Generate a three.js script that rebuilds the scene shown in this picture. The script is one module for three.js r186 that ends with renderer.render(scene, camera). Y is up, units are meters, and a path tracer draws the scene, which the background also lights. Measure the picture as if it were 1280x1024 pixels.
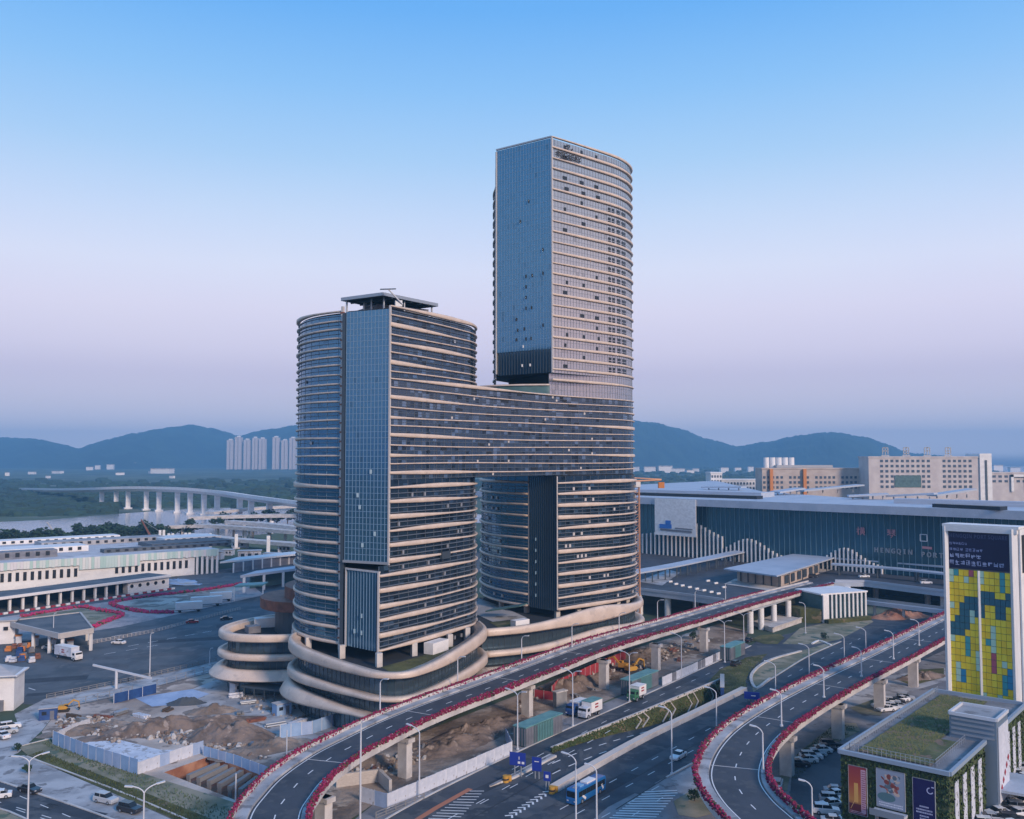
import * as THREE from 'three';
import { mergeGeometries } from 'three/addons/utils/BufferGeometryUtils.js';
import { FontLoader } from 'three/addons/loaders/FontLoader.js';
import { TextGeometry } from 'three/addons/geometries/TextGeometry.js';

// ------------------------------------------------------------------ camera
const scene = new THREE.Scene();
const CAMH = 55, FPX = 1150, PITCH = Math.atan(60 / FPX);
const camera = new THREE.PerspectiveCamera(2 * Math.atan(512 / FPX) * 180 / Math.PI, 1.25, 1, 40000);
camera.position.set(0, CAMH, 0);
camera.rotation.set(PITCH, 0, 0);

const hsh = (x, y, s) => { let h = Math.imul(x, 374761393) + Math.imul(y, 668265263) + Math.imul(s, 1274126177) | 0; h = Math.imul(h ^ h >>> 13, 1274126177); return ((h ^ h >>> 16) >>> 0) / 4294967296; };
function vn(x, y, per, s) { const xi = Math.floor(x), yi = Math.floor(y), fx = x - xi, fy = y - yi, u = fx * fx * (3 - 2 * fx), v = fy * fy * (3 - 2 * fy), m = (k) => ((k % per) + per) % per; const a = hsh(m(xi), m(yi), s), b = hsh(m(xi + 1), m(yi), s), c = hsh(m(xi), m(yi + 1), s), d = hsh(m(xi + 1), m(yi + 1), s); return (a * (1 - u) + b * u) * (1 - v) + (c * (1 - u) + d * u) * v; }
function fbm(u, v, base, oct, s) { let r = 0, a = 0.5, t = 0, p = base; for (let k = 0; k < oct; k++) { r += a * vn(u * p, v * p, p, s + k); t += a; a *= 0.55; p *= 2; } return r / t; }
// ------------------------------------------------------------------ sky (dusk air, warm glow round the sun's azimuth)
const SUN_AZ = 142 * Math.PI / 180, SUN_EL = 24 * Math.PI / 180;      // azimuth right of the view axis
const s2l = (v) => { v /= 255; return v <= 0.04045 ? v / 12.92 : Math.pow((v + 0.055) / 1.055, 2.4); };
const SKY = [[-90, 60.0, 78.0, 104.0], [-6, 150, 150, 175], [0, 250, 242, 254], [1, 250, 240, 253], [3, 236, 227, 243], [5, 224.5, 216.1, 239.8], [6.5, 233.0, 225.6, 247.7], [9, 236.7, 232.4, 253.6], [11.5, 231.2, 236.8, 258.4], [14.5, 209.2, 228.2, 257.4], [18, 177.1, 215.2, 254.2], [22, 145.4, 200.2, 253.2], [26.5, 111.0, 181.1, 250.1], [35, 106.5, 176.3, 247.2], [50, 105.9, 173.1, 243.8], [90, 106.0, 170.0, 238.0]];
function skyAt(el) {
  let i = 0; while (i < SKY.length - 2 && SKY[i + 1][0] < el) i++;
  const a = SKY[i], b = SKY[i + 1], t = Math.min(1, Math.max(0, (el - a[0]) / (b[0] - a[0])));
  return [1, 2, 3].map((k) => s2l(a[k]) * (1 - t) + s2l(b[k]) * t);
}
{
  const W = 512, H = 512, data = new Float32Array(W * H * 4);
  for (let j = 0; j < H; j++) for (let i = 0; i < W; i++) {
    const el = (j + 0.5) / H * 180 - 90, u = (i + 0.5) / W;
    const phi = (u - 0.5) * Math.PI * 2;                  // equirect: direction (cos phi, ., sin phi)
    const dx = Math.cos(phi), dz = Math.sin(phi);
    const az = Math.atan2(dx, -dz);                       // right of the view axis
    const c = skyAt(el), d = Math.cos(az - SUN_AZ);
    const glow = Math.max(0, (d + 0.25) / 1.25);          // broad warm side of the dusk sky
    const wisp = 1 + 0.05 * (fbm(u, (j + 0.5) / H, 24, 5, 301) - 0.5) * Math.exp(-Math.pow((el - 12) / 14, 2));
    const low = Math.exp(-Math.pow(Math.max(0, el) / 24, 2));
    const g = glow * glow * low;
    const k = (j * W + i) * 4;
    data[k] = c[0] * (1 + 0.55 * g) * wisp;
    data[k + 1] = c[1] * (1 + 0.02 * g) * wisp;
    data[k + 2] = c[2] * (1 - 0.26 * g);
    data[k + 3] = 1;
  }
  const t = new THREE.DataTexture(data, W, H, THREE.RGBAFormat, THREE.FloatType);
  t.mapping = THREE.EquirectangularReflectionMapping; t.magFilter = THREE.LinearFilter; t.minFilter = THREE.LinearFilter;
  t.wrapS = THREE.RepeatWrapping; t.needsUpdate = true;
  scene.background = t; scene.environment = t;
}
const sun = new THREE.DirectionalLight(new THREE.Color().setRGB(1, 0.76, 0.60), 3.6);
sun.position.set(Math.sin(SUN_AZ) * Math.cos(SUN_EL) * 600, Math.sin(SUN_EL) * 600, -Math.cos(SUN_AZ) * Math.cos(SUN_EL) * 600 - 200);
sun.target.position.set(0, 0, -200);
sun.castShadow = true; sun.shadow.radius = 20; sun.shadow.mapSize.set(2048, 2048);
Object.assign(sun.shadow.camera, { left: -400, right: 400, top: 300, bottom: -300, near: 1, far: 1600 });
scene.add(sun); scene.add(sun.target);
scene.fog = new THREE.FogExp2(new THREE.Color().setRGB(0.24, 0.60, 1.0), 0.0002);

const renderer = new THREE.WebGLRenderer({ antialias: true });
renderer.toneMapping = THREE.LinearToneMapping; renderer.toneMappingExposure = 1.0;
renderer.shadowMap.enabled = true;

// ------------------------------------------------------------------ helpers
const V = (x, y, z) => new THREE.Vector3(x, y, z);
let seed = 7; const rnd = () => { seed |= 0; seed = seed + 0x6D2B79F5 | 0; let t = Math.imul(seed ^ seed >>> 15, 1 | seed); t = t + Math.imul(t ^ t >>> 7, 61 | t) ^ t; return ((t ^ t >>> 14) >>> 0) / 4294967296; };
const rr = (a, b) => a + (b - a) * rnd();
const SP = Math.sin(PITCH), CP = Math.cos(PITCH);
// the point where the sight line of photo pixel (px, py) meets the level plane y = h
function G(px, py, h = 0) {
  const a = (px - 640) / FPX, b = (512 - py) / FPX;
  const dx = a, dy = SP + b * CP, dz = -CP + b * SP, t = (h - CAMH) / dy;
  return V(dx * t, h, dz * t);
}
// height at which an upright through (x, z) crosses photo row py
function HT(p, py) { const b = (512 - py) / FPX, D = -p.z; return CAMH + D * (-SP * -1 + b * CP) / (CP - b * SP); }
const used = {};
function numbered(n) { used[n] = (used[n] ?? -1) + 1; return used[n] ? `${n}_${String(used[n]).padStart(3, '0')}` : n; }
function tag(o, label, category, group, kind) {
  if (label) o.userData.label = label; if (category) o.userData.category = category; if (group) o.userData.group = group; if (kind) o.userData.kind = kind; return o;
}
function mesh(name, geo, mat, parent) {
  const m = new THREE.Mesh(Array.isArray(geo) ? merge(geo) : geo, mat); m.castShadow = m.receiveShadow = true;
  if (parent) { m.name = name; parent.add(m); } else { m.name = numbered(name); scene.add(m); }
  return m;
}
function thing(name, label, category, pos, ry = 0, group) {
  const g = new THREE.Group(); g.name = numbered(name); if (pos) g.position.copy(pos); g.rotation.y = ry; scene.add(g);
  return tag(g, label, category, group);
}
function copyOf(o, pos, ry, label, group) {
  const c = o.clone(); c.name = numbered(o.name.replace(/_\d{3}$/, '')); scene.add(c); c.position.copy(pos); c.rotation.y = ry;
  c.userData = { ...o.userData }; if (label) c.userData.label = label; if (group) c.userData.group = group; return c;
}
function merge(list) {
  const l = list.map((g) => { const n = g.index ? g.toNonIndexed() : g; for (const k of Object.keys(n.attributes)) if (!['position', 'normal', 'uv'].includes(k)) n.deleteAttribute(k); if (!n.attributes.uv) n.setAttribute('uv', new THREE.BufferAttribute(new Float32Array(n.attributes.position.count * 2), 2)); return n; });
  return l.length === 1 ? l[0] : mergeGeometries(l);
}
// box with uv in metres
function bx(w, h, d, x = 0, y = 0, z = 0, ry = 0) {
  const g = new THREE.BoxGeometry(w, h, d), uv = g.attributes.uv, n = g.attributes.normal;
  for (let i = 0; i < uv.count; i++) { const ax = Math.abs(n.getX(i)), ay = Math.abs(n.getY(i)); const su = ax > 0.5 ? d : w, sv = ay > 0.5 ? d : h; uv.setXY(i, uv.getX(i) * su, uv.getY(i) * sv); }
  if (ry) g.rotateY(ry); g.translate(x, y, z); return g;
}
const cyl = (r0, r1, h, x = 0, y = 0, z = 0, n = 10) => new THREE.CylinderGeometry(r1, r0, h, n).translate(x, y + h / 2, z);
// straight bar from a to b
function bar(a, b, w, h = w) {
  const d = b.clone().sub(a), L = d.length(), g = new THREE.BoxGeometry(w, h, L);
  const m = new THREE.Matrix4().lookAt(a, b, Math.abs(d.y) > 0.99 * L ? V(1, 0, 0) : V(0, 1, 0)); g.applyMatrix4(m); g.translate((a.x + b.x) / 2, (a.y + b.y) / 2, (a.z + b.z) / 2); return g;
}
function tube(a, b, r0, r1 = r0, n = 8) {
  const d = b.clone().sub(a), L = d.length(), g = new THREE.CylinderGeometry(r1, r0, L, n); g.translate(0, L / 2, 0);
  g.applyQuaternion(new THREE.Quaternion().setFromUnitVectors(V(0, 1, 0), d.normalize())); g.translate(a.x, a.y, a.z); return g;
}
// level sheet from world [x, z] points (holes optional), uv in metres
function sheetGeo(pts, h, holes = []) {
  const s = new THREE.Shape(pts.map((p) => new THREE.Vector2(p.x, -p.z)));
  for (const hl of holes) s.holes.push(new THREE.Path(hl.map((p) => new THREE.Vector2(p.x, -p.z))));
  const g = new THREE.ShapeGeometry(s); g.rotateX(-Math.PI / 2); g.translate(0, h, 0);
  const p = g.attributes.position, uv = g.attributes.uv; for (let i = 0; i < p.count; i++) uv.setXY(i, p.getX(i), p.getZ(i));
  return g;
}
const GP = (arr, h = 0) => arr.map(([a, b]) => G(a, b, h));
// prism over world points between heights; uv in metres
function prism(pts, h0, h1, top = true) {
  const pos = [], uv = []; const n = pts.length;
  let area = 0; for (let i = 0; i < n; i++) { const a = pts[i], b = pts[(i + 1) % n]; area += a.x * -b.z - b.x * -a.z; }
  const P = area < 0 ? [...pts].reverse() : pts; let L = 0;
  for (let i = 0; i < n; i++) {
    const a = P[i], b = P[(i + 1) % n], l = Math.hypot(a.x - b.x, a.z - b.z);
    pos.push(a.x, h0, a.z, b.x, h0, b.z, b.x, h1, b.z, a.x, h0, a.z, b.x, h1, b.z, a.x, h1, a.z);
    uv.push(L, h0, L + l, h0, L + l, h1, L, h0, L + l, h1, L, h1); L += l;
  }
  const g = new THREE.BufferGeometry(); g.setAttribute('position', new THREE.Float32BufferAttribute(pos, 3)); g.setAttribute('uv', new THREE.Float32BufferAttribute(uv, 2)); g.computeVertexNormals();
  const out = [g]; if (top) { out.push(sheetGeo(P, h1)); const bt = sheetGeo(P, h0); out.push(flip(bt)); } return merge(out);
}
function flip(g) { const n = g.index ? g.toNonIndexed() : g; const p = n.attributes.position.array, u = n.attributes.uv.array; for (let i = 0; i < p.length; i += 9) for (let k = 0; k < 3; k++) { const t = p[i + 3 + k]; p[i + 3 + k] = p[i + 6 + k]; p[i + 6 + k] = t; } for (let i = 0; i < u.length; i += 6) for (let k = 0; k < 2; k++) { const t = u[i + 2 + k]; u[i + 2 + k] = u[i + 4 + k]; u[i + 4 + k] = t; } n.computeVertexNormals(); return n; }
// plan path [[x, depth], ...] smoothed and resampled evenly
function path(pts, step = 1.5, smooth = true) {
  const vs = pts.map(([x, d]) => V(x, 0, -d));
  const c = smooth ? new THREE.CatmullRomCurve3(vs, false, 'centripetal') : new THREE.CurvePath();
  if (!smooth) for (let i = 1; i < vs.length; i++) c.add(new THREE.LineCurve3(vs[i - 1], vs[i]));
  const n = Math.max(2, Math.round(c.getLength() / step)); return c.getSpacedPoints(n);
}
// right-hand normals of a path (to the right of travel, in plan)
function normals(ps) {
  return ps.map((p, i) => { const a = ps[Math.max(0, i - 1)], b = ps[Math.min(ps.length - 1, i + 1)], t = b.clone().sub(a); t.y = 0; t.normalize(); return V(-t.z, 0, t.x); });
}
const offset = (ps, d) => { const n = normals(ps); return ps.map((p, i) => p.clone().addScaledVector(n[i], d)); };
// sweep: cross(i, t) gives the section as [[out, up], ...] (closed); caps on both ends
function sweep(ps, cross, nrm = normals(ps), smoothN = true) {
  const pos = [], uv = [], idx = []; const m = cross(0, 0).length; let L = 0;
  for (let i = 0; i < ps.length; i++) {
    if (i) L += ps[i].distanceTo(ps[i - 1]);
    const c = cross(i, i / (ps.length - 1)); let q = 0;
    for (let k = 0; k <= m; k++) { const [o, u] = c[k % m]; if (k) q += Math.hypot(o - c[k - 1][0], u - c[k - 1][1]); pos.push(ps[i].x + nrm[i].x * o, ps[i].y + u, ps[i].z + nrm[i].z * o); uv.push(L, q); }
  }
  const w = m + 1; for (let i = 0; i < ps.length - 1; i++) for (let k = 0; k < m; k++) { const a = i * w + k, b = a + 1, c = a + w, d = c + 1; idx.push(a, c, b, b, c, d); }
  for (let k = 1; k < m - 1; k++) { idx.push(0, k, k + 1); const e = (ps.length - 1) * w; idx.push(e, e + k + 1, e + k); }
  const g = new THREE.BufferGeometry(); g.setAttribute('position', new THREE.Float32BufferAttribute(pos, 3)); g.setAttribute('uv', new THREE.Float32BufferAttribute(uv, 2)); g.setIndex(idx);
  const f = smoothN ? g : g.toNonIndexed(); f.computeVertexNormals(); return f;
}
// flat ribbon along a path between two lateral offsets
function ribbon(ps, o0, o1, h = 0) {
  const n = normals(ps), pos = [], uv = [], idx = []; let L = 0;
  ps.forEach((p, i) => { if (i) L += p.distanceTo(ps[i - 1]); for (const o of [o0, o1]) { pos.push(p.x + n[i].x * o, p.y + h, p.z + n[i].z * o); uv.push(o, L); } });
  for (let i = 0; i < ps.length - 1; i++) { const a = i * 2; idx.push(a, a + 1, a + 2, a + 1, a + 3, a + 2); }
  const g = new THREE.BufferGeometry(); g.setAttribute('position', new THREE.Float32BufferAttribute(pos, 3)); g.setAttribute('uv', new THREE.Float32BufferAttribute(uv, 2)); g.setIndex(idx); g.computeVertexNormals(); return g;
}
function curvePx(arr, h, step) { const c = new THREE.CatmullRomCurve3(arr.map(([a, b]) => G(a, b, h)), false, 'centripetal'); return c.getSpacedPoints(Math.max(2, Math.round(c.getLength() / step))); }

// ------------------------------------------------------------------ procedural textures and materials
const l2s = (v) => { v = Math.max(0, Math.min(1, v)); return 255 * (v <= 0.0031308 ? v * 12.92 : 1.055 * Math.pow(v, 1 / 2.4) - 0.055); };
function tex(N, tile, fn, srgb = true) {
  const d = new Uint8Array(N * N * 4);
  for (let j = 0; j < N; j++) for (let i = 0; i < N; i++) { const c = fn(i / N, j / N), k = (j * N + i) * 4; for (let q = 0; q < 3; q++) d[k + q] = srgb ? l2s(c[q]) : 255 * c[q]; d[k + 3] = 255; }
  const t = new THREE.DataTexture(d, N, N); t.wrapS = t.wrapT = THREE.RepeatWrapping; t.magFilter = THREE.LinearFilter; t.minFilter = THREE.LinearMipmapLinearFilter; t.generateMipmaps = true;
  if (srgb) t.colorSpace = THREE.SRGBColorSpace; t.repeat.set(1 / tile, 1 / tile); t.needsUpdate = true; return t;
}
const mixc = (a, b, t) => a.map((v, i) => v + (b[i] - v) * t);
const sm = (a, b, x) => { const t = Math.max(0, Math.min(1, (x - a) / (b - a))); return t * t * (3 - 2 * t); };
function noisy(N, tile, a, b, base = 4, oct = 6, s = 1, lo = 0.25, hi = 0.75, c = null, ct = 0.62) {
  return tex(N, tile, (u, v) => { const n = fbm(u, v, base, oct, s); let col = mixc(a, b, sm(lo, hi, n)); if (c) { const m = fbm(u, v, base * 2, 5, s + 40); col = mixc(col, c, sm(ct, ct + 0.1, m)); } const g = 0.88 + 0.24 * hsh(Math.floor(u * N), Math.floor(v * N), s + 9); return col.map((x) => x * g); });
}
const rgb = (r, g, b) => new THREE.Color().setRGB(r, g, b);
const std = (color, roughness = 0.8, o = {}) => new THREE.MeshStandardMaterial({ color: Array.isArray(color) ? rgb(...color) : color, roughness, ...o });
const mapped = (t, roughness = 0.9, o = {}) => new THREE.MeshStandardMaterial({ map: t, roughness, ...o });
const bumpT = tex(256, 6, (u, v) => { const n = fbm(u, v, 6, 6, 77); return [n, n, n]; }, false);
const M = {
  asphalt: mapped(noisy(512, 26, [0.030, 0.040, 0.054], [0.056, 0.067, 0.084], 5, 7, 3, 0.3, 0.7, [0.078, 0.085, 0.095], 0.57), 0.8),
  asphaltOld: mapped(noisy(512, 34, [0.052, 0.068, 0.084], [0.095, 0.112, 0.13], 5, 7, 13, 0.3, 0.7, [0.11, 0.12, 0.13], 0.64), 0.85),
  deckAsphalt: mapped(noisy(256, 15, [0.036, 0.043, 0.056], [0.054, 0.062, 0.078], 4, 6, 23, 0.3, 0.7, [0.072, 0.076, 0.085], 0.58), 0.75),
  soil: mapped(noisy(512, 40, [0.15, 0.12, 0.10], [0.32, 0.27, 0.235], 6, 7, 5, 0.3, 0.7, [0.36, 0.32, 0.28], 0.6), 0.95, { bumpMap: bumpT, bumpScale: 0.3 }),
  dirt: mapped(noisy(512, 18, [0.08, 0.062, 0.052], [0.21, 0.165, 0.14], 6, 7, 6, 0.3, 0.7, [0.30, 0.25, 0.22], 0.64), 0.95, { bumpMap: bumpT, bumpScale: 0.35 }),
  sand: mapped(noisy(512, 44, [0.34, 0.28, 0.24], [0.52, 0.45, 0.40], 5, 7, 8, 0.3, 0.7, [0.20, 0.165, 0.145], 0.55), 0.95, { bumpMap: bumpT, bumpScale: 0.15 }),
  orangeSoil: mapped(noisy(256, 12, [0.24, 0.10, 0.06], [0.42, 0.22, 0.14], 5, 6, 15), 0.95),
  pave: mapped(noisy(512, 22, [0.27, 0.28, 0.30], [0.43, 0.44, 0.46], 6, 7, 9, 0.3, 0.7, [0.20, 0.20, 0.21], 0.6), 0.85),
  paveDark: mapped(noisy(512, 22, [0.16, 0.165, 0.18], [0.25, 0.25, 0.265], 6, 7, 10, 0.3, 0.7, [0.12, 0.12, 0.13], 0.64), 0.85),
  pavePink: mapped(noisy(512, 26, [0.30, 0.26, 0.265], [0.42, 0.36, 0.36], 6, 7, 47, 0.3, 0.7, [0.22, 0.21, 0.22], 0.6), 0.9),
  concrete: mapped(noisy(256, 9, [0.44, 0.42, 0.41], [0.56, 0.54, 0.52], 4, 6, 11, 0.3, 0.7, [0.28, 0.27, 0.265], 0.66), 0.8),
  concreteDark: mapped(noisy(256, 9, [0.2, 0.2, 0.2], [0.3, 0.3, 0.3], 4, 6, 12), 0.85),
  grass: mapped(noisy(512, 20, [0.045, 0.055, 0.016], [0.11, 0.11, 0.035], 6, 7, 16, 0.3, 0.7, [0.15, 0.12, 0.07], 0.62), 0.95, { bumpMap: bumpT, bumpScale: 0.2 }),
  grassDry: mapped(noisy(512, 24, [0.15, 0.15, 0.095], [0.29, 0.26, 0.19], 6, 7, 17, 0.3, 0.7, [0.09, 0.13, 0.09], 0.6), 0.95),
  land: mapped(noisy(512, 900, [0.025, 0.05, 0.028], [0.075, 0.11, 0.06], 6, 8, 18, 0.3, 0.7, [0.12, 0.14, 0.10], 0.6), 0.95),
  hill: mapped(noisy(512, 700, [0.006, 0.022, 0.022], [0.022, 0.05, 0.035], 8, 8, 19, 0.25, 0.75), 1),
  white: mapped(noisy(256, 8, [0.66, 0.66, 0.67], [0.76, 0.76, 0.76], 4, 6, 20), 0.6),
  whitePaint: std([0.72, 0.72, 0.72], 0.7),
  lampWhite: std([0.54, 0.57, 0.62], 0.45),
  band: mapped(noisy(256, 14, [0.58, 0.475, 0.395], [0.66, 0.545, 0.455], 4, 6, 21, 0.3, 0.7, [0.52, 0.435, 0.372], 0.62), 0.42),
  bandThin: std([0.50, 0.48, 0.47], 0.45),
  frame: std([0.36, 0.38, 0.41], 0.4, { metalness: 0.4 }), bayMullion: std([0.22, 0.34, 0.46], 0.4, { metalness: 0.3 }),
  railMid: std([0.15, 0.18, 0.22], 0.45, { metalness: 0.3 }), frameDark: std([0.06, 0.08, 0.10], 0.45, { metalness: 0.3 }),
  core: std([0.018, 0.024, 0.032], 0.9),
  glass: new THREE.MeshPhysicalMaterial({ color: rgb(0.05, 0.085, 0.13), metalness: 0.7, roughness: 0.1, vertexColors: true }),
  glassPaleSky: new THREE.MeshPhysicalMaterial({ color: rgb(0.47, 0.47, 0.50), metalness: 0.72, roughness: 0.14, vertexColors: true }),  // paler copy of the tower glass: bright sky reflection put into its colour
  glassBlue: new THREE.MeshPhysicalMaterial({ color: rgb(0.085, 0.215, 0.34), metalness: 0.7, roughness: 0.12, vertexColors: true }),
  glassDark: new THREE.MeshPhysicalMaterial({ color: rgb(0.10, 0.155, 0.20), metalness: 0.65, roughness: 0.16, vertexColors: true }),
  glassLink: new THREE.MeshPhysicalMaterial({ color: rgb(0.085, 0.115, 0.155), metalness: 0.7, roughness: 0.1, vertexColors: true }),
  glassMid: new THREE.MeshPhysicalMaterial({ color: rgb(0.075, 0.15, 0.22), metalness: 0.65, roughness: 0.16, vertexColors: true }),
  glassTeal: new THREE.MeshPhysicalMaterial({ color: rgb(0.045, 0.135, 0.19), metalness: 0.6, roughness: 0.2, vertexColors: true }),
  winDark: std([0.012, 0.016, 0.022], 0.35),
  openPane: std([0.22, 0.34, 0.44], 0.3), rimBlue: std([0.26, 0.33, 0.41], 0.5),
  steel: std([0.34, 0.38, 0.43], 0.45, { metalness: 0.5 }),
  roofBlue: mapped(noisy(256, 30, [0.34, 0.40, 0.48], [0.43, 0.48, 0.56], 4, 6, 24), 0.6),
  roofGrey: mapped(noisy(256, 30, [0.28, 0.29, 0.31], [0.42, 0.42, 0.43], 4, 6, 25, 0.3, 0.7, [0.18, 0.18, 0.19], 0.62), 0.85),
  roofLight: mapped(noisy(256, 40, [0.46, 0.46, 0.48], [0.6, 0.6, 0.62], 4, 6, 44, 0.3, 0.7, [0.34, 0.34, 0.36], 0.62), 0.85),
  roofDark: mapped(noisy(256, 20, [0.06, 0.08, 0.10], [0.12, 0.135, 0.15], 4, 6, 26), 0.85),
  copper: mapped(noisy(256, 6, [0.12, 0.045, 0.03], [0.22, 0.085, 0.055], 4, 6, 27), 0.6),
  teal: mapped(noisy(256, 6, [0.10, 0.25, 0.26], [0.15, 0.33, 0.33], 4, 6, 28), 0.6),
  tealDark: mapped(noisy(256, 6, [0.04, 0.10, 0.11], [0.07, 0.15, 0.16], 4, 6, 29), 0.6),
  greyPanel: mapped(noisy(256, 6, [0.13, 0.14, 0.17], [0.19, 0.2, 0.23], 4, 6, 30), 0.6),
  hoardWhite: mapped(noisy(256, 7, [0.50, 0.54, 0.62], [0.64, 0.67, 0.74], 4, 6, 31, 0.3, 0.7, [0.34, 0.33, 0.34], 0.6), 0.6),
  hoardBlue: mapped(noisy(256, 7, [0.20, 0.33, 0.54], [0.28, 0.42, 0.62], 4, 6, 32), 0.6),
  blueSign: std([0.015, 0.04, 0.30], 0.5), bluePanel: mapped(noisy(256, 7, [0.012, 0.05, 0.18], [0.02, 0.08, 0.25], 4, 6, 33), 0.6),
  red: mapped(noisy(256, 6, [0.30, 0.03, 0.045], [0.42, 0.05, 0.07], 4, 6, 34), 0.7),
  orange: std([0.55, 0.20, 0.05], 0.6), yellow: std([0.50, 0.27, 0.04], 0.6),
  black: std([0.02, 0.02, 0.022], 0.6), rubber: std([0.015, 0.015, 0.016], 0.9),
  leaf: new THREE.MeshStandardMaterial({ color: rgb(0.022, 0.055, 0.03), roughness: 0.95, side: THREE.DoubleSide }),
  bark: std([0.08, 0.06, 0.045], 0.95),
  flower: new THREE.MeshStandardMaterial({ color: rgb(1, 1, 1), roughness: 0.9 }),
  water: new THREE.MeshStandardMaterial({ color: rgb(0.30, 0.30, 0.33), roughness: 0.15, metalness: 0.0, bumpMap: tex(256, 60, (u, v) => { const n = fbm(u, v, 12, 5, 91); return [n, n, n]; }, false), bumpScale: 0.12 }),
};
M.white.vertexColors = false;
// glass wall of separate panes along a path: every pane its own quad, set a hair out of true
function panes(ps, h0, h1, pw, ph, jit = 0.004, out = 0, vary = false) {
  const L = [0]; for (let i = 1; i < ps.length; i++) L.push(L[i - 1] + ps[i].distanceTo(ps[i - 1]));
  const tot = L[L.length - 1], nx = Math.max(1, Math.round(tot / pw)), ny = Math.max(1, Math.round((h1 - h0) / ph)), n = normals(ps);
  const at = (s) => { let i = 1; while (i < L.length - 1 && L[i] < s) i++; const t = (s - L[i - 1]) / (L[i] - L[i - 1] || 1); const p = ps[i - 1].clone().lerp(ps[i], t), q = n[i - 1].clone().lerp(n[i], t); return p.addScaledVector(q, out); };
  const pos = [], col = [], uv = [], grid = []; for (let i = 0; i <= nx; i++) grid.push(at(tot * i / nx));
  for (let i = 0; i < nx; i++) for (let j = 0; j < ny; j++) {
    const a = grid[i], b = grid[i + 1], y0 = h0 + (h1 - h0) * j / ny, y1 = h0 + (h1 - h0) * (j + 1) / ny, nn = V(-(b.z - a.z), 0, b.x - a.x).normalize();
    const k = [0, 1, 2].map(() => (rnd() - 0.5) * jit), A = a.clone().addScaledVector(nn, k[0]), B = b.clone().addScaledVector(nn, k[1]), C = b.clone().addScaledVector(nn, k[1] + k[2]), D = a.clone().addScaledVector(nn, k[0] + k[2]);
    pos.push(A.x, y0, A.z, B.x, y0, B.z, C.x, y1, C.z, A.x, y0, A.z, C.x, y1, C.z, D.x, y1, D.z); uv.push(0, 0, 1, 0, 1, 1, 0, 0, 1, 1, 0, 1);
    const v0 = vary ? rnd() : 1, c = v0 < 0.09 ? rr(1.5, 2.6) : v0 < 0.2 ? rr(0.35, 0.7) : rnd() < 0.03 ? rr(0.75, 0.88) : rr(0.95, 1.03); for (let q = 0; q < 6; q++) col.push(c, c, c);
  }
  const g = new THREE.BufferGeometry(); g.setAttribute('position', new THREE.Float32BufferAttribute(pos, 3)); g.setAttribute('uv', new THREE.Float32BufferAttribute(uv, 2)); g.setAttribute('color', new THREE.Float32BufferAttribute(col, 3)); g.computeVertexNormals();
  return { g, grid, ny, tot };
}
function mergeCol(list) { return mergeGeometries(list); }
function mullions(grid, h0, h1, ny, w = 0.09, d = 0.12, rails = true, every = 1) {
  const out = [];
  grid.forEach((p, i) => { if (i % every) return; const q = grid[Math.min(i + 1, grid.length - 1)], o = grid[Math.max(0, i - 1)], ry = Math.atan2(-(q.z - o.z), q.x - o.x); out.push(bx(w, h1 - h0, d, p.x, (h0 + h1) / 2, p.z, ry)); });
  if (rails) for (let j = 1; j < ny; j++) { const y = h0 + (h1 - h0) * j / ny; for (let i = 0; i < grid.length - 1; i++) out.push(bar(grid[i].clone().setY(y), grid[i + 1].clone().setY(y), d * 0.7, w * 0.8)); }
  return merge(out);
}
// ================================================================== SETTING: ground
const structure = (name, geo, mat, parent) => { const m = mesh(name, geo, mat, parent); if (!parent) m.userData.kind = 'structure'; return m; };
const trenchL = GP([[690, 941], [800, 896], [903, 853]]), trenchR = GP([[903, 870], [800, 922], [690, 982]]);
const pitPts = GP([[205, 966], [262, 946], [336, 972], [300, 1003]]);
{
  const ring = []; for (let i = 0; i < 48; i++) { const a = i / 48 * Math.PI * 2; ring.push(V(Math.cos(a) * 6900, 0, Math.sin(a) * 6900)); }
  structure('ground', sheetGeo(ring, 0, [[...trenchL, ...trenchR], pitPts]), M.land);
}
const sheet = (name, px, k, mat) => structure(name, sheetGeo(GP(px), 0.02 * k), mat);
// water
const river = structure('river_water', sheetGeo(GP([[-260, 700], [-260, 664], [-60, 655], [60, 650], [140, 643], [240, 636], [330, 634], [420, 636], [520, 640], [640, 645], [640, 652], [420, 660], [330, 668], [230, 676], [120, 684], [20, 692]]), 0.05), M.water);
// left: asphalt yards, pavements, building site
sheet('asphalt_yard', [[-60, 915], [18, 880], [110, 884], [282, 836], [300, 806], [430, 740], [600, 715], [600, 690], [420, 690], [200, 724], [0, 748], [-120, 765]], 1, M.asphaltOld);
sheet('apron', [[-60, 800], [0, 772], [110, 756], [310, 728], [330, 744], [150, 784], [-40, 812]], 2, M.pavePink);
sheet('footway', [[-20, 957], [-20, 932], [22, 905], [18, 893], [58, 873], [160, 853], [270, 827], [288, 834], [165, 866], [74, 886], [52, 914], [22, 942]], 2, M.pave);
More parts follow.
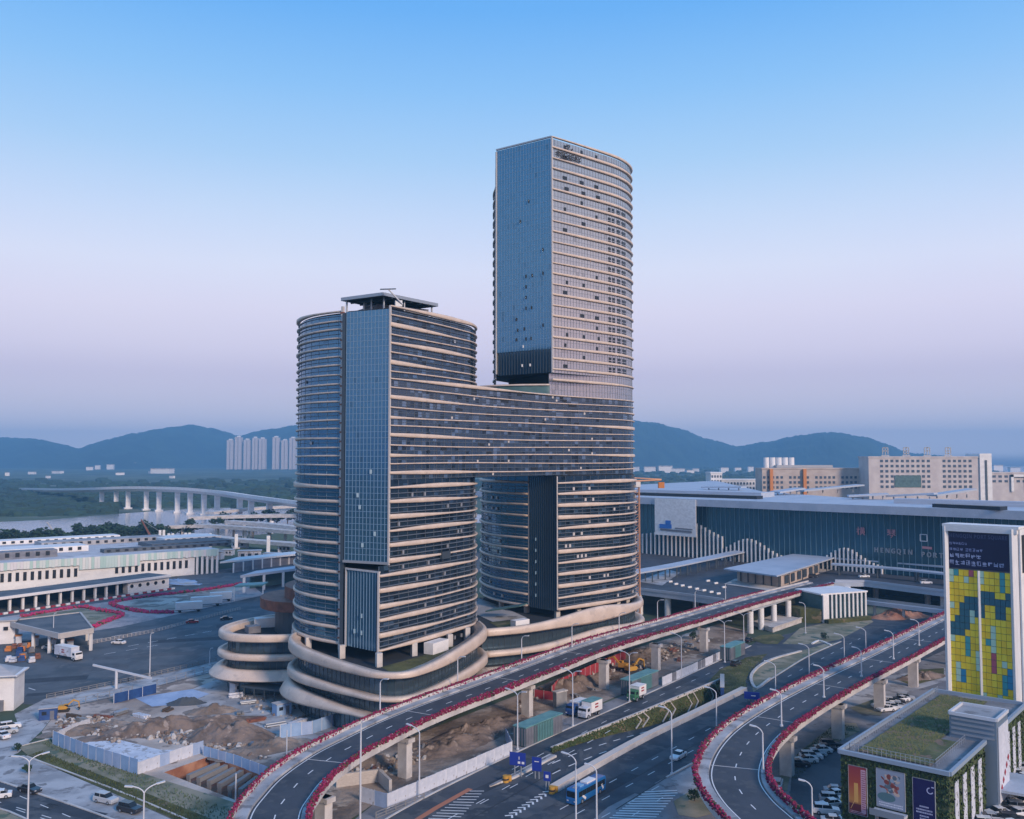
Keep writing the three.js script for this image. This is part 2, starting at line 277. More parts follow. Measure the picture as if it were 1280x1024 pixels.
// the site's sheets are cut round the pit
structure('building_site_ground', sheetGeo(GP([[74, 887], [165, 867], [288, 835], [300, 850], [500, 905], [470, 925], [395, 965], [330, 1010], [300, 1050], [250, 1024], [60, 935], [52, 915]]), 0.06, [pitPts]), M.sand);
sheet('forecourt_paving', [[225, 868], [300, 838], [520, 895], [440, 935], [330, 915], [260, 893]], 4, M.pave);
sheet('planting_strip', [[22, 934], [62, 924], [180, 968], [300, 1006], [340, 1040], [262, 1036], [36, 946]], 4, M.grassDry);
sheet('grass_verge', [[34, 945], [50, 940], [258, 1022], [300, 1045], [248, 1040]], 5, M.grass);
sheet('roadside_footway', [[-20, 967], [-20, 950], [30, 945], [250, 1039], [300, 1075], [210, 1050], [0, 976]], 5, M.pave);
sheet('side_road', [[-60, 968], [0, 977], [210, 1051], [330, 1110], [330, 1500], [-700, 1500], [-400, 1000]], 6, M.asphalt);
sheet('road_median', [[-60, 1002], [0, 1013], [40, 1030], [20, 1038], [-60, 1012]], 7, M.grassDry);
// centre: soil under the ramp and the main road
sheet('excavated_ground', [[380, 1010], [415, 975], [480, 935], [640, 872], [780, 815], [900, 780], [936, 790], [930, 802], [700, 902], [640, 934], [470, 1004], [440, 1024], [400, 1060]], 5, M.soil);
sheet('hoarding_footway', [[400, 1060], [470, 1004], [640, 934], [700, 902], [800, 862], [930, 803], [938, 808], [800, 872], [700, 916], [600, 963], [490, 1020], [430, 1060]], 6, M.paveDark);
{
  const road = GP([[430, 1060], [490, 1020], [600, 963], [700, 916], [800, 872], [938, 808], [950, 800], [990, 792], [1010, 782], [1082, 772], [1180, 760], [1290, 745], [1290, 770], [1180, 814], [1110, 845], [869, 953], [832, 973], [760, 1010], [700, 1060], [500, 1400], [100, 1400]]);
  structure('main_road', sheetGeo(road, 0.14, [[...trenchL, ...trenchR]]), M.asphalt);
}
sheet('traffic_island', [[942, 866], [936, 850], [942, 838], [962, 826], [1000, 815], [1030, 806], [1052, 803], [1010, 822], [965, 850]], 8, M.grassDry);
sheet('planted_island', [[905, 868], [885, 853], [900, 838], [935, 822], [960, 818], [940, 836], [932, 852], [935, 870]], 9, M.grass);
sheet('verge', [[978, 806], [1000, 786], [1030, 780], [1084, 772], [1092, 778], [1050, 800], [1020, 806]], 8, M.grassDry);
sheet('verge', [[938, 800], [950, 795], [975, 793], [981, 798], [972, 806], [955, 806]], 9, M.grass);
// right: paving and parking
sheet('plaza_paving', [[760, 1010], [832, 972], [869, 953], [1110, 844], [1180, 813], [1320, 770], [1500, 850], [1500, 1500], [500, 1500], [700, 1060]], 6, M.paveDark);
sheet('pale_paving', [[838, 975], [870, 956], [905, 940], [900, 968], [850, 1000], [845, 985]], 8, M.pave);
sheet('pale_paving', [[1010, 880], [1085, 850], [1180, 835], [1190, 850], [1130, 868], [1095, 880], [1030, 890]], 8, M.pave);
sheet('lawn', [[842, 1003], [905, 965], [925, 1010], [870, 1024], [848, 1020]], 9, M.grassDry);
sheet('lawn', [[965, 985], [1000, 940], [1045, 905], [1070, 905], [1076, 915], [1050, 928], [1020, 938], [990, 960], [984, 990]], 9, M.grassDry);
sheet('lawn', [[1062, 886], [1095, 874], [1112, 878], [1100, 896], [1075, 893]], 9, M.grassDry);
sheet('lawn', [[1120, 850], [1150, 838], [1180, 836], [1180, 848], [1140, 858]], 9, M.grass);
sheet('car_park', [[985, 1040], [990, 965], [1020, 942], [1050, 930], [1075, 940], [1080, 1100], [980, 1100]], 9, M.asphaltOld);
sheet('car_park', [[1205, 1060], [1245, 985], [1270, 945], [1330, 905], [1500, 950], [1500, 1200], [1205, 1200]], 9, M.asphaltOld);

// ---- kerbs along the carriageways
function kerb(px, w = 0.3, h = 0.16, mat = M.concrete, step = 3) { const ps = curvePx(px, 0, step); return structure('kerb', sweep(ps, () => [[w, 0], [w, h], [0, h], [0, 0]], undefined, false), mat); }
kerb([[430, 1060], [490, 1020], [600, 963], [700, 916], [800, 872], [938, 808]], 0.35, 0.26);
kerb([[0, 977], [105, 1012], [210, 1051]], 0.35, 0.26); kerb([[832, 973], [869, 953], [985, 899], [1110, 845]], 0.35, 0.28);
kerb([[965, 850], [945, 863], [937, 850], [943, 838], [962, 826], [1000, 815]], 0.7, 0.5, M.concrete, 1.5);
kerb([[1052, 803], [1010, 822], [965, 850]], 0.35, 0.3); kerb([[1014, 806], [1024, 802], [1040, 808]], 0.5, 0.5, M.white, 1.5);
kerb([[22, 934], [62, 924]], 0.3, 0.2); kerb([[34, 946], [150, 990], [262, 1037]], 0.3, 0.2); kerb([[36, 1028], [0, 1013], [-60, 1002]], 0.3, 0.25);

// ---- painted markings: each stroke a thin sheet on its road
const dashGeo = new THREE.PlaneGeometry(0.16, 3).rotateX(-Math.PI / 2);
function dashes(px, h, len, gap, parent, w = 0.16, name = 'lane_dash') {
  const a = G(px[0][0], px[0][1], h), b = G(px[1][0], px[1][1], h), L = a.distanceTo(b), d = b.clone().sub(a).normalize(), ry = Math.atan2(-d.x, -d.z);
  for (let s = 0; s + len < L; s += len + gap) { const m = mesh(name, dashGeo, M.whitePaint, parent); m.position.copy(a).addScaledVector(d, s + len / 2); m.rotation.y = ry; m.scale.set(w / 0.16, 1, len / 3); }
}
const roadM = scene.getObjectByName('main_road'), HR = 0.148;
for (const [a, b] of [[[560, 1024], [800, 893]], [[720, 1018], [905, 917]], [[752, 1022], [930, 925]], [[790, 1020], [880, 966]], [[700, 1012], [900, 904]]]) dashes([a, b], HR, 2.4, 5, roadM);
for (const [a, b] of [[[960, 878], [1120, 790]], [[985, 846], [1085, 793]], [[640, 962], [770, 895]], [[780, 890], [930, 822]], [[600, 1005], [670, 968]]]) dashes([a, b], HR, 2.4, 6, roadM);
for (const [a, b] of [[[648, 975], [667, 965]], [[648, 980], [672, 967]], [[664, 979], [684, 968]], [[668, 984], [690, 973]], [[684, 982], [700, 973]]]) dashes([a, b], HR, 11, 1, roadM, 0.3, 'lane_line');
// ramp-end hatching beside the orange line
{
  const a0 = G(540, 1030), a1 = G(590, 988), b0 = G(640, 1024);
  for (let i = 0; i < 13; i++) { const t = i / 12; const p = G(525 + 62 * t, 1030 - 41 * t, HR), q = G(567 + 38 * t, 1032 - 43 * t, HR); mesh('hatch_stripe', bar(p, q, 0.22, 0.004), M.whitePaint, roadM); }
  mesh('orange_line', ribbon([G(505, 1035, HR), G(545, 1010, HR), G(588, 986, HR)], -0.5, 0.5), std([0.42, 0.16, 0.09], 0.8), roadM);
  for (let i = 0; i < 10; i++) { const t = i / 10, c = G(640 + 52 * t, 1019 - 33 * t, HR), d = V(0.6, 0, -0.8), n = V(0.8, 0, 0.6); for (const s of [-1, 1]) mesh('chevron_stroke', bar(c.clone(), c.clone().addScaledVector(d, -0.9).addScaledVector(n, 0.7 * s), 0.32, 0.004), M.whitePaint, roadM); }
  // zebra crossing
  for (let i = 0; i < 16; i++) { const t = i / 15, p = G(806 - 60 * t, 990 + 44 * t, HR), q = G(850 - 44 * t, 988 + 50 * t, HR); mesh('zebra_stripe', bar(p, q, 0.35, 0.004), M.whitePaint, roadM); }
  const sr = scene.getObjectByName('side_road');
  for (const [a, b] of [[[0, 985], [200, 1068]], [[-10, 1000], [120, 1040]], [[20, 1012], [160, 1060]]]) dashes([a, b], 0.126, 2.4, 4, sr);
  const yd = scene.getObjectByName('asphalt_yard');
  for (const [a, b] of [[[115, 800], [260, 775]], [[160, 808], [280, 786]], [[20, 855], [60, 868]], [[130, 818], [200, 806]]]) dashes([a, b], 0.026, 3.4, 3, yd, 0.25);
}
// ---- patched and sealed asphalt: thin relaid sheets and tar seams
{
  const pm = [mapped(noisy(256, 9, [0.026, 0.034, 0.046], [0.04, 0.05, 0.064], 5, 6, 51), 0.85), mapped(noisy(256, 9, [0.06, 0.07, 0.084], [0.082, 0.092, 0.106], 5, 6, 52), 0.85), std([0.016, 0.02, 0.026], 0.7)];
  const rd = scene.getObjectByName('main_road'), yd = scene.getObjectByName('asphalt_yard'), sd = scene.getObjectByName('side_road');
  const patch = (par, x, y, L, W, ry, h, m) => { const g = mesh('asphalt_patch', new THREE.PlaneGeometry(L, W).rotateX(-Math.PI / 2), pm[m], par); const p = G(x, y); g.position.set(p.x, h, p.z); g.rotation.y = ry; const uv = g.geometry.attributes.uv; for (let i = 0; i < uv.count; i++) uv.setXY(i, uv.getX(i) * L, uv.getY(i) * W); };
  for (const [x, y, L, W, m] of [[610, 985, 14, 2.4, 0], [700, 935, 9, 1.8, 1], [760, 985, 16, 3, 0], [830, 945, 20, 2.6, 1], [880, 915, 8, 2, 0], [800, 985, 6, 3, 1], [850, 855, 18, 2, 0], [1000, 850, 18, 3, 0], [1050, 815, 24, 2.6, 1], [1100, 790, 12, 3, 0], [670, 1010, 10, 3, 1], [730, 915, 12, 2, 1]]) patch(rd, x, y, L, W, 0.927, 0.144, m);
  for (const [x, y, L, W, m] of [[60, 850, 18, 5, 0], [180, 820, 26, 4, 1], [240, 800, 22, 5, 0], [130, 835, 12, 6, 1], [330, 780, 30, 6, 0], [80, 866, 16, 3, 0], [220, 832, 14, 3, 1]]) patch(yd, x, y, L, W, 0.3, 0.024, m);
  for (const [x, y, L, W, m] of [[40, 1005, 10, 2, 1], [90, 1015, 12, 3, 0], [10, 992, 6, 2, 0]]) patch(sd, x, y, L, W, -0.42, 0.123, m);
  const seam = (par, pts, h) => mesh('tar_seam', ribbon(curvePx(pts, h, 3), -0.1, 0.1), pm[2], par);
  seam(rd, [[560, 1040], [640, 995], [700, 960]], 0.1455); seam(rd, [[700, 1025], [820, 958], [930, 898]], 0.1455); seam(rd, [[770, 1012], [860, 955]], 0.1455); seam(rd, [[620, 968], [700, 930], [800, 885], [900, 838]], 0.1455); seam(rd, [[970, 866], [1060, 820], [1110, 792]], 0.1455); seam(yd, [[40, 860], [150, 832], [280, 790], [380, 760]], 0.0255); seam(yd, [[120, 880], [200, 842], [300, 800]], 0.0255);
}
// ---- underpass trench: sinking lanes, planted left wall with ribs, right barrier, portal
{
  const L = trenchL, R = [...trenchR].reverse(), N = 24; const lerpP = (A, t) => { const s = t * 2; return s < 1 ? A[0].clone().lerp(A[1], s) : A[1].clone().lerp(A[2], s - 1); };
  const pos = [], uv = [], idx = [], gp = [];
  for (let i = 0; i <= N; i++) { const t = i / N, y = -5 * sm(0, 1.15, t), a = lerpP(L, t), b = lerpP(R, t); pos.push(a.x, y, a.z, b.x, y, b.z); uv.push(0, t * 70, 9, t * 70); gp.push([a.clone().setY(y), b.clone().setY(y)]); if (i < N) { const k = i * 2; idx.push(k, k + 1, k + 2, k + 1, k + 3, k + 2); } }
  const g = new THREE.BufferGeometry(); g.setAttribute('position', new THREE.Float32BufferAttribute(pos, 3)); g.setAttribute('uv', new THREE.Float32BufferAttribute(uv, 2)); g.setIndex(idx); g.computeVertexNormals();
  const up = structure('underpass_road', g, M.asphalt);
  for (const f of [0.36, 0.68]) for (let i = 0; i < 9; i++) { const a = gp[i * 2], b = gp[i * 2 + 1]; mesh('lane_line', bar(a[0].clone().lerp(a[1], f).setY(a[0].y + 0.02), b[0].clone().lerp(b[1], f).setY(b[0].y + 0.02), 0.25, 0.01), M.whitePaint, up); }
  // sloping planted wall
  const wall = thing('retaining_wall', 'green planted retaining wall with pale chevron ribs beside the sinking road', 'retaining wall');
  const pw = [], iw = [], uw = []; const face = (t) => { const a = lerpP(L, t), b = lerpP(R, t), d = b.clone().sub(a).normalize(), y = -5 * sm(0, 1.15, t); return [a.clone().setY(0.9), a.clone().addScaledVector(d, 0.6 + t * 2.2).setY(y)]; };
  for (let i = 0; i <= N; i++) { const [a, b] = face(i / N); pw.push(a.x, a.y, a.z, b.x, b.y, b.z); uw.push(i * 3, 0, i * 3, 5); if (i < N) { const k = i * 2; iw.push(k, k + 1, k + 2, k + 1, k + 3, k + 2); } }
  const gw = new THREE.BufferGeometry(); gw.setAttribute('position', new THREE.Float32BufferAttribute(pw, 3)); gw.setAttribute('uv', new THREE.Float32BufferAttribute(uw, 2)); gw.setIndex(iw); gw.computeVertexNormals(); mesh('planted_face', gw, M.grass, wall);
  const lp = []; for (let i = 0; i <= N; i++) lp.push(lerpP(L, i / N)); mesh('coping', sweep(lp, () => [[0.1, 0], [0.1, 1.05], [-0.35, 1.05], [-0.35, 0]], undefined, false), M.concrete, wall);
  const ea = face(0), eb = ea[1].clone(); mesh('end_face', prism([ea[0], V(eb.x, 0, eb.z), ea[0].clone().add(V(-0.3, 0, 0.2))], 0, 0.95), M.grass, wall);
  for (const t of [0.47, 0.51, 0.62, 0.66, 0.76, 0.8, 0.9, 0.94]) { const [a, b] = face(t), [a2] = face(t - 0.02), [, b2] = face(t + 0.0), [c0, c1] = face(t + 0.035); const m = c0.clone().lerp(c1, 0.55); mesh('rib', [bar(a.clone().add(V(0, 0.12, 0)), m.clone().add(V(0.1, 0.2, 0.1)), 0.22), bar(m.clone().add(V(0.1, 0.2, 0.1)), b2.clone().add(V(0.1, 0.2, 0.1)), 0.22)], M.concrete, wall); }
  const sh = []; // shaggy planting on the wall
  for (let i = 0; i < 900; i++) { const [a, b] = face(rnd()), p = a.lerp(b, rnd() * 0.9); sh.push(new THREE.TetrahedronGeometry(rr(0.12, 0.34)).rotateY(rnd() * 6).translate(p.x + 0.06, p.y + 0.05, p.z + 0.05)); }
  const shm = mesh('climbing_plant', sh, std([0.055, 0.085, 0.025], 0.95), wall); shm.userData.kind = 'stuff';
  // barrier on the right of the trench, carrying on along the main road
  const bp = curvePx([[688, 989], [740, 959], [800, 926], [860, 897], [927, 864]], 0, 2);
  const b = thing('concrete_barrier', 'long pale concrete barrier beside the sinking road lanes', 'barrier');
  mesh('barrier_wall', sweep(bp, () => [[1.5, 0.1], [1.35, 0.95], [0.0, 0.95], [-0.05, -5.2], [0.2, -5.2]], undefined, false), M.concrete, b);
  mesh('cap', sweep(bp, () => [[1.4, 0.95], [1.4, 1.06], [-0.05, 1.06], [-0.05, 0.95]], undefined, false), std([0.62, 0.54, 0.48], 0.8), b);
  // portal
  const e0 = L[2].clone(), e1 = R[2].clone(), por = thing('underpass_portal', 'blue beam over the mouth of the underpass', 'portal');
  mesh('beam', bar(e0.clone().setY(0.7), e1.clone().setY(0.7), 0.8, 2.4), M.bluePanel, por);
  mesh('tunnel_dark_panel', bar(e0.clone().setY(-2.6), e1.clone().setY(-2.6), 0.4, 4.1), M.black, por);  // black panel across the mouth: darkness of the tunnel beyond put into colour
  mesh('sill', bar(e0.clone().setY(1.98), e1.clone().setY(1.98), 1.0, 0.14), M.concrete, por);
}
// ---- pit with concrete beams
{
  const c = pitPts, pit = structure('pit', [flip(prism(c, -2.4, 0.06, false)), sheetGeo(c, -2.4)], M.orangeSoil);
  for (let i = 0; i < 6; i++) { const t = 0.2 + i * 0.13, a = c[0].clone().lerp(c[3], t), b = c[1].clone().lerp(c[2], t); const o = thing('concrete_beam', 'grey concrete beam laid across the orange pit', 'beam', undefined, 0, 'beams over the pit'); const p0 = a.lerp(b, 0.22 + 0.03 * i).setY(-0.5), p1 = b.clone().lerp(a, 0.08).setY(-0.45); mesh('body', bar(p0, p1, 0.8, 0.8), M.concreteDark, o); mesh('bearing', bar(p0.clone().setY(-1.65), p0.clone().lerp(p1, 0.05).setY(-1.65), 0.6, 1.5), M.concreteDark, o); mesh('bearing', bar(p1.clone().setY(-1.65), p1.clone().lerp(p0, 0.05).setY(-1.65), 0.6, 1.5), M.concreteDark, o); }
}
// ---- earth heaps
function heap(name, cx, cy, rx, rz, h, rot, mat, label, s, group) {
  const p0 = G(cx, cy), nr = 26, na = 84, pos = [], uv = [], idx = [];
  for (let r = 0; r <= nr; r++) for (let a = 0; a <= na; a++) {
    const an = a / na * Math.PI * 2, q = r / nr, wob = 1 + 0.3 * (fbm(a / na, 0.3, 5, 3, s) - 0.5) * 2, x = Math.cos(an) * rx * q * wob, z = Math.sin(an) * rz * q * wob;
    const base = Math.pow(Math.cos(q * Math.PI / 2), 1.3), n = fbm((x / 30 + 5) % 1, (z / 30 + 5) % 1, 8, 5, s + 3) - 0.5;
    const n2 = fbm((x / 9 + 5) % 1, (z / 9 + 5) % 1, 7, 5, s + 9) - 0.5; const y = Math.max(q >= 1 ? -0.2 : 0.02, h * base * (1 + 1.5 * n) + (1 - q * q) * n2 * 1.5); pos.push(x, y, z); uv.push(x, z);
    if (r < nr && a < na) { const k = r * (na + 1) + a; idx.push(k, k + 1, k + na + 1, k + 1, k + na + 2, k + na + 1); }
  }
  const g = new THREE.BufferGeometry(); g.setAttribute('position', new THREE.Float32BufferAttribute(pos, 3)); g.setAttribute('uv', new THREE.Float32BufferAttribute(uv, 2)); g.setIndex(idx); g.computeVertexNormals();
  const m = mesh(name, g, mat); m.position.copy(p0); m.position.y = 0.05; m.rotation.y = rot; return tag(m, label, 'heap', group);
}
heap('earth_heap', 205, 912, 17, 4, 1.9, 0.5, M.dirt, 'long low brown bank of earth across the building site', 1);
heap('earth_heap', 287, 922, 9.5, 6, 3.0, 0.2, M.dirt, 'highest dark brown earth mound dotted with pale stones', 2);
heap('earth_heap', 330, 937, 11, 4.5, 1.3, 0.6, M.soil, 'low brown earth bank running up to the ramp', 3);
heap('earth_heap', 266, 890, 5.5, 3, 1.5, 0.2, M.soil, 'small tan sand heap on pale ground', 4);
heap('earth_heap', 236, 880, 5, 2, 1.2, 0.2, std([0.06, 0.075, 0.09], 0.9), 'small dark grey rubble heap by the blue sheets', 5);
heap('earth_heap', 600, 915, 18, 5, 1.7, 0.75, M.dirt, 'brown excavated earth bank below the ramp piers', 6);
heap('earth_heap', 560, 935, 12, 4.5, 1.5, 0.7, M.dirt, 'grey brown rubble bank behind the white hoarding', 7);
heap('earth_heap', 715, 860, 12, 5, 2.4, 0.8, M.dirt, 'brown earth heap beside the red site wall', 8);
heap('earth_heap', 800, 820, 14, 5, 1.4, 0.7, M.soil, 'low reddish earth spread near the far containers', 9);
heap('earth_heap', 1125, 772, 12, 6, 2.6, 0.2, M.orangeSoil, 'orange earth heap under the station deck', 10);
heap('earth_heap', 1152, 848, 8, 3, 1.6, 0.4, M.dirt, 'small grassy mound between the ramp piers', 11);
heap('earth_heap', 120, 912, 11, 4, 1.2, 0.4, M.soil, 'low tan soil spread behind the blue hoarding', 12);
heap('earth_heap', 458, 955, 7, 4, 1.8, 0.6, M.soil, 'brown rubble mound under the near ramp pier', 13);
// loose stones and debris, past counting
{
  const zones = [[[110, 905], [335, 942], 420], [[440, 972], [630, 910], 520], [[650, 878], [880, 802], 240], [[300, 876], [400, 905], 60], [[70, 905], [150, 922], 180]];
  const n = zones.reduce((a, z) => a + z[2], 0), im = new THREE.InstancedMesh(new THREE.DodecahedronGeometry(0.5, 0), M.flower, n); let k = 0; const m4 = new THREE.Matrix4(), q = new THREE.Quaternion();
  for (const [a, b, c] of zones) for (let i = 0; i < c; i++) { const tt = rnd(), p = G(a[0] + (b[0] - a[0]) * tt, a[1] + (b[1] - a[1]) * tt + rr(-9, 9), 0); p.y = rr(0, 0.35); q.setFromEuler(new THREE.Euler(rnd() * 6, rnd() * 6, rnd() * 6)); const s = rr(0.3, 1.3); m4.compose(p, q, V(s * rr(0.6, 1.6), s * 0.7, s)); im.setMatrixAt(k, m4); const c0 = rnd(); im.setColorAt(k, c0 < 0.3 ? rgb(0.45, 0.44, 0.43) : c0 < 0.65 ? rgb(0.16, 0.12, 0.10) : c0 < 0.9 ? rgb(0.26, 0.22, 0.19) : rgb(0.10, 0.14, 0.2)); k++; }
  im.name = 'rubble'; im.castShadow = im.receiveShadow = true; tag(im, 'loose stones and rubble strewn over the building site', 'rubble', null, 'stuff'); scene.add(im);
}
// ================================================================== hills, far land
function hillRange(name, prof, dist, depth, s) {
  const nx = 320, nz = 44, pos = [], uv = [], idx = [], x0 = prof[0][0], x1 = prof[prof.length - 1][0];
  const top = (px) => { let i = 1; while (i < prof.length - 1 && prof[i][0] < px) i++; const a = prof[i - 1], b = prof[i], t = (px - a[0]) / (b[0] - a[0]), u = t * t * (3 - 2 * t) * 0.5 + t * 0.5; return a[1] + (b[1] - a[1]) * u; };
  for (let i = 0; i <= nx; i++) { const px = x0 + (x1 - x0) * i / nx, ridge = dist * (1 + 0.06 * Math.sin(px * 0.021 + s)); const H = CAMH + (573 - top(px) + 2.2 * (fbm((px * 0.013 + 40) % 1, 0.5, 16, 4, s) - 0.5)) * ridge / FPX;
    for (let j = 0; j <= nz; j++) { const v = j / nz, d = ridge + (v - 0.6) * depth, f = v < 0.6 ? Math.pow(Math.sin(v / 0.6 * Math.PI / 2), 1.4) : Math.cos((v - 0.6) / 0.4 * Math.PI / 2); const nz2 = (fbm(i / nx, v, 12, 5, s + 5) - 0.5) * 0.5 * (f < 0.98 ? f : 0) * (1 - f) * 3; const tree = (fbm((i / 40) % 1, (v * 3) % 1, 30, 4, s + 11) - 0.5) * 16 * Math.min(1, f * 3); const y = Math.max(-4, H * f * (1 + nz2) - 2 + tree); const x = (px - 640) / FPX * d; pos.push(x, y, -d); uv.push(x, d); if (i < nx && j < nz) { const k = i * (nz + 1) + j; idx.push(k, k + nz + 1, k + 1, k + 1, k + nz + 1, k + nz + 2); } } }
  const g = new THREE.BufferGeometry(); g.setAttribute('position', new THREE.Float32BufferAttribute(pos, 3)); g.setAttribute('uv', new THREE.Float32BufferAttribute(uv, 2)); g.setIndex(idx); g.computeVertexNormals(); return structure(name, g, M.hill);
}
hillRange('hills', [[-420, 560], [-200, 540], [-60, 545], [0, 548], [40, 549], [72, 555], [97, 561], [130, 552], [165, 543], [200, 537], [240, 532], [268, 537], [298, 546], [330, 538], [372, 533], [450, 548], [560, 560]], 5700, 1900, 2);
hillRange('hills', [[640, 556], [700, 545], [750, 533], [792, 527], [816, 529], [850, 537], [882, 549], [922, 559], [960, 553], [1000, 545], [1040, 541], [1080, 547], [1108, 556], [1135, 567], [1180, 571]], 5500, 1700, 8);
structure('sea_water', sheetGeo([V(1250, 0.4, -3000), V(4200, 0.4, -3400), V(4000, 0.4, -5200), V(2000, 0.4, -6300)], 0.4), M.water);
// far wood and scrub reading as one mass
{
  const spots = []; for (let i = 0; i < 2600; i++) { const px = rr(-60, 660), py = 602 + 44 * Math.pow(rnd(), 0.9) * (px < 420 ? 1 : 0.5); const bank = px < 140 ? 650 - px * 0.05 : 636; if (py > bank - 1) continue; if (rnd() < 0.45 && py < 614) continue; spots.push([px, py]); }
  for (let i = 0; i < 700; i++) spots.push([rr(780, 1260), rr(586, 604)]);
  const im = new THREE.InstancedMesh(new THREE.IcosahedronGeometry(1, 1), M.flower, spots.length), m4 = new THREE.Matrix4(), q = new THREE.Quaternion();
  { const p = im.geometry.attributes.position; for (let i = 0; i < p.count; i++) { const k = 0.75 + 0.5 * hsh(Math.round(p.getX(i) * 50), Math.round(p.getY(i) * 50 + p.getZ(i) * 90), 3); p.setXYZ(i, p.getX(i) * k, p.getY(i) * k, p.getZ(i) * k); } im.geometry.computeVertexNormals(); }
  spots.forEach(([a, b], i) => { const p = G(a, b), s = rr(3, 9) * (-p.z > 1500 ? 1.5 : 1); q.setFromEuler(new THREE.Euler(0, rnd() * 6, 0)); m4.compose(p, q, V(s * rr(1, 2.2), s * rr(0.5, 0.9), s * rr(1, 1.6))); im.setMatrixAt(i, m4); const g = rr(0.7, 1.3); im.setColorAt(i, rgb(0.022 * g, 0.05 * g, 0.03 * g)); });
  im.name = 'far_woodland'; tag(im, 'dark far off woodland across the river', 'woodland', null, 'stuff'); im.castShadow = im.receiveShadow = true; scene.add(im);
}
// ================================================================== elevated ramps with flowering parapets
const DECK = 8.5;
const fl1 = new THREE.InstancedMesh(new THREE.TetrahedronGeometry(0.3), M.flower, 1);   // (only its geometry is reused)
function flowerHedge(ps, off, label, wid = 0.45) {
  const n = normals(ps), per = 64, geo = new THREE.IcosahedronGeometry(0.18, 0), im = new THREE.InstancedMesh(geo, M.flower, (ps.length - 1) * per), m4 = new THREE.Matrix4(), q = new THREE.Quaternion(); let k = 0;
  for (let i = 0; i < ps.length - 1; i++) for (let j = 0; j < per; j++) {
    const t = rnd(), p = ps[i].clone().lerp(ps[i + 1], t), nn = n[i], lush = 0.6 + 0.8 * fbm((i / 97 + t / 97) % 1, 0.4, 24, 3, 5 + off);
    p.addScaledVector(nn, off + (rnd() + rnd() - 1) * wid); p.y += 0.72 + rr(-0.35, 0.4) * lush; q.setFromEuler(new THREE.Euler(rnd() * 6, rnd() * 6, rnd() * 6)); const s = rr(0.5, 1.25) * lush; m4.compose(p, q, V(s, s * 0.8, s)); im.setMatrixAt(k, m4);
    const c = rnd(); im.setColorAt(k, c < 0.12 + 0.25 * Math.max(0, 1 - lush) ? rgb(0.05, 0.07, 0.03) : c < 0.17 ? rgb(0.3, 0.16, 0.2) : c < 0.6 ? rgb(0.17, 0.008, 0.042) : rgb(0.25, 0.014, 0.075)); k++;
  }
  im.name = numbered('flower_hedge'); im.castShadow = im.receiveShadow = true; tag(im, label, 'flowers', null, 'stuff'); scene.add(im); return im;
}
function ramp(leftPx, width, label, side, dashStep) {
  const L = curvePx(leftPx, DECK + 1, 1.6).map((p) => p.setY(DECK)); const C = offset(L, width / 2);
  const r = thing('ramp_bridge', label, 'ramp');
  const W = width / 2;
  mesh('deck', sweep(C, () => [[W, -0.7], [W, 0.0], [-W, 0.0], [-W, -0.7], [-W * 0.55, -1.7], [W * 0.55, -1.7]], undefined, false), M.concrete, r);
  mesh('asphalt', ribbon(C, -W + 1.9, W - 1.1, 0.02), M.deckAsphalt, r);
  mesh('parapet', sweep(C, () => [[-W + 0.28, 0], [-W + 0.22, 0.85], [-W, 0.85], [-W, 0]], undefined, false), M.concrete, r);
  mesh('parapet', sweep(C, () => [[W, 0], [W, 0.75], [W - 0.22, 0.75], [W - 0.28, 0]], undefined, false), M.concrete, r);
  mesh('kerb_step', sweep(C, () => [[-W + 1.9, 0], [-W + 1.85, 0.32], [-W + 0.28, 0.36], [-W + 0.28, 0]], undefined, false), M.pave, r);
  mesh('kerb_step', sweep(C, () => [[W - 0.28, 0], [W - 0.28, 0.3], [W - 1.08, 0.28], [W - 1.1, 0]], undefined, false), M.pave, r);
  mesh('edge_line', ribbon(C, -W + 2.2, -W + 2.36, 0.028), M.whitePaint, r); mesh('edge_line', ribbon(C, W - 1.5, W - 1.35, 0.028), M.whitePaint, r);
  for (let i = 3; i + 2 < C.length; i += dashStep) { const a = C[i].clone().lerp(C[i + 1], 0), b = C[i + 1].clone().lerp(C[i + 2], 0.2), n = normals(C)[i]; a.addScaledVector(n, 0.4).y += 0.03; b.addScaledVector(n, 0.4).y += 0.03; mesh('lane_dash', bar(a, b, 0.16, 0.004), M.whitePaint, r); }
  // expansion joints
  const nn = normals(C); for (let i = 12; i < C.length; i += 19) mesh('expansion_joint', bar(C[i].clone().addScaledVector(nn[i], -W + 1.95).setY(DECK + 0.03), C[i].clone().addScaledVector(nn[i], W - 1.15).setY(DECK + 0.03), 0.25, 0.006), M.concrete, r);
  return { r, C, L, W };
}
function pier(r, px, py, w = 2.0, d = 1.5) {
  const p = G(px, py), h = DECK - 1.7; const sh = new THREE.CylinderGeometry(1, 1, h - 1.1, 4, 1).rotateY(Math.PI / 4);
  mesh('pier', [bx(w, h, d, p.x, h / 2, p.z, -0.6), bx(w * 1.5, 0.7, d * 1.15, p.x, h - 0.35, p.z, -0.6)], M.concrete, r);
}
const A = ramp([[262, 1130], [272, 1070], [287, 1024], [296, 1004], [311, 986], [333, 964], [378, 934], [421, 913], [460, 895], [511, 875], [572, 854], [612, 840], [660, 823], [720, 802], [780, 785], [844, 768], [908, 750], [960, 737], [1010, 725]], 9.8, 'left curved ramp viaduct on rectangular piers running up to the station deck', 'left', 4);
for (const [x, y] of [[404, 1056], [506, 972], [659, 897], [755, 861], [820, 838], [880, 815]]) pier(A.r, x, y);
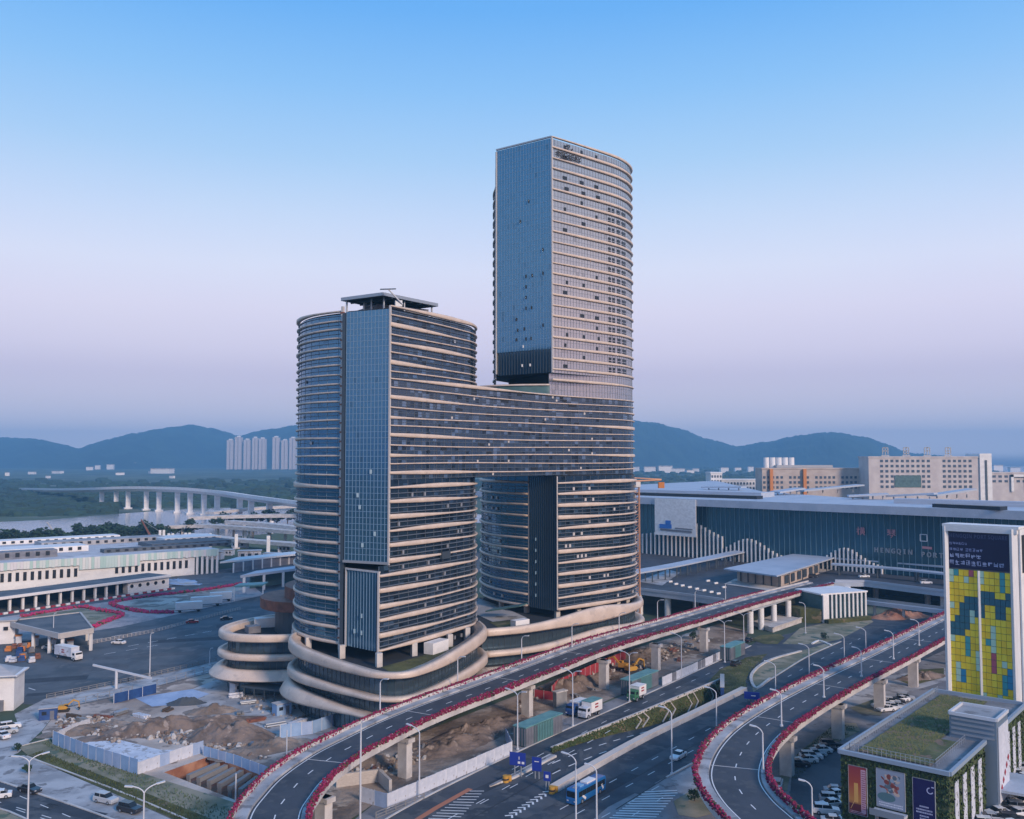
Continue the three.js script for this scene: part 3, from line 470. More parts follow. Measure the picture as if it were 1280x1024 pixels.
const B = ramp([[1010, 1150], [940, 1060], [912, 1024], [884, 994], [870, 966], [875, 940], [897, 911], [935, 884], [1010, 845], [1085, 811], [1177, 767], [1240, 738], [1300, 712]], 10.4, 'right curved ramp viaduct bending past the green roofed building', 'right', 4);
for (const [x, y] of [[984, 970], [1048, 924], [1100, 889], [1142, 859], [1192, 832]]) pier(B.r, x, y, 2.1, 1.6);
{
  const cut = (ps, a, b) => ps.slice(Math.floor(ps.length * a), Math.floor(ps.length * b));
  flowerHedge(cut(A.C, 0, 0.88), -A.W - 0.05, 'magenta bougainvillea along the outer parapet of the left ramp', 0.35);
  flowerHedge(A.C, A.W - 0.05, 'magenta bougainvillea along the inner parapet of the left ramp');
  flowerHedge(B.C, -B.W - 0.05, 'magenta bougainvillea along the outer bend of the right ramp');
  flowerHedge(B.C, B.W - 0.05, 'magenta bougainvillea along the inner bend of the right ramp');
}
// ================================================================== the twin towers
const tower = thing('twin_tower_building', 'twin glass towers with wavy beige bands, joined by a high bridge', 'skyscraper');
const P2 = (a) => a.map(([x, d]) => V(x, 0, -d));
// rounded band swelling along its length
function bandGeo(ps, h, thick, out, phase, sw) {
  const L = ps.length - 1;
  return sweep(ps, (i, t) => {
    const s = Math.pow(Math.max(0, Math.sin(Math.PI * (t * sw[1] + phase))), 2), tk = thick + sw[0] * s, o = out * (1 + 0.25 * s), y = h + sw[2] * Math.sin(Math.PI * 2 * (t * sw[1] * 0.5 + phase));
    return [[-0.1, y - tk * 0.5], [o * 0.7, y - tk * 0.5], [o, y - tk * 0.3], [o, y + tk * 0.3], [o * 0.75, y + tk * 0.5], [-0.1, y + tk * 0.5]];
  });
}
const addBand = (part, ps, h, thick, out, phase, sw, mat = M.band, name = 'facade_band') => mesh(name, bandGeo(ps, h, thick, out, phase, sw), mat, part);
function wallGlass(part, ps, h0, h1, pw, ph, mat, opt = {}) {
  const q = panes(ps, h0, h1, pw, ph, opt.jit ?? 0.004, 0, opt.vary); const g = mesh('glass_panes', q.g, mat, part); g.userData.kind = 'stuff';
  const m = mesh('mullions', mullions(q.grid, h0, h1, q.ny, opt.w ?? 0.08, opt.d ?? 0.12, opt.rails ?? true, opt.every ?? 1), opt.mat ?? M.railMid, part); m.userData.kind = 'stuff'; return q;
}
// --- low tower
const T1L = path([[-45.6, 243], [-49.6, 232], [-51.1, 222], [-49.5, 213.9], [-45.3, 206.8], [-40.6, 202.4], [-36.7, 199.8]]);
const T1R = path([[-25.8, 193], [-21.4, 200], [-16.6, 208], [-12.6, 215.3], [-9.9, 221], [-9.2, 228], [-10.8, 235], [-15, 241]]);
const T1RL = path([[-27.4, 190.6], [-21.6, 199.4], [-16.6, 207.6], [-12.6, 215.2], [-9.8, 221], [-9.1, 228], [-10.8, 235], [-15, 241]]);
const RB = path([[-25.8, 193], [-21.4, 200], [-16.6, 208], [-11.8, 215.4], [-7.6, 222], [0, 231.5], [10.7, 244], [17, 249.4], [23.2, 255], [30.6, 262.4], [34.2, 268], [35.9, 274.5], [34, 282], [28, 288]]);
const BASE = 15, BR0 = 50, BR1 = 71.6, TOP1 = 87.3, STEP1 = 32.6;
const ins = (ps, d) => offset(ps, -d);
{
  const back1 = P2([[-15, 241], [-28, 248], [-40, 248]]);
  const lowT = mesh('low_tower', [prism([...ins(T1L, 0.5), V(-35.4, 0, -198.2), V(-26.2, 0, -193.8), ...ins(T1R, 0.5), ...back1], STEP1, TOP1 - 0.6), prism([...ins(T1L, 0.5), V(-35, 0, -198.2), V(-27.4, 0, -191.8), ...ins(T1RL, 0.5), ...back1], BASE, STEP1 - 1.2)], M.core, tower);
  // glass behind the bands
  wallGlass(lowT, T1L, BASE, TOP1 - 1, 1.6, 1.0, M.glassBlue, { rails: false, every: 2, mat: M.bayMullion }); wallGlass(lowT, T1R, STEP1, TOP1 - 1, 1.6, 1.0, M.glass, { rails: false, every: 2, vary: true }); wallGlass(lowT, T1RL, BASE, STEP1, 1.6, 1.0, M.glass, { rails: false, every: 2, vary: true });
  // bay: flat sheet of glass with close verticals
  wallGlass(lowT, path([[-35.7, 197.6], [-25.8, 193]], 1, false), STEP1 + 0.6, TOP1 - 0.9, 0.9, 1.3, M.glassBlue, { w: 0.12, d: 0.14, mat: M.bayMullion });
  wallGlass(lowT, path([[-35.2, 197.4], [-27.4, 190.7]], 1, false), BASE + 0.2, STEP1 - 1.4, 0.9, 1.3, M.glassBlue, { w: 0.14, d: 0.2, rails: false, mat: M.bayMullion });
  // frames round the bay
  const post = (x, d, h0, h1, w, mat, dd = w) => mesh('edge_post', bx(w, h1 - h0, dd, x, (h0 + h1) / 2, -d, -0.45), mat, lowT);
  post(-36.9, 199.3, BASE - 1, TOP1 + 0.6, 0.55, M.bandThin); post(-36.2, 198.4, BASE, TOP1 - 1, 0.9, M.frameDark, 0.8); post(-25.7, 192.9, STEP1, TOP1 - 0.2, 0.38, M.bandThin); post(-27.4, 190.5, BASE, STEP1 - 1, 0.38, M.bandThin); post(-35.3, 197.3, BASE, STEP1 - 1, 0.3, M.bandThin);
  mesh('soffit_beam', [bar(V(-36, STEP1 + 0.35, -197.5), V(-25.6, STEP1 + 0.35, -192.8), 0.5, 0.5)], M.frame, lowT); mesh('soffit_beam', [bar(V(-35.4, STEP1 - 1.2, -197.4), V(-27.2, STEP1 - 1.2, -190.6), 0.4, 0.35)], M.bandThin, lowT);
  for (let h = BASE + 1.5; h < TOP1; h += 2.0) mesh('post_joint', bx(0.75, 0.35, 0.75, -36.95, h, -199.35, -0.45), M.copper, lowT);
  // bands: close ones above the bridge floor, wider below
  let k = 0;
  for (let h = TOP1 - 0.35; h > BR0 + 0.3; h -= 1.98, k++) {
    const thick = k % 2 === 0 ? 0.32 : 0.28, swell = k % 2 === 0 ? 0.66 : 0.04, ph = (k * 0.29) % 1;
    addBand(lowT, T1L, h, thick + 0.08, 0.6, ph, [swell * 0.9, 1.1, 0.12]);
    if (h > BR1) addBand(lowT, T1R, h, thick, 0.55, ph * 0.6 + 0.05, [swell, 1.15, 0.15]);
  }
  let j = 0;
  for (let h = BR0 - 1.4; h > BASE - 0.6; h -= 3.02, j++) {
    const ph = (j * 0.37) % 1; addBand(lowT, T1L, h, 0.7, 0.75, ph, [0.75, 1.1, 0.15]);
    const R = h > STEP1 - 1.5 ? T1R : T1RL; addBand(lowT, R, h, 0.38, 0.7, ph * 0.5 + 0.05, [0.7, 1.25, 0.2]);
    for (const f of [1.0, 2.0]) { if (h - f < BASE) continue; addBand(lowT, R, h - f - 0.15, 0.2, 0.4, 0, [0, 1, 0], M.railMid, 'sill_rail'); addBand(lowT, T1L, h - f - 0.15, 0.14, 0.3, 0, [0, 1, 0], M.railMid, 'sill_rail'); }
    // short bright stub posts in the window rows
    for (let q = 0; q < 3; q++) { const i = 2 + Math.floor(rnd() * (R.length * 0.72)); const p = R[i].clone().addScaledVector(normals(R)[i], 0.3); mesh('stub_post', bx(0.5, 0.8, 0.3, p.x, h - 1.6, p.z, 1.05), M.frame, lowT); }
  }
  for (let h = TOP1 - 1.34; h > BR0; h -= 1.98) { addBand(lowT, T1L, h, 0.1, 0.22, 0, [0, 1, 0], M.railMid, 'sill_rail'); if (h > BR1) addBand(lowT, T1R, h, 0.1, 0.22, 0, [0, 1, 0], M.railMid, 'sill_rail'); }
  // open panes
  for (let q = 0; q < 26; q++) { const R = rnd() < 0.6 ? T1R : T1L, i = 2 + Math.floor(rnd() * (R.length - 9)), p = R[i].clone().addScaledVector(normals(R)[i], 0.2), t = R[i + 1].clone().sub(R[i]); mesh('open_window', bx(0.8, 0.7, 0.1, p.x, TOP1 - 1.34 - 1.98 * Math.floor(rr(1, 17)), p.z, Math.atan2(-t.z, t.x)), q % 2 ? M.winDark : M.frame, lowT); }
  // bay windows left open
  for (const [f, h] of [[0.5, 22], [0.28, 18.6], [0.5, 18.5], [0.42, 36.5], [0.7, 39], [0.35, 44.5], [0.6, 52], [0.3, 47]]) { const lo = h < STEP1, a = lo ? V(-35.2, 0, -197.4) : V(-35.7, 0, -197.6), b = lo ? V(-27.4, 0, -190.7) : V(-25.8, 0, -193), p = a.lerp(b, f); mesh('open_window', bx(0.7, 0.9, 0.12, p.x, h, p.z + 0.1, lo ? 0.71 : 0.43), M.openPane, lowT); }
  // dark proud box painting a recess's shade where the step breaks the bands
  const rp = T1R[13].clone().addScaledVector(normals(T1R)[13], 0.7); mesh('recess_shade_box', bx(3.4, 1.6, 0.6, rp.x, STEP1 + 0.4, rp.z, 1.05), M.frameDark, lowT);
  // roof: dark canopy on posts, cleaning crane
  const cn = P2([[-38, 203.4], [-27.8, 196.6], [-17.2, 211], [-28, 218.5]]), roof = mesh('roof_canopy', prism(cn, 90.0, 90.45), M.frameDark, lowT);
  mesh('rim', [0, 1, 2, 3].map((i) => bar(cn[i].clone().setY(90.2), cn[(i + 1) % 4].clone().setY(90.2), 0.35, 0.7)), M.steel, roof);
  for (const [x, d] of [[-36.8, 203.4], [-33, 204], [-28, 199.5], [-24, 203.5], [-18.5, 210.8], [-28, 215], [-31, 201.5]]) mesh('post', cyl(0.22, 0.22, 3.6, x, 86.6, -d), M.steel, roof);
  for (let i = 1; i < 6; i++) mesh('joist', bar(cn[0].clone().lerp(cn[3], i / 6).setY(89.75), cn[1].clone().lerp(cn[2], i / 6).setY(89.75), 0.2, 0.4), M.frameDark, roof);
  const cr = mesh('cleaning_crane', bx(1.5, 1.3, 1.5, -24.6, 88.2, -197.5, 0.3), M.steel, lowT); mesh('jib', tube(V(-23.6, 88.0, -197), V(-26.4, 90.9, -195), 0.16), M.lampWhite, cr); mesh('cross_arm', tube(V(-28.2, 90.9, -195), V(-24.8, 91.0, -195), 0.13), M.frameDark, cr);
  const plantTop = mesh('plant_room', bx(13, 2.2, 12, -28, 88.0, -212, 0.6), M.greyPanel, lowT); for (let i = 0; i < 4; i++) mesh('duct', bx(1.6, 1.1, 1.6, -33 + i * 3, 89.5, -208 - i * 2, 0.4), M.steel, plantTop);
}
// --- sky bridge carrying the bands across both towers
{
  const i0 = RB.findIndex((p) => p.x > -8.4), i1 = RB.findIndex((p) => p.x > 11);
  const sb = mesh('sky_bridge', prism([...ins(RB, 0.5).slice(i0 - 4, i1 + 4), V(2, 0, -262), V(-8, 0, -264), V(-13, 0, -240)], BR0 + 0.2, BR1 - 0.3), M.core, tower);
  { const ro = offset(RB, 0.09); wallGlass(sb, ro, BR0 + 0.3, BR1 - 0.4, 1.4, 1.05, M.glassLink, { rails: false, every: 2, vary: true }); };
  let k = 0; for (let h = BR1; h > BR0 - 0.2; h -= 2.0, k++) addBand(sb, RB, h, k % 2 ? 0.28 : 0.32, 0.55, (k * 0.23) % 1 * 0.8, [k % 2 ? 0.05 : 0.62, 2.2, 0.18]);
  for (let h = BR1 - 1; h > BR0; h -= 2.0) addBand(sb, RB, h - 0.1, 0.1, 0.22, 0, [0, 1, 0], M.railMid, 'sill_rail');
  for (let q = 0; q < 34; q++) { const i = 12 + Math.floor(rnd() * 44), p = RB[i].clone().addScaledVector(normals(RB)[i], 0.12), t = RB[i + 1].clone().sub(RB[i]), w = rnd() < 0.35; mesh('open_window', bx(w ? 0.6 : rr(1.2, 3), w ? 0.6 : 0.75, 0.1, p.x, BR1 - 1.5 - 2.0 * Math.floor(rr(0, 11)) + (rnd() < 0.5 ? 0.1 : 0.9), p.z, Math.atan2(-t.z, t.x)), w ? M.bandThin : M.winDark, sb); }
  // roof terrace with curved kerb
  const terr = mesh('terrace', prism(P2([[-9, 222.5], [-1, 231], [10, 243], [-4, 256], [-8.5, 258], [-11, 250], [-12, 238]]), BR1 - 0.2, BR1 + 0.25), M.roofGrey, sb);
  mesh('parapet', sweep(path([[-8.6, 262], [-9.2, 252], [-5.5, 247.5], [2, 244.4], [10, 243.4]], 1).map((p) => p.setY(BR1)), () => [[0.3, 0], [0.25, 2.5], [-0.2, 2.5], [-0.2, 0]]), M.tealDark, terr); mesh('parapet_cap', sweep(path([[-8.6, 262], [-9.2, 252], [-5.5, 247.5], [2, 244.4], [10, 243.4]], 1).map((p) => p.setY(BR1 + 2.5)), () => [[0.6, 0], [0.6, 0.4], [-0.3, 0.4], [-0.3, 0]]), M.band, terr);
  mesh('roof_light', prism(P2([[-7.5, 250], [-4.5, 247.8], [4, 245.6], [1, 252], [-5, 256]]), BR1 + 0.3, BR1 + 2.9), M.tealDark, terr);
}
// --- tall tower
{
  const U2 = path([[10.7, 244], [17, 249.4], [23.2, 255], [27.2, 258.6], [30.8, 262.4], [34.2, 268], [35.9, 274.5], [34, 282], [28, 288]]);
  const TOP2 = 141.4, UB = 77.6, LF0 = V(-4.4, 0, -255), LF1 = V(10.7, 0, -244);
  const R2 = path([[11.9, 244.2], [17, 248.8], [23.2, 254.4], [30.4, 261.8], [34.4, 267.6], [36.4, 274.5], [35, 282], [29, 288]]);
  const L2 = path([[-4, 294], [-8, 287], [-8.9, 279], [-6.6, 268], [-1.6, 258.6], [4.4, 252]]);
  const tall = mesh('tall_tower', [prism([V(-4.1, 0, -255.6), V(10.5, 0, -244.9), ...ins(U2, 0.5), ...P2([[16, 290], [2, 284], [-5, 270]])], UB, TOP2 - 0.6), prism([...ins(U2, 1.7), ...P2([[16, 290], [4, 284], [-1, 266], [11, 246.5]])], BR1 - 0.2, UB - 0.1), prism([...ins(L2, 0.5), V(5, 0, -252), V(11.6, 0, -245), ...ins(R2, 0.5), ...P2([[16, 294]])], BASE, BR0 + 0.2)], M.core, tower);
  // left glass face
  wallGlass(tall, [LF0, LF1], UB + 6.4, TOP2 - 0.3, 0.95, 1.42, M.glassBlue, { w: 0.10, d: 0.12, mat: M.bayMullion });
  wallGlass(tall, [LF0.clone().add(V(0.6, 0, 0)), LF1], UB + 0.1, UB + 6.4, 0.95, 2.1, M.glassMid, { w: 0.16, d: 0.3, rails: false, mat: M.frameDark });
  mesh('edge_post', bx(0.45, TOP2 - UB, 0.45, 10.75, (TOP2 + UB) / 2, -244, -0.7), M.bandThin, tall); mesh('edge_post', bx(0.4, TOP2 - UB - 1, 0.4, -4.4, (TOP2 + UB) / 2, -254.9, -0.7), M.bandThin, tall);
  mesh('parapet_cap', bar(LF0.clone().setY(TOP2 + 0.1), LF1.clone().setY(TOP2 + 0.1), 0.5, 0.4), M.frame, tall);
  // narrow return on the far left, banded
  const ST = path([[-5.3, 268], [-5.1, 262], [-4.6, 257.5], [-4.45, 255.4]], 1);
  wallGlass(tall, ST, BR1, 131, 1.4, 2.8, M.glass, { w: 0.12 }); for (let h = 131; h > BR1 + 1; h -= 2.85) addBand(tall, ST, h, 0.4, 0.35, 0, [0, 1, 0]);
  wallGlass(tall, [V(-4.2, 0, -262), V(-4.2, 0, -256)], 131, TOP2 - 1, 1.4, 2.8, M.glass, { w: 0.12 });
  // right face
  wallGlass(tall, U2, UB, TOP2 - 0.5, 1.15, 1.42, M.glassPaleSky, { w: 0.07, d: 0.1 }); const nSet = normals(U2), setB = U2.map((p, i) => p.clone().addScaledVector(nSet[i], -1.3 * (1 - sm(0.12, 0.36, i / (U2.length - 1))))); wallGlass(tall, setB, BR1, UB - 0.05, 1.15, 1.7, M.glassPaleSky, { w: 0.07, d: 0.1 }); mesh('soffit', [...[0]].map(() => ribbon(U2.slice(0, Math.ceil(U2.length * 0.36)), -1.5, 0.3, UB - 0.03)), M.frame, tall);
  let k = 0; for (let h = TOP2; h > BR1 + 1.2; h -= 2.86, k++) { if (h < UB + 1.2 && h > UB - 0.8) { } const seg = U2; addBand(tall, seg, h, 0.34, 0.5, 0.02 + (k * 0.13) % 0.25, [0.42, 0.95, 0.1]); }
  // windows: single dark vents, and the stacked dark lights at the rounded end
  const nU = normals(U2), Ls = U2.length - 1; const onU = (f) => { const s = f * Ls, i = Math.floor(s), p = U2[i].clone().lerp(U2[Math.min(i + 1, Ls)], s - i), t = U2[Math.min(i + 1, Ls)].clone().sub(U2[i]); return [p.addScaledVector(nU[i], 0.07), Math.atan2(-t.z, t.x)]; };
  const tot = Ls; for (let q = 0; q < 22; q++) {
    const h = TOP2 - 1.55 - 2.86 * q;
    for (const f of [0.085, 0.2, 0.305]) if (hsh(q, Math.round(f * 100), 4) < 0.52) { const [p, ry] = onU(f + (hsh(q, 1, 7) < 0.3 ? 0.012 : 0)); mesh('window', bx(hsh(q, 3, 2) < 0.3 ? 1.5 : 0.8, 0.95, 0.08, p.x, h - 0.2, p.z, ry), M.winDark, tall); }
    if (q > 4) { for (const [f, w] of [[0.40, 1.1], [0.43, 1.1], [0.475, 1.6], [0.53, 2.2]]) for (const dy of [-0.45, 0.5]) { if (f > 0.5 && q < 3) continue; const [p, ry] = onU(f); mesh('window', bx(w, 0.72, 0.08, p.x, h + dy - 0.25, p.z, ry), M.winDark, tall); } }
  }
  for (const [f, h] of [[0.6, 125], [0.45, 119.8], [0.85, 111], [0.55, 104.4], [0.66, 104.4], [0.85, 104.6], [0.55, 101.5], [0.55, 98.6], [0.55, 95.6], [0.65, 95.6], [0.38, 92.8], [0.52, 90], [0.85, 90.5], [0.38, 87.2], [0.55, 87.2], [0.64, 87.2], [0.4, 89.8]]) { const p = LF0.clone().lerp(LF1, f); mesh('window', bx(0.7, 0.9, 0.08, p.x - 0.02, h, p.z + 0.06, 0.63), M.winDark, tall); }
  for (const [f, h] of [[0.5, 85.2], [0.48, 80], [0.62, 80]]) { const p = LF0.clone().lerp(LF1, f); mesh('window', bx(0.6, 0.7, 0.08, p.x - 0.03, h, p.z + 0.12, 0.63), M.lampWhite, tall); }
  // roof sign: an emblem over a row of characters, made of strokes standing off the glass
  const sg = M.black; const stroke = (f, y0, f1, y1, w) => { const [a] = onU(f), [b] = onU(f1); a.setY(y0); b.setY(y1); return bar(a.add(V(0.25, 0, 0.25)), b.add(V(0.25, 0, 0.25)), 0.15, w); };
  mesh('emblem', [stroke(0.09, 140.2, 0.112, 140.2, 0.28), stroke(0.112, 140.2, 0.095, 138.9, 0.28), stroke(0.095, 138.9, 0.105, 138.9, 0.28), stroke(0.122, 139.0, 0.13, 139.6, 0.35)], sg, tall);
  const gl = [[[0, .9, 1, .9], [0, .5, 1, .5], [0, .9, 0, .5], [1, .9, 1, .5], [.5, 1.1, .5, 0]], [[0, 1, 1, 1], [.5, 1, .5, 0], [0, .5, 1, .5], [0, 0, 1, 0]], [[0, 1, 0, 0], [0, 1, 1, 1], [1, 1, 1, 0], [0, 0, 1, 0], [0, .5, 1, .5]], [[0, .8, 1, .8], [.5, 1, .5, 0], [.5, .6, 0, 0], [.5, .6, 1, 0]], [[0, 1, 1, 1], [0, 1, 0, 0], [.3, .6, 1, .6], [.65, .9, .65, 0], [.3, .2, 1, .2]], [[0, .9, 1, .9], [.2, 1, .2, 0], [.8, 1, .8, 0], [0, .4, 1, .4]], [[0, 1, .5, .6], [.5, .6, 1, 1], [.5, .6, .5, 0], [0, .3, 1, .3]]];
  gl.forEach((g, i) => { const f0 = 0.028 + i * 0.0235, w = 0.018; mesh('sign_character', g.map(([a, b, c, d]) => stroke(f0 + a * w, 136.3 + b * 1.5, f0 + c * w + 0.0004, 136.3 + d * 1.5 + 0.001, 0.2)), sg, tall); });
  // lower shaft
  wallGlass(tall, L2, BASE, BR0, 1.6, 1.0, M.glassBlue, { rails: false, every: 2 }); wallGlass(tall, R2, BASE, BR0, 1.6, 1.0, M.glass, { rails: false, every: 2, vary: true }); wallGlass(tall, [V(4.7, 0, -251.6), V(11.8, 0, -244.3)], BASE - 0.4, BR0, 0.8, 2, M.glassMid, { w: 0.12, d: 0.2, rails: false, mat: M.frameDark });
  mesh('edge_post', bx(0.35, BR0 - BASE, 0.35, 4.6, (BASE + BR0) / 2, -251.8, 0.7), M.bandThin, tall); mesh('edge_post', bx(0.3, BR0 - BASE, 0.3, 11.9, (BASE + BR0) / 2, -244.1, 0.7), M.bandThin, tall);
  let j = 0; for (let h = BR0 - 1.8; h > BASE - 0.5; h -= 3.02, j++) {
    const ph = (j * 0.31) % 1; addBand(tall, L2, h, 0.6, 0.8, ph, [0.3, 1, 0.1]); addBand(tall, R2, h, 0.45, 0.7, ph * 0.5, [0.68, 1.2, 0.2]);
    for (const f of [1.15, 2.1]) { if (h - f < BASE) continue; addBand(tall, R2, h - f, 0.16, 0.35, 0, [0, 1, 0], M.railMid, 'sill_rail'); addBand(tall, L2, h - f, 0.16, 0.35, 0, [0, 1, 0], M.railMid, 'sill_rail'); }
    for (const R of [R2, L2]) for (let q = 0; q < 3; q++) { const i = 2 + Math.floor(rnd() * (R.length * 0.7)), n = normals(R)[i], t = R[i + 1].clone().sub(R[i]), p = R[i].clone().addScaledVector(n, 0.2); mesh('stub_post', bx(0.7, 0.8, 0.3, p.x, h - 1.6, p.z, Math.atan2(-t.z, t.x)), M.bandThin, tall); }
  }
  for (let i = 0; i < 6; i++) mesh('lit_blind', bx(0.7, 0.8, 0.1, 6.5, 18 + i * 3, -249.7, 0.78), M.openPane, tall);
}
// --- podium: sculpted bands round three lobes
{
  const F = path([[-45, 224], [-48.4, 214], [-48.9, 206], [-45.6, 198.5], [-39.5, 191.6], [-32.5, 185.2], [-25.5, 180], [-20.5, 180.2], [-16.4, 185.6], [-12, 195], [-8.2, 206], [-6.4, 216], [-8, 224]], 1.2);
  const Lb = path([[-56, 246], [-64, 240], [-69, 231], [-69.6, 222.5], [-65.5, 216.4], [-57, 214.4], [-47, 216]], 1.2);
  const Rr = path([[-6.5, 221.5], [3, 226], [13.7, 235], [24.8, 246.6], [32, 255.4], [36.2, 264], [37.4, 272], [35, 283], [28, 292]], 1.2);
  const pod = mesh('podium', [prism([...ins(F, 2.0), ...P2([[-20, 240], [-38, 240]])], 0, 12.6), prism([...ins(Lb, 2.0), ...P2([[-44, 226], [-48, 244]])], 0, 12.55), prism([...ins(Rr, 2.0), ...P2([[10, 296], [-12, 280], [-26, 250], [-12, 228]])], 0, 12.5)], M.core, tower);
  const gl = (ps, a, b, mat = M.glassDark) => { const q = panes(ins(ps, 1.7), a, b, 1.5, (b - a) / 2, 0.02), g = mesh('glass_panes', q.g, mat, pod); g.userData.kind = 'stuff'; const m = mesh('mullions', mullions(q.grid, a, b, q.ny, 0.09, 0.14, false), M.frameDark, pod); m.userData.kind = 'stuff'; };
  for (const ps of [F, Lb, Rr]) { gl(ps, 0.3, 4.6); gl(ps, 5.2, 8); gl(ps, 8.6, 12.4); }
  // band of varying height: f(t) -> [centre, height, outward]
  const pb = (ps, f, name = 'podium_band') => mesh(name, sweep(ps, (i, t) => { const [c, h, o, lean = 0] = f(t); return [[-1.9, c - h * 0.5], [o * 0.6 + lean, c - h * 0.5], [o + lean * 0.8, c - h * 0.32], [o + lean * 0.3, c + h * 0.1], [o * 0.8, c + h * 0.38], [o * 0.35, c + h * 0.5], [-0.45, c + h * 0.5], [-0.6, c + h * 0.3], [-1.9, c + h * 0.3]]; }), M.band, pod);
  const dip = (t, c, w) => Math.exp(-Math.pow((t - c) / w, 2));
  pb(F, (t) => [13.9 + 0.5 * Math.cos(t * 6.28) - 0.4 * dip(t, 0.55, 0.2), 2.7 - 1.5 * dip(t, 0.53, 0.17), 0.6]);
  pb(F, (t) => [8.5, 2.1 - 1.2 * dip(t, 0.5, 0.16), 0.8]);
  pb(F, (t) => [5.1 - 0.4 * t, 0.5 + 2.8 * (1 - sm(0.15, 0.56, t)), 1.2, 1.6 * (1 - sm(0.1, 0.5, t))]);
  pb(Lb, (t) => [13.3, 1.8, 0.6]); pb(Lb, (t) => [8.9, 1.5, 0.8]); pb(Lb, (t) => [5.0, 2.2, 1.1, 1.9]);
  pb(Rr, (t) => [13.3 + 0.6 * dip(t, 0.4, 0.2), 1.8 + 2.2 * dip(t, 0.4, 0.16), 0.8]); pb(Rr, (t) => [8.2 + 0.3 * dip(t, 0.4, 0.2), 1.4 + 2.2 * dip(t, 0.42, 0.16), 1.1]); pb(Rr, (t) => [4.6, 0.8, 1.2]);
  // columns under the towers
  for (const [x, d] of [[-27, 189], [-36, 197], [-21, 199.5], [-14, 209], [-10.5, 217], [-45, 205.5], [-50, 214], [12, 246], [18, 252], [24, 257.4], [30, 263.5], [33.5, 270], [4, 255], [-3, 264]]) mesh('column', bx(1.2, 3.6, 1.0, x, 13.6, -d, 0.5), M.concrete, pod);
  mesh('entrance_box', bx(6, 2.4, 2.4, -16.5, 13.9, -203, 1.05), M.white, pod); mesh('roof_garden', sheetGeo(P2([[-24, 184], [-19, 185], [-14, 196], [-10, 212], [-14, 209], [-20, 198], [-26.5, 188.5]]), 12.66), M.grass, pod);
  mesh('roof_garden', sheetGeo(P2([[-3, 231], [6, 236], [2, 243], [-6, 240]]), 12.62), M.grass, pod); mesh('kiosk', bx(4.5, 2.2, 2, 2, 13.6, -231.6, 0.7), M.white, pod);
  mesh('roof_deck', sheetGeo(P2([[-5, 240], [4, 246], [-2, 262], [-10, 280], [-14, 262]]), 12.64), M.roofGrey, pod); mesh('awning', bar(V(-6, 14.5, -247), V(3, 16.5, -243), 5, 0.3), M.tealDark, pod);
  // brown drum on the left lobe
  const drum = mesh('roof_drum', prism(path([[-44, 240], [-55.4, 238], [-58.4, 229], [-54, 222.6], [-45.6, 221]], 2), 12.5, 18.2), M.frameDark, pod);
  mesh('cladding', prism(path([[-43, 242], [-60.5, 241.5], [-62.4, 230], [-56.5, 221.8], [-45, 219.6]], 2), 18.2, 20.6), M.copper, drum); mesh('cladding', prism(path([[-43, 243], [-55, 241.5], [-56.6, 231], [-52, 223], [-45, 221.5]], 2), 20.6, 23.4), M.copper, drum);
  mesh('service_box', bx(5, 2.2, 3, -62, 13.8, -233, 0.3), M.white, pod); mesh('service_box', bx(3, 1.6, 3, -63, 13.4, -226, 0.6), M.greyPanel, pod);
  mesh('entrance_canopy', prism(P2([[-62, 213], [-50, 208], [-49, 212], [-60, 217]]), 2.6, 3.0), M.frameDark, pod);
  for (let i = 0; i < 5; i++) mesh('canopy_post', cyl(0.15, 0.15, 2.6, -61 + i * 2.6, 0, -212.4 + i * 1.05), M.frameDark, pod);
}
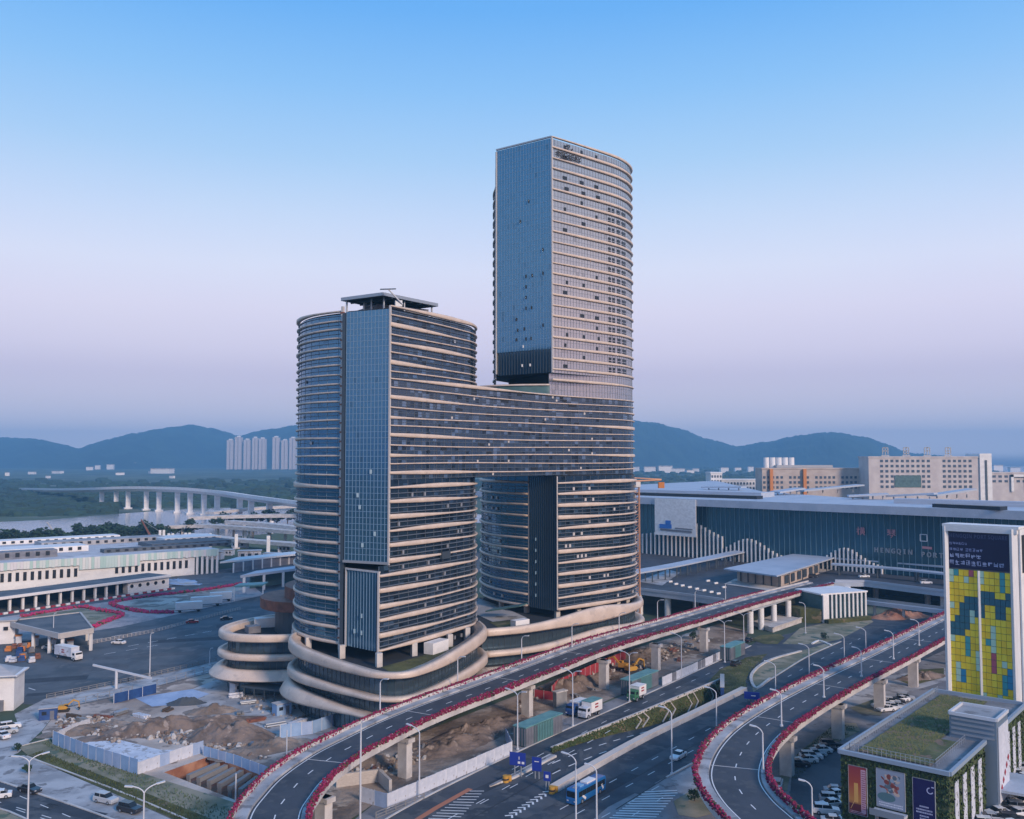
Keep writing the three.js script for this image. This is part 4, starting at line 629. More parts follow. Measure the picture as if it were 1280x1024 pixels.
// ================================================================== station (port) terminal on the right
const FL = V(62, 0, -454), FR = V(200, 0, -321.4), FD = FR.clone().sub(FL).normalize(), FN = V(FD.z * -1, 0, FD.x);   // FN points to the viewer's side
const onF = (px) => { const k = (px - 640) / FPX; const t = (k * 454 - 62) / ((138) + k * 132.6); return FL.clone().lerp(FR, t); };  // where the sight column meets the facade line
const term = thing('terminal_building', 'huge glass fronted port terminal under a flat pale blue roof', 'terminal');
{
  const R0 = 32.6, R1 = 35.8, ext = FL.clone().addScaledVector(FD, -110), fr2 = FR.clone().addScaledVector(FD, 40);
  const back = GP([[1290, 627], [1085, 624], [955, 615], [895, 601], [797, 606], [700, 610]], R1);
  mesh('roof', prism([ext.clone().addScaledVector(FN, 5), fr2.clone().addScaledVector(FN, 5), ...back], R0, R1), M.roofBlue, term);
  const gl = panes([ext, fr2], 8.5, R0 - 0.1, 2.4, 3.0, 0.02), pm = mesh('glass_panes', gl.g, M.glassTeal, term); pm.userData.kind = 'stuff';
  const mu = mesh('mullions', mullions(gl.grid, 8.5, R0, gl.ny, 0.24, 0.4, false), std([0.12, 0.22, 0.28], 0.5), term); mu.userData.kind = 'stuff';
  mesh('core', prism([ext.clone().addScaledVector(FN, -1), fr2.clone().addScaledVector(FN, -1), fr2.clone().addScaledVector(FN, -40), ext.clone().addScaledVector(FN, -40)], 0, R0 - 0.3), M.core, term);
  // clerestory line and roof structures
  const cl = (pxa, pya, pxb, pyb, h, w, hh, mat, name) => mesh(name, bar(G(pxa, pya, h).setY(h + hh / 2), G(pxb, pyb, h).setY(h + hh / 2), w, hh), mat, term);
  cl(797, 619, 950, 624, R1, 6, 1.5, M.winDark, 'clerestory'); cl(797, 616.5, 960, 621.5, R1, 14, 2.3, M.roofBlue, 'roof_step'); cl(1170, 634, 1255, 638, R1, 5, 1.4, M.winDark, 'clerestory');
  cl(1120, 629, 1290, 634, R1, 6, 2.0, M.roofBlue, 'roof_step');
  for (const [a, b, c, d, hh] of [[968, 619, 1000, 613, 3], [1000, 617, 1075, 611, 4], [1060, 624, 1110, 619, 2.5], [1110, 624, 1170, 620, 3], [1165, 623, 1215, 617, 4], [880, 612, 930, 609, 2]]) { const p = G(a, b, R1), q = G(c, d, R1 + 2); const sk = mesh('roof_light', bar(p.setY(R1 + 1.4), q.setY(R1 + hh), 7, 0.8), M.roofBlue, term); for (let i = 0; i < 4; i++) { const c0 = p.clone().lerp(q, (i + 0.5) / 4); mesh('strut', tube(c0.clone().setY(R1), c0.clone().setY(R1 + 1.6), 0.35), M.steel, sk); } }
  // white fins rising and falling along the front
  for (let px = 799; px < 1176; px += 5.2) { const f = onF(px).addScaledVector(FN, 1.2); const w = px < 905 ? 9 + 7.5 * Math.exp(-Math.pow((px - 862) / 34, 2)) : px < 985 ? 3 + 7.5 * Math.exp(-Math.pow((px - 936) / 30, 2)) : px < 1020 ? 2.4 : 3 + 6.5 * Math.exp(-Math.pow((px - 1056) / 26, 2)); if (w < 3.2) continue; mesh('fin', bx(0.5, w, 1.0, f.x, 8.5 + w / 2, f.z, -0.76), M.white, term); }
  // hanging advertisement with a blue lorry
  const a0 = onF(826).addScaledVector(FN, 5.4), a1 = onF(877).addScaledVector(FN, 5.4);
  const ad = mesh('advertisement', bar(a0.clone().setY(27), a1.clone().setY(27), 0.3, 17.2), M.white, term);
  const ap = (t, y) => a0.clone().lerp(a1, t).addScaledVector(FN, 0.3).setY(y);
  mesh('picture', [bar(ap(0.12, 22.6), ap(0.42, 22.6), 0.1, 2.0), bar(ap(0.27, 24.4), ap(0.4, 24.4), 0.1, 2.0)], std([0.03, 0.16, 0.5], 0.6), ad); mesh('picture', [bar(ap(0.14, 21), ap(0.9, 20.6), 0.1, 0.9), bar(ap(0.5, 22), ap(0.92, 21.8), 0.1, 0.5)], M.greyPanel, ad);
  // lettering on the glass
  const font = await new FontLoader().loadAsync('fonts/droid/droid_sans_bold.typeface.json');
  const letter = (ch, px, y, size, mat, name = 'letter') => { const g = new TextGeometry(ch, { font, size, depth: 0.3, curveSegments: 4 }); g.computeBoundingBox(); const p = onF(px).addScaledVector(FN, 1.1); g.translate(-(g.boundingBox.max.x + g.boundingBox.min.x) / 2, 0, 0); g.rotateY(-0.765); g.translate(p.x, y, p.z); mesh(name, g, mat, term); };
  [...'HENGQIN'].forEach((c, i) => letter(c, 1094 + i * 7.0, 17.1, 1.9, std([0.24, 0.27, 0.31], 0.5))); [...'PORT'].forEach((c, i) => letter(c, 1152 + i * 7.4, 16.6, 1.9, std([0.24, 0.27, 0.31], 0.5)));
  const redM = std([0.5, 0.22, 0.24], 0.6), gr = { heng: [[0, .7, .4, .7], [.2, 1, .2, 0], [.2, .6, 0, .3], [.45, .85, 1, .85], [.6, 1, .6, .72], [.85, 1, .85, .72], [.45, .68, 1, .68], [.5, .55, .95, .55], [.5, .55, .5, .25], [.95, .55, .95, .25], [.5, .4, .95, .4], [.5, .25, .95, .25], [.72, .68, .72, .25], [.6, .2, .45, 0], [.85, .2, 1, 0]], qin: [[0, .95, .45, .95], [.22, .95, .22, .6], [0, .78, .45, .78], [0, .6, .48, .6], [.55, .95, 1, .95], [.78, .95, .78, .6], [.55, .78, 1, .78], [.52, .6, 1, .6], [.5, .6, 0, .3], [.5, .6, 1, .3], [.3, .3, .7, .3], [.7, .3, .45, 0]], kou: [[.1, .9, .1, .1], [.1, .9, .9, .9], [.9, .9, .9, .1], [.1, .1, .9, .1]] };
  for (const [g, px, y, m] of [['heng', 1075, 23.6, redM], ['qin', 1113, 23.2, redM], ['kou', 1153, 22.3, M.lampWhite]]) { const p = onF(px).addScaledVector(FN, 1.2); mesh('sign_character', gr[g].map(([a, b, c, d]) => bar(p.clone().addScaledVector(FD, (a - 0.5) * 3.2).setY(y + b * 3.2), p.clone().addScaledVector(FD, (c - 0.5) * 3.2 + 0.01).setY(y + d * 3.2 + 0.01), 0.25, 0.3)), m, term); }
  { const p = onF(1157).addScaledVector(FN, 1.2); mesh('small_sign', bar(p.clone().addScaledVector(FD, -1.8).setY(20.2), p.clone().addScaledVector(FD, 1.8).setY(20.1), 0.2, 0.9), redM, term); }
}
// ---- elevated forecourt deck with canopies and pavilion
const deck = thing('station_deck', 'broad elevated forecourt deck with a pale blue edge before the terminal', 'deck');
{
  const edge = GP([[770, 733], [793, 737], [850, 744], [908, 752], [940, 758], [1000, 740], [1040, 728], [1081, 728], [1177, 740], [1290, 755]], 8.5), bk = [FR.clone().addScaledVector(FD, 40).addScaledVector(FN, 0.4), FL.clone().addScaledVector(FD, -60).addScaledVector(FN, 0.4)];
  mesh('slab', prism([...edge, ...bk], 6.9, 8.44), M.roofBlue, deck); mesh('asphalt', sheetGeo([...edge.map((p) => p.clone().add(V(0, 0, -1.2))), ...bk], 8.46), M.deckAsphalt, deck);
  const pr = (a, b) => mesh('edge_parapet', bar(G(a[0], a[1], 8.5).setY(8.9), G(b[0], b[1], 8.5).setY(8.9), 0.35, 0.9), M.roofBlue, deck);
  pr([770, 733], [793, 737]); pr([793, 737], [850, 744]); pr([850, 744], [905, 751.5]); pr([1044, 727.4], [1081, 728]); pr([1081, 728], [1177, 740]); pr([1177, 740], [1290, 755]);
  for (const [x, y] of [[835, 772], [870, 764], [1095, 748], [1160, 755], [800, 768], [1180, 768], [1230, 775], [1040, 762], [1060, 757]]) { const p = G(x, y); mesh('column', cyl(1.1, 1.1, 6.9, p.x, 0, p.z, 14), M.white, deck); }
  // red and white kerb blocks and pale paving on deck
  mesh('paving', sheetGeo(GP([[797, 727], [835, 712], [850, 716], [828, 732]], 8.5), 8.5), M.pave, deck); mesh('paving', sheetGeo(GP([[905, 730], [918, 724], [1030, 706], [1040, 712], [960, 738]], 8.5), 8.5), M.concrete, deck);
  const bl = [[838, 728], [845, 731], [853, 733], [862, 735], [871, 737], [880, 739], [889, 741], [898, 743], [885, 727], [895, 730], [905, 735]]; for (const [x, y] of bl) { const p = G(x, y, 8.5); const o = thing('kerb_block', 'small white barrier block on the forecourt deck', 'barrier block', V(p.x, 8.5, p.z), 0.5, 'barrier blocks on the deck'); mesh('body', bx(1.6, 0.6, 0.6, 0, 0.3, 0), M.white, o); }
}
{
  { const off = offset(A.C, A.W - 1.6); for (const px of [936, 948, 964, 983]) { let b = off[0]; for (const p of off) if (Math.abs(p.x / -p.z * FPX + 640 - px) < Math.abs(b.x / -b.z * FPX + 640 - px)) b = p; mesh('column', cyl(0.95, 0.95, 6.8, b.x, 0, b.z, 14), M.white, A.r); } }
  const strip = (name, label, pts, h, w, colStep) => { const o = thing(name, label, 'canopy'); const ps = curvePx(pts, h, 3); mesh('roof', sweep(ps, () => [[w, -0.45], [w, 0.1], [-w, 0.35], [-w, -0.2]], undefined, false), M.roofBlue, o); for (let i = 1; i < ps.length; i += colStep) for (const s of [-0.6, 0.6]) { const p = ps[i].clone().addScaledVector(normals(ps)[i], w * s); mesh('post', bx(0.45, h - 8.6, 0.45, p.x, (h + 8.2) / 2, p.z), M.frameDark, o); } return o; };
  strip('walkway_canopy', 'long pale walkway canopy with slim dark posts, left of the pavilion', [[788, 716], [830, 709], [880, 699], [932, 688]], 13, 2.6, 3);
  strip('walkway_canopy', 'short pale canopy joining the walkway to the pavilion roof', [[932, 688], [965, 690], [1002, 693]], 13, 2.2, 4);
  strip('walkway_canopy', 'upper of two parallel pale canopies before the glass front', [[1046, 697.5], [1110, 702], [1180, 708], [1260, 716]], 13.4, 1.6, 5);
  strip('walkway_canopy', 'lower of two parallel pale canopies beside the deck road', [[1040, 705], [1110, 710], [1180, 717], [1260, 727]], 12.6, 1.4, 5);
  const pav = thing('pavilion', 'pavilion with a large flat pale blue roof and beige walls', 'pavilion');
  const rf = GP([[905, 711], [971, 720], [1072, 688], [1028, 685]], 13.6); mesh('roof', prism(rf, 13.2, 13.7), M.roofBlue, pav);
  const cx = rf.reduce((a, p) => a.add(p), V(0, 0, 0)).multiplyScalar(0.25), w4 = rf.map((p, i) => p.clone().lerp(cx, 0.16)); const wallM = mapped(noisy(256, 8, [0.40, 0.33, 0.28], [0.5, 0.42, 0.36], 4, 5, 61), 0.8);
  const wa = [w4[0], w4[1], w4[1].clone().lerp(w4[2], 0.5), w4[0].clone().lerp(w4[3], 0.5)]; mesh('wall', prism(wa, 8.5, 13.1), wallM, pav);
  for (const f of [0.08, 0.25, 0.42, 0.6, 0.78, 0.95]) { const p = w4[0].clone().lerp(w4[1], f); mesh('post', bx(0.35, 4.7, 0.35, p.x, 10.9, p.z + 0.4), M.frameDark, pav); const q = w4[1].clone().lerp(w4[2], f); mesh('post', bx(0.35, 4.7, 0.35, q.x + 0.5, 10.9, q.z + 0.4), M.frameDark, pav); }
  for (let i = 0; i < 6; i++) { const p = wa[1].clone().lerp(wa[2], 0.08 + i * 0.16), q = wa[1].clone().lerp(wa[2], 0.16 + i * 0.16); mesh('window', bar(p.clone().setY(10.8).add(V(0.2, 0, 0.2)), q.setY(10.8).add(V(0.2, 0, 0.2)), 0.2, 3), M.glassDark2 ?? M.frameDark, pav); }
}
// ---- ribbed stair building beside the deck
{
  const o = thing('ribbed_building', 'small flat roofed building faced with upright white fins and planting', 'building'), a = G(1028, 779), b = G(1081, 774), n = V(-(b.z - a.z), 0, b.x - a.x).normalize(), c = b.clone().addScaledVector(n, -13), d = a.clone().addScaledVector(n, -13);
  mesh('wall', prism([a, b, c, d].map((p) => p.clone()), 0, 9.2), M.tealDark, o); const e = (p) => p.clone(); mesh('roof', prism([a.clone().addScaledVector(n, 0.8).add(V(-0.8, 0, 0)), b.clone().addScaledVector(n, 0.8).add(V(0.6, 0, 0)), c, d], 9.2, 9.7), M.white, o);
  mesh('end_panel', bar(a.clone().setY(4.6).addScaledVector(n, 0.4), a.clone().lerp(b, 0.13).setY(4.6).addScaledVector(n, 0.4), 0.5, 9.2), M.white, o);
  for (let i = 0; i < 9; i++) { const p = a.clone().lerp(b, 0.2 + i * 0.1).addScaledVector(n, 0.5); mesh('fin', bx(0.5, 9.1, 0.9, p.x, 4.6, p.z), M.white, o); }
  mesh('planter', prism([a.clone().addScaledVector(n, 1), b.clone().addScaledVector(n, 1), b.clone().addScaledVector(n, 3), a.clone().addScaledVector(n, 3)], 0, 1.4), M.grass, o);
  mesh('stair_rail', bar(G(1008, 765).setY(5), a.clone().setY(0.6), 0.4, 0.4), M.white, o); mesh('stair_block', prism([a.clone().add(V(-7, 0, -1)), a.clone().add(V(-0.2, 0, 0)), d.clone().add(V(-0.2, 0, 0)), d.clone().add(V(-7, 0, 0))], 0, 4.5), M.grass, o);
  const lo = thing('low_wall_building', 'low white sloping wall block under the deck edge', 'wall'); const q0 = G(966, 791), q1 = G(1006, 777); mesh('wall', prism([q0, q1, q1.clone().add(V(-3, 0, -12)), q0.clone().add(V(-3, 0, -12))], 0, 1.5), M.concrete, lo); mesh('coping', bar(q0.clone().setY(1.62), q1.clone().setY(1.62), 0.7, 0.3), M.concrete, lo);
  const sg = thing('footbridge', 'pale blue footbridge below the deck', 'bridge'); const s0 = G(1082, 752, 4.5), s1 = G(1180, 764, 4.5); mesh('beam', bar(s0.clone().setY(4.3), s1.clone().setY(4.3), 2.4, 1.3), M.roofBlue, sg); mesh('rail', bar(s0.clone().setY(5.6).add(V(0, 0, 1)), s1.clone().setY(5.6).add(V(0, 0, 1)), 0.1, 1.0), M.steel, sg); for (const t of [0.12, 0.5, 0.88]) { const p = s0.clone().lerp(s1, t); mesh('post', cyl(0.5, 0.5, 3.7, p.x, 0, p.z), M.concrete, sg); }
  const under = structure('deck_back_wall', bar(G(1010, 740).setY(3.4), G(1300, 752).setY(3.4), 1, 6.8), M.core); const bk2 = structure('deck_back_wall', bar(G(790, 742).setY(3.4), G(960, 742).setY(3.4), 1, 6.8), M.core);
}
// ---- office blocks behind the terminal
function block(label, x0, x1, d, h, wmat, rows, cols, o = {}) {
  const c = (x0 + x1) / 2, X0 = (x0 - 640) / FPX * d, X1 = (x1 - 640) / FPX * d, w = X1 - X0, dep = o.dep ?? 20; const t = thing(o.name ?? 'office_block', label, 'building', V((X0 + X1) / 2, 0, -d), o.ry ?? 0, o.group);
  const body = mesh('wall', bx(w, h, dep, 0, h / 2, -dep / 2), wmat, t); mesh('parapet', bx(w + 0.8, 1.2, dep + 0.8, 0, h + 0.3, -dep / 2), wmat, t);
  const ph = o.fh ?? 3.9; for (let r = 0; r < rows; r++) for (let q = 0; q < cols; q++) { if (o.skip && o.skip(r, q)) continue; mesh('window', bx(w / cols * 0.55, ph * 0.5, 0.3, -w / 2 + (q + 0.5) * w / cols, h - 2.6 - r * ph, 0.05), M.winBlue, t); }
  return t;
}
M.winBlue = std([0.05, 0.085, 0.13], 0.35); const wallPink = mapped(noisy(256, 20, [0.48, 0.44, 0.44], [0.56, 0.52, 0.51], 4, 5, 62), 0.8), wallTan = mapped(noisy(256, 20, [0.42, 0.36, 0.33], [0.5, 0.44, 0.4], 4, 5, 63), 0.8);
{
  const big = block('tall white office block with a grid of windows and rooftop characters', 1085, 1228, 700, 55, wallPink, 6, 22, { skip: (r, q) => q < 2 || (q > 11 && q < 14) || q > 19 || (r > 3 && q > 4 && q < 10) });
  mesh('lobby_glass', bx(20, 9, 0.6, -14, 37, 0.2), M.tealDark, big); mesh('end_tower', bx(9, 58, 22, 45, 29, -9.8), M.white, big); mesh('stair_strip', bx(1.4, 50, 0.6, 45, 28, 1.4), M.frameDark, big);
  for (let i = 0; i < 4; i++) { const x = -29 + i * 16; mesh('sign_character', [[-2, 0, 2, 0], [-2, 2, 2, 2], [-2, 4.4, 2, 4.4], [0, -1, 0, 5], [-2, 0, -2, 4.4], [2, 0, 2, 4.4], [-3, -1.5, 3, -1.5]].slice(i % 2 ? 0 : 1).map(([a, b, c, d]) => bar(V(x + a, 58 + b, -4), V(x + c + 0.01, 58 + d + 0.01, -4), 0.4, 0.7)), M.frame, big); mesh('sign_frame', [bar(V(x - 2, 55, -4), V(x - 2, 60, -4), 0.3), bar(V(x + 2, 55, -4), V(x + 2, 60, -4), 0.3)], M.steel, big); }
  const tan = block('long tan office block under construction with orange hoists', 952, 1082, 720, 46, wallTan, 4, 24, { skip: (r, q) => (r === 0) || q % 6 === 5 });
  for (const x of [-34, -8]) mesh('hoist', bx(2.4, 32, 2.4, x, 30, 1.4), M.orange, tan); mesh('roof_scaffold', bx(44, 2, 8, -6, 48, -8), M.frame, tan); for (let i = 0; i < 5; i++) mesh('silo', cyl(2.2, 2.2, 9, -34 + i * 5, 46, -12, 12), M.white, tan);
  block('slender grey tower of the low office group beside the tan block', 888, 902, 760, 42, M.white, 4, 4, {}); block('low pale office wing with rows of windows beside the slender tower', 900, 955, 770, 36, M.white, 3, 14, {});
  const rt = block('low pale building with a white framed front right of the office block', 1230, 1290, 760, 42, wallPink, 2, 8, {}); mesh('front_frame', [bx(14, 2, 1, 8, 40, 1), bx(2, 14, 1, 2, 34, 1), bx(2, 14, 1, 14, 34, 1)], M.white, rt);
}
// ---- far settlements
{
  const farWall = wallPink;
  let i = 0; const far = (px, py, w, h, d0, label, grp) => { const p = G(px, py), s = -p.z / FPX; const t = thing('far_building', label, 'building', p, rr(-0.4, 0.4), grp); mesh('wall', bx(w * s, h * s, w * s * 0.6, 0, h * s / 2, 0), M.white, t); mesh('roof', bx(w * s * 1.05, h * s * 0.12, w * s * 0.65, 0, h * s * 1.04, 0), M.roofGrey, t); };
  for (const [x, y, w, h] of [[112, 588, 8, 4], [122, 587, 6, 5], [138, 587, 8, 6], [148, 586, 6, 4], [167, 586, 5, 7], [176, 585, 9, 6], [188, 592, 4, 3], [203, 592, 24, 6], [72, 592, 12, 3], [40, 593, 8, 3], [9, 595, 5, 4], [150, 594, 10, 3], [215, 598, 6, 3], [60, 598, 5, 3]]) far(x, y, w, h, 0, 'small white house at the foot of the left hills', 'houses below the left hills');
  for (const [x, y, w, h] of [[795, 590, 8, 6], [812, 591, 14, 7], [830, 591, 18, 8], [848, 592, 16, 6], [862, 593, 10, 5], [905, 591, 10, 6], [922, 590, 8, 5], [938, 590, 7, 6], [870, 590, 8, 4], [1245, 590, 14, 8], [1268, 592, 12, 7]]) far(x, y, w, h, 0, 'white building on the flat land behind the terminal', 'buildings behind the terminal');
  for (const [x, y0, w] of [[288, 549, 8], [298, 548, 8], [309, 549, 8], [319, 548, 7], [328, 548, 8], [345, 548, 8], [356, 549, 8], [366, 547, 8]]) { const p = G(x, 587), s = -p.z / FPX, h = (587 - y0) * s * (0.94 + 0.1 * hsh(x, 2, 5)); const t = thing('apartment_tower', 'pale slim apartment tower in the far cluster before the hills', 'tower', p, 0, 'far apartment towers'); mesh('wall', [bx(w * s * 0.45, h, w * s, -w * s * 0.27, h / 2, 0), bx(w * s * 0.45, h * 0.985, w * s, w * s * 0.27, h / 2, 0), bx(w * s * 0.2, h * 0.97, w * s * 0.6, 0, h / 2, 0)], farWall, t); mesh('cap', bx(w * s * 0.5, 6, w * s * 0.5, 0, h + 3, 0), M.white, t); }
}
// ================================================================== river bridge and ramps on the left
{
  const br = thing('river_bridge', 'long pale river bridge on tall concrete piers', 'bridge'); const c3 = new THREE.CatmullRomCurve3([[30, 1500, 4], [90, 1180, 14], [130, 1030, 20], [164, 985, 22.4], [200, 945, 23.6], [239, 900, 24], [272, 865, 23], [317, 800, 21], [372, 730, 19.5], [450, 660, 18], [560, 600, 16]].map(([px, d, h]) => V((px - 640) / FPX * d, h, -d)));
  const ps = c3.getSpacedPoints(90); mesh('deck', sweep(ps, () => [[6, -0.8], [6, 0.6], [-6, 0.6], [-6, -0.8], [-3, -3.4], [3, -3.4]], undefined, false), M.white, br); mesh('rail', sweep(ps, () => [[6, 0.6], [6, 1.9], [5.7, 1.9], [5.7, 0.6]], undefined, false), M.white, br);
  for (const px of [130, 146, 164, 182, 200, 220, 239, 254, 272, 300, 317, 336]) { let best = ps[0]; for (const p of ps) if (Math.abs(p.x / -p.z * FPX + 640 - px) < Math.abs(best.x / -best.z * FPX + 640 - px)) best = p; const h = best.y - 3.2; mesh('pier', [bx(4.6, h, 3, best.x, h / 2, best.z, 0.6), bx(8, 1.6, 6, best.x, 0.8, best.z, 0.6)], M.white, br); }
  const ramp2 = (label, pts, w, th, piers) => { const o = thing('access_ramp', label, 'ramp'); const q = new THREE.CatmullRomCurve3(pts.map(([px, py, h]) => { const p = G(px, py, h); return p; })).getSpacedPoints(30); mesh('deck', sweep(q, () => [[w, -th], [w, 0.8], [-w, 0.8], [-w, -th]], undefined, false), M.concrete, o); for (const i of piers) { const p = q[i]; mesh('pier', bx(1.8, p.y - th, 1.8, p.x, (p.y - th) / 2, p.z, 0.3), M.concrete, o); } };
  ramp2('pale access ramp curving below the river bridge', [[262, 641, 8], [300, 637, 9], [340, 634, 10], [400, 632, 11], [470, 634, 12]], 5, 1.5, [4, 10, 16, 22]);
  ramp2('grey flyover on slim posts in front of the river bridge', [[238, 647, 8], [290, 645, 9], [340, 644, 9.5], [400, 644, 10]], 5, 1.8, [8, 12, 18, 24]);
  ramp2('low pale ramp behind the row of bare piers', [[240, 668, 4], [290, 674, 4.5], [340, 678, 5], [420, 684, 6]], 4, 1.2, [4, 9, 14, 20]);
  ramp2('grey flyover crossing between the bare piers and the river', [[196, 659, 7], [250, 657, 8], [310, 660, 8.5], [375, 665, 9], [430, 668, 9]], 4, 1.4, [3, 8, 13, 18, 23]);
  ramp2('short unfinished deck stub ending above the bare piers', [[286, 652, 11], [330, 655, 11], [376, 660, 11]], 3.5, 1.4, [2, 9, 16, 23]);
  for (const [x, y, w, h, l] of [[268, 699, 9, 4, 'pale works shed behind the gatehouse, open lean-to side'], [285, 694, 6, 3, 'small pale works shed beside a bare pier'], [312, 699, 12, 4.5, 'long pale works shed under the low ramp'], [340, 700, 8, 3.5, 'pale works shed close to the left tower'], [355, 690, 7, 4, 'pale works shed under the low ramp end'], [300, 684, 9, 3.2, 'low pale works shed between two bare piers'], [246, 694, 8, 3, 'low pale works shed behind the customs hall porch']]) { const p = G(x, y), o = thing('works_shed', l, 'shed', p, rr(-0.3, 0.3)); mesh('wall', bx(w, h, 5, 0, h / 2, 0), M.hoardWhite, o); mesh('roof', bx(w + 0.8, 0.3, 6, 0, h + 0.15, 0), M.roofLight, o); for (let i = 0; i < 3; i++) mesh('window', bx(w * 0.16, h * 0.35, 0.1, (i - 1) * w * 0.3, h * 0.55, 2.55), M.winDark, o); }
  for (const [x, y, h, tw] of [[202, 682, 9.6, 1], [213, 688, 10, 1], [234, 686, 9.6, 1], [260, 689, 10.4, 1], [295, 686, 8.8, 0], [335, 693, 10.5, 0], [309, 676, 9, 1], [340, 663, 7, 0]]) { const p = G(x, y), o = thing('bare_pier', tw ? 'white twin shaft bridge pier standing without a deck behind the customs hall' : 'white single shaft bridge pier standing without a deck behind the customs hall', 'pier', p, 0.4, 'bare white bridge piers'); if (tw) { mesh('shaft', bx(1.5, h, 1.6, -1.1, h / 2, 0), M.white, o); mesh('shaft', bx(1.5, h, 1.6, 1.1, h / 2, 0), M.white, o); mesh('footing', bx(5, 0.8, 3, 0, 0.4, 0), M.concrete, o); } else { mesh('shaft', bx(1.9, h, 1.6, 0, h / 2, 0), M.white, o); mesh('footing', bx(4, 0.8, 3, 0, 0.4, 0), M.concrete, o); } }
  // crawler cranes by the water
  for (const [x, y, dx, hh, lab] of [[78, 682, -10, 18, 'thin lattice crane leaning left by the river trees'], [190, 677, -7, 17, 'reddish lattice crane leaning left beside the bare piers']]) { const p = G(x, y), s = -p.z / FPX, o = thing('crawler_crane', lab, 'crane', p); const e = V(dx * 2 * s, hh * 1.6 * s, 0); for (const k of [-0.5, 0.5]) mesh('boom_chord', tube(V(k, 1.5, 0), e.clone().add(V(k * 0.4, 0, 0)), 0.3), dx < -8 ? M.frame : M.copper, o); const lat = []; for (let i = 0; i < 12; i++) lat.push(tube(V(-0.5, 1.5, 0).lerp(e, i / 12), V(0.5, 1.5, 0).lerp(e, (i + 1) / 12), 0.16)); mesh('boom_lattice', lat, dx < -8 ? M.frame : M.copper, o); mesh('cab', bx(4, 2.4, 3, 1, 1.8, 0), M.orange, o); mesh('track', bx(5, 0.9, 1, 1, 0.45, 1.4), M.black, o); mesh('track', bx(5, 0.9, 1, 1, 0.45, -1.4), M.black, o); mesh('stay', tube(e.clone(), V(12, 2, 0), 0.12), M.frame, o); }
}
// tower crane right of the tall tower
{
  const d = 310, p = V((795 - 640) / FPX * d, 0, -d), o = thing('tower_crane', 'tan lattice tower crane standing just behind the tall tower', 'crane', p); const H = 47, mm = std([0.55, 0.30, 0.18], 0.6);
  for (const [x, z] of [[-0.9, -0.9], [0.9, -0.9], [-0.9, 0.9], [0.9, 0.9]]) mesh('mast_chord', tube(V(x, 0, z), V(x, H, z), 0.17), mm, o); const l = []; for (let h = 0; h < H - 1.8; h += 1.8) for (const [a, b] of [[[-0.9, 0.9], [0.9, 0.9]], [[0.9, 0.9], [0.9, -0.9]]]) { l.push(tube(V(a[0], h, a[1]), V(b[0], h + 1.8, b[1]), 0.1, 0.1, 5), tube(V(a[0], h, a[1]), V(b[0], h, b[1]), 0.1, 0.1, 5)); } mesh('mast_lattice', l, mm, o);
  mesh('jib', [tube(V(-2, H, 0), V(9, H + 0.4, -4), 0.3), tube(V(-2, H + 1.2, 0), V(9, H + 0.6, -4), 0.2)], mm, o); mesh('counterweight', bx(2, 2, 1.6, 9, H - 1.4, -4), M.orange, o); mesh('cab', bx(1.5, 1.8, 1.5, 0.4, H - 1, 1.2), M.white, o);
}
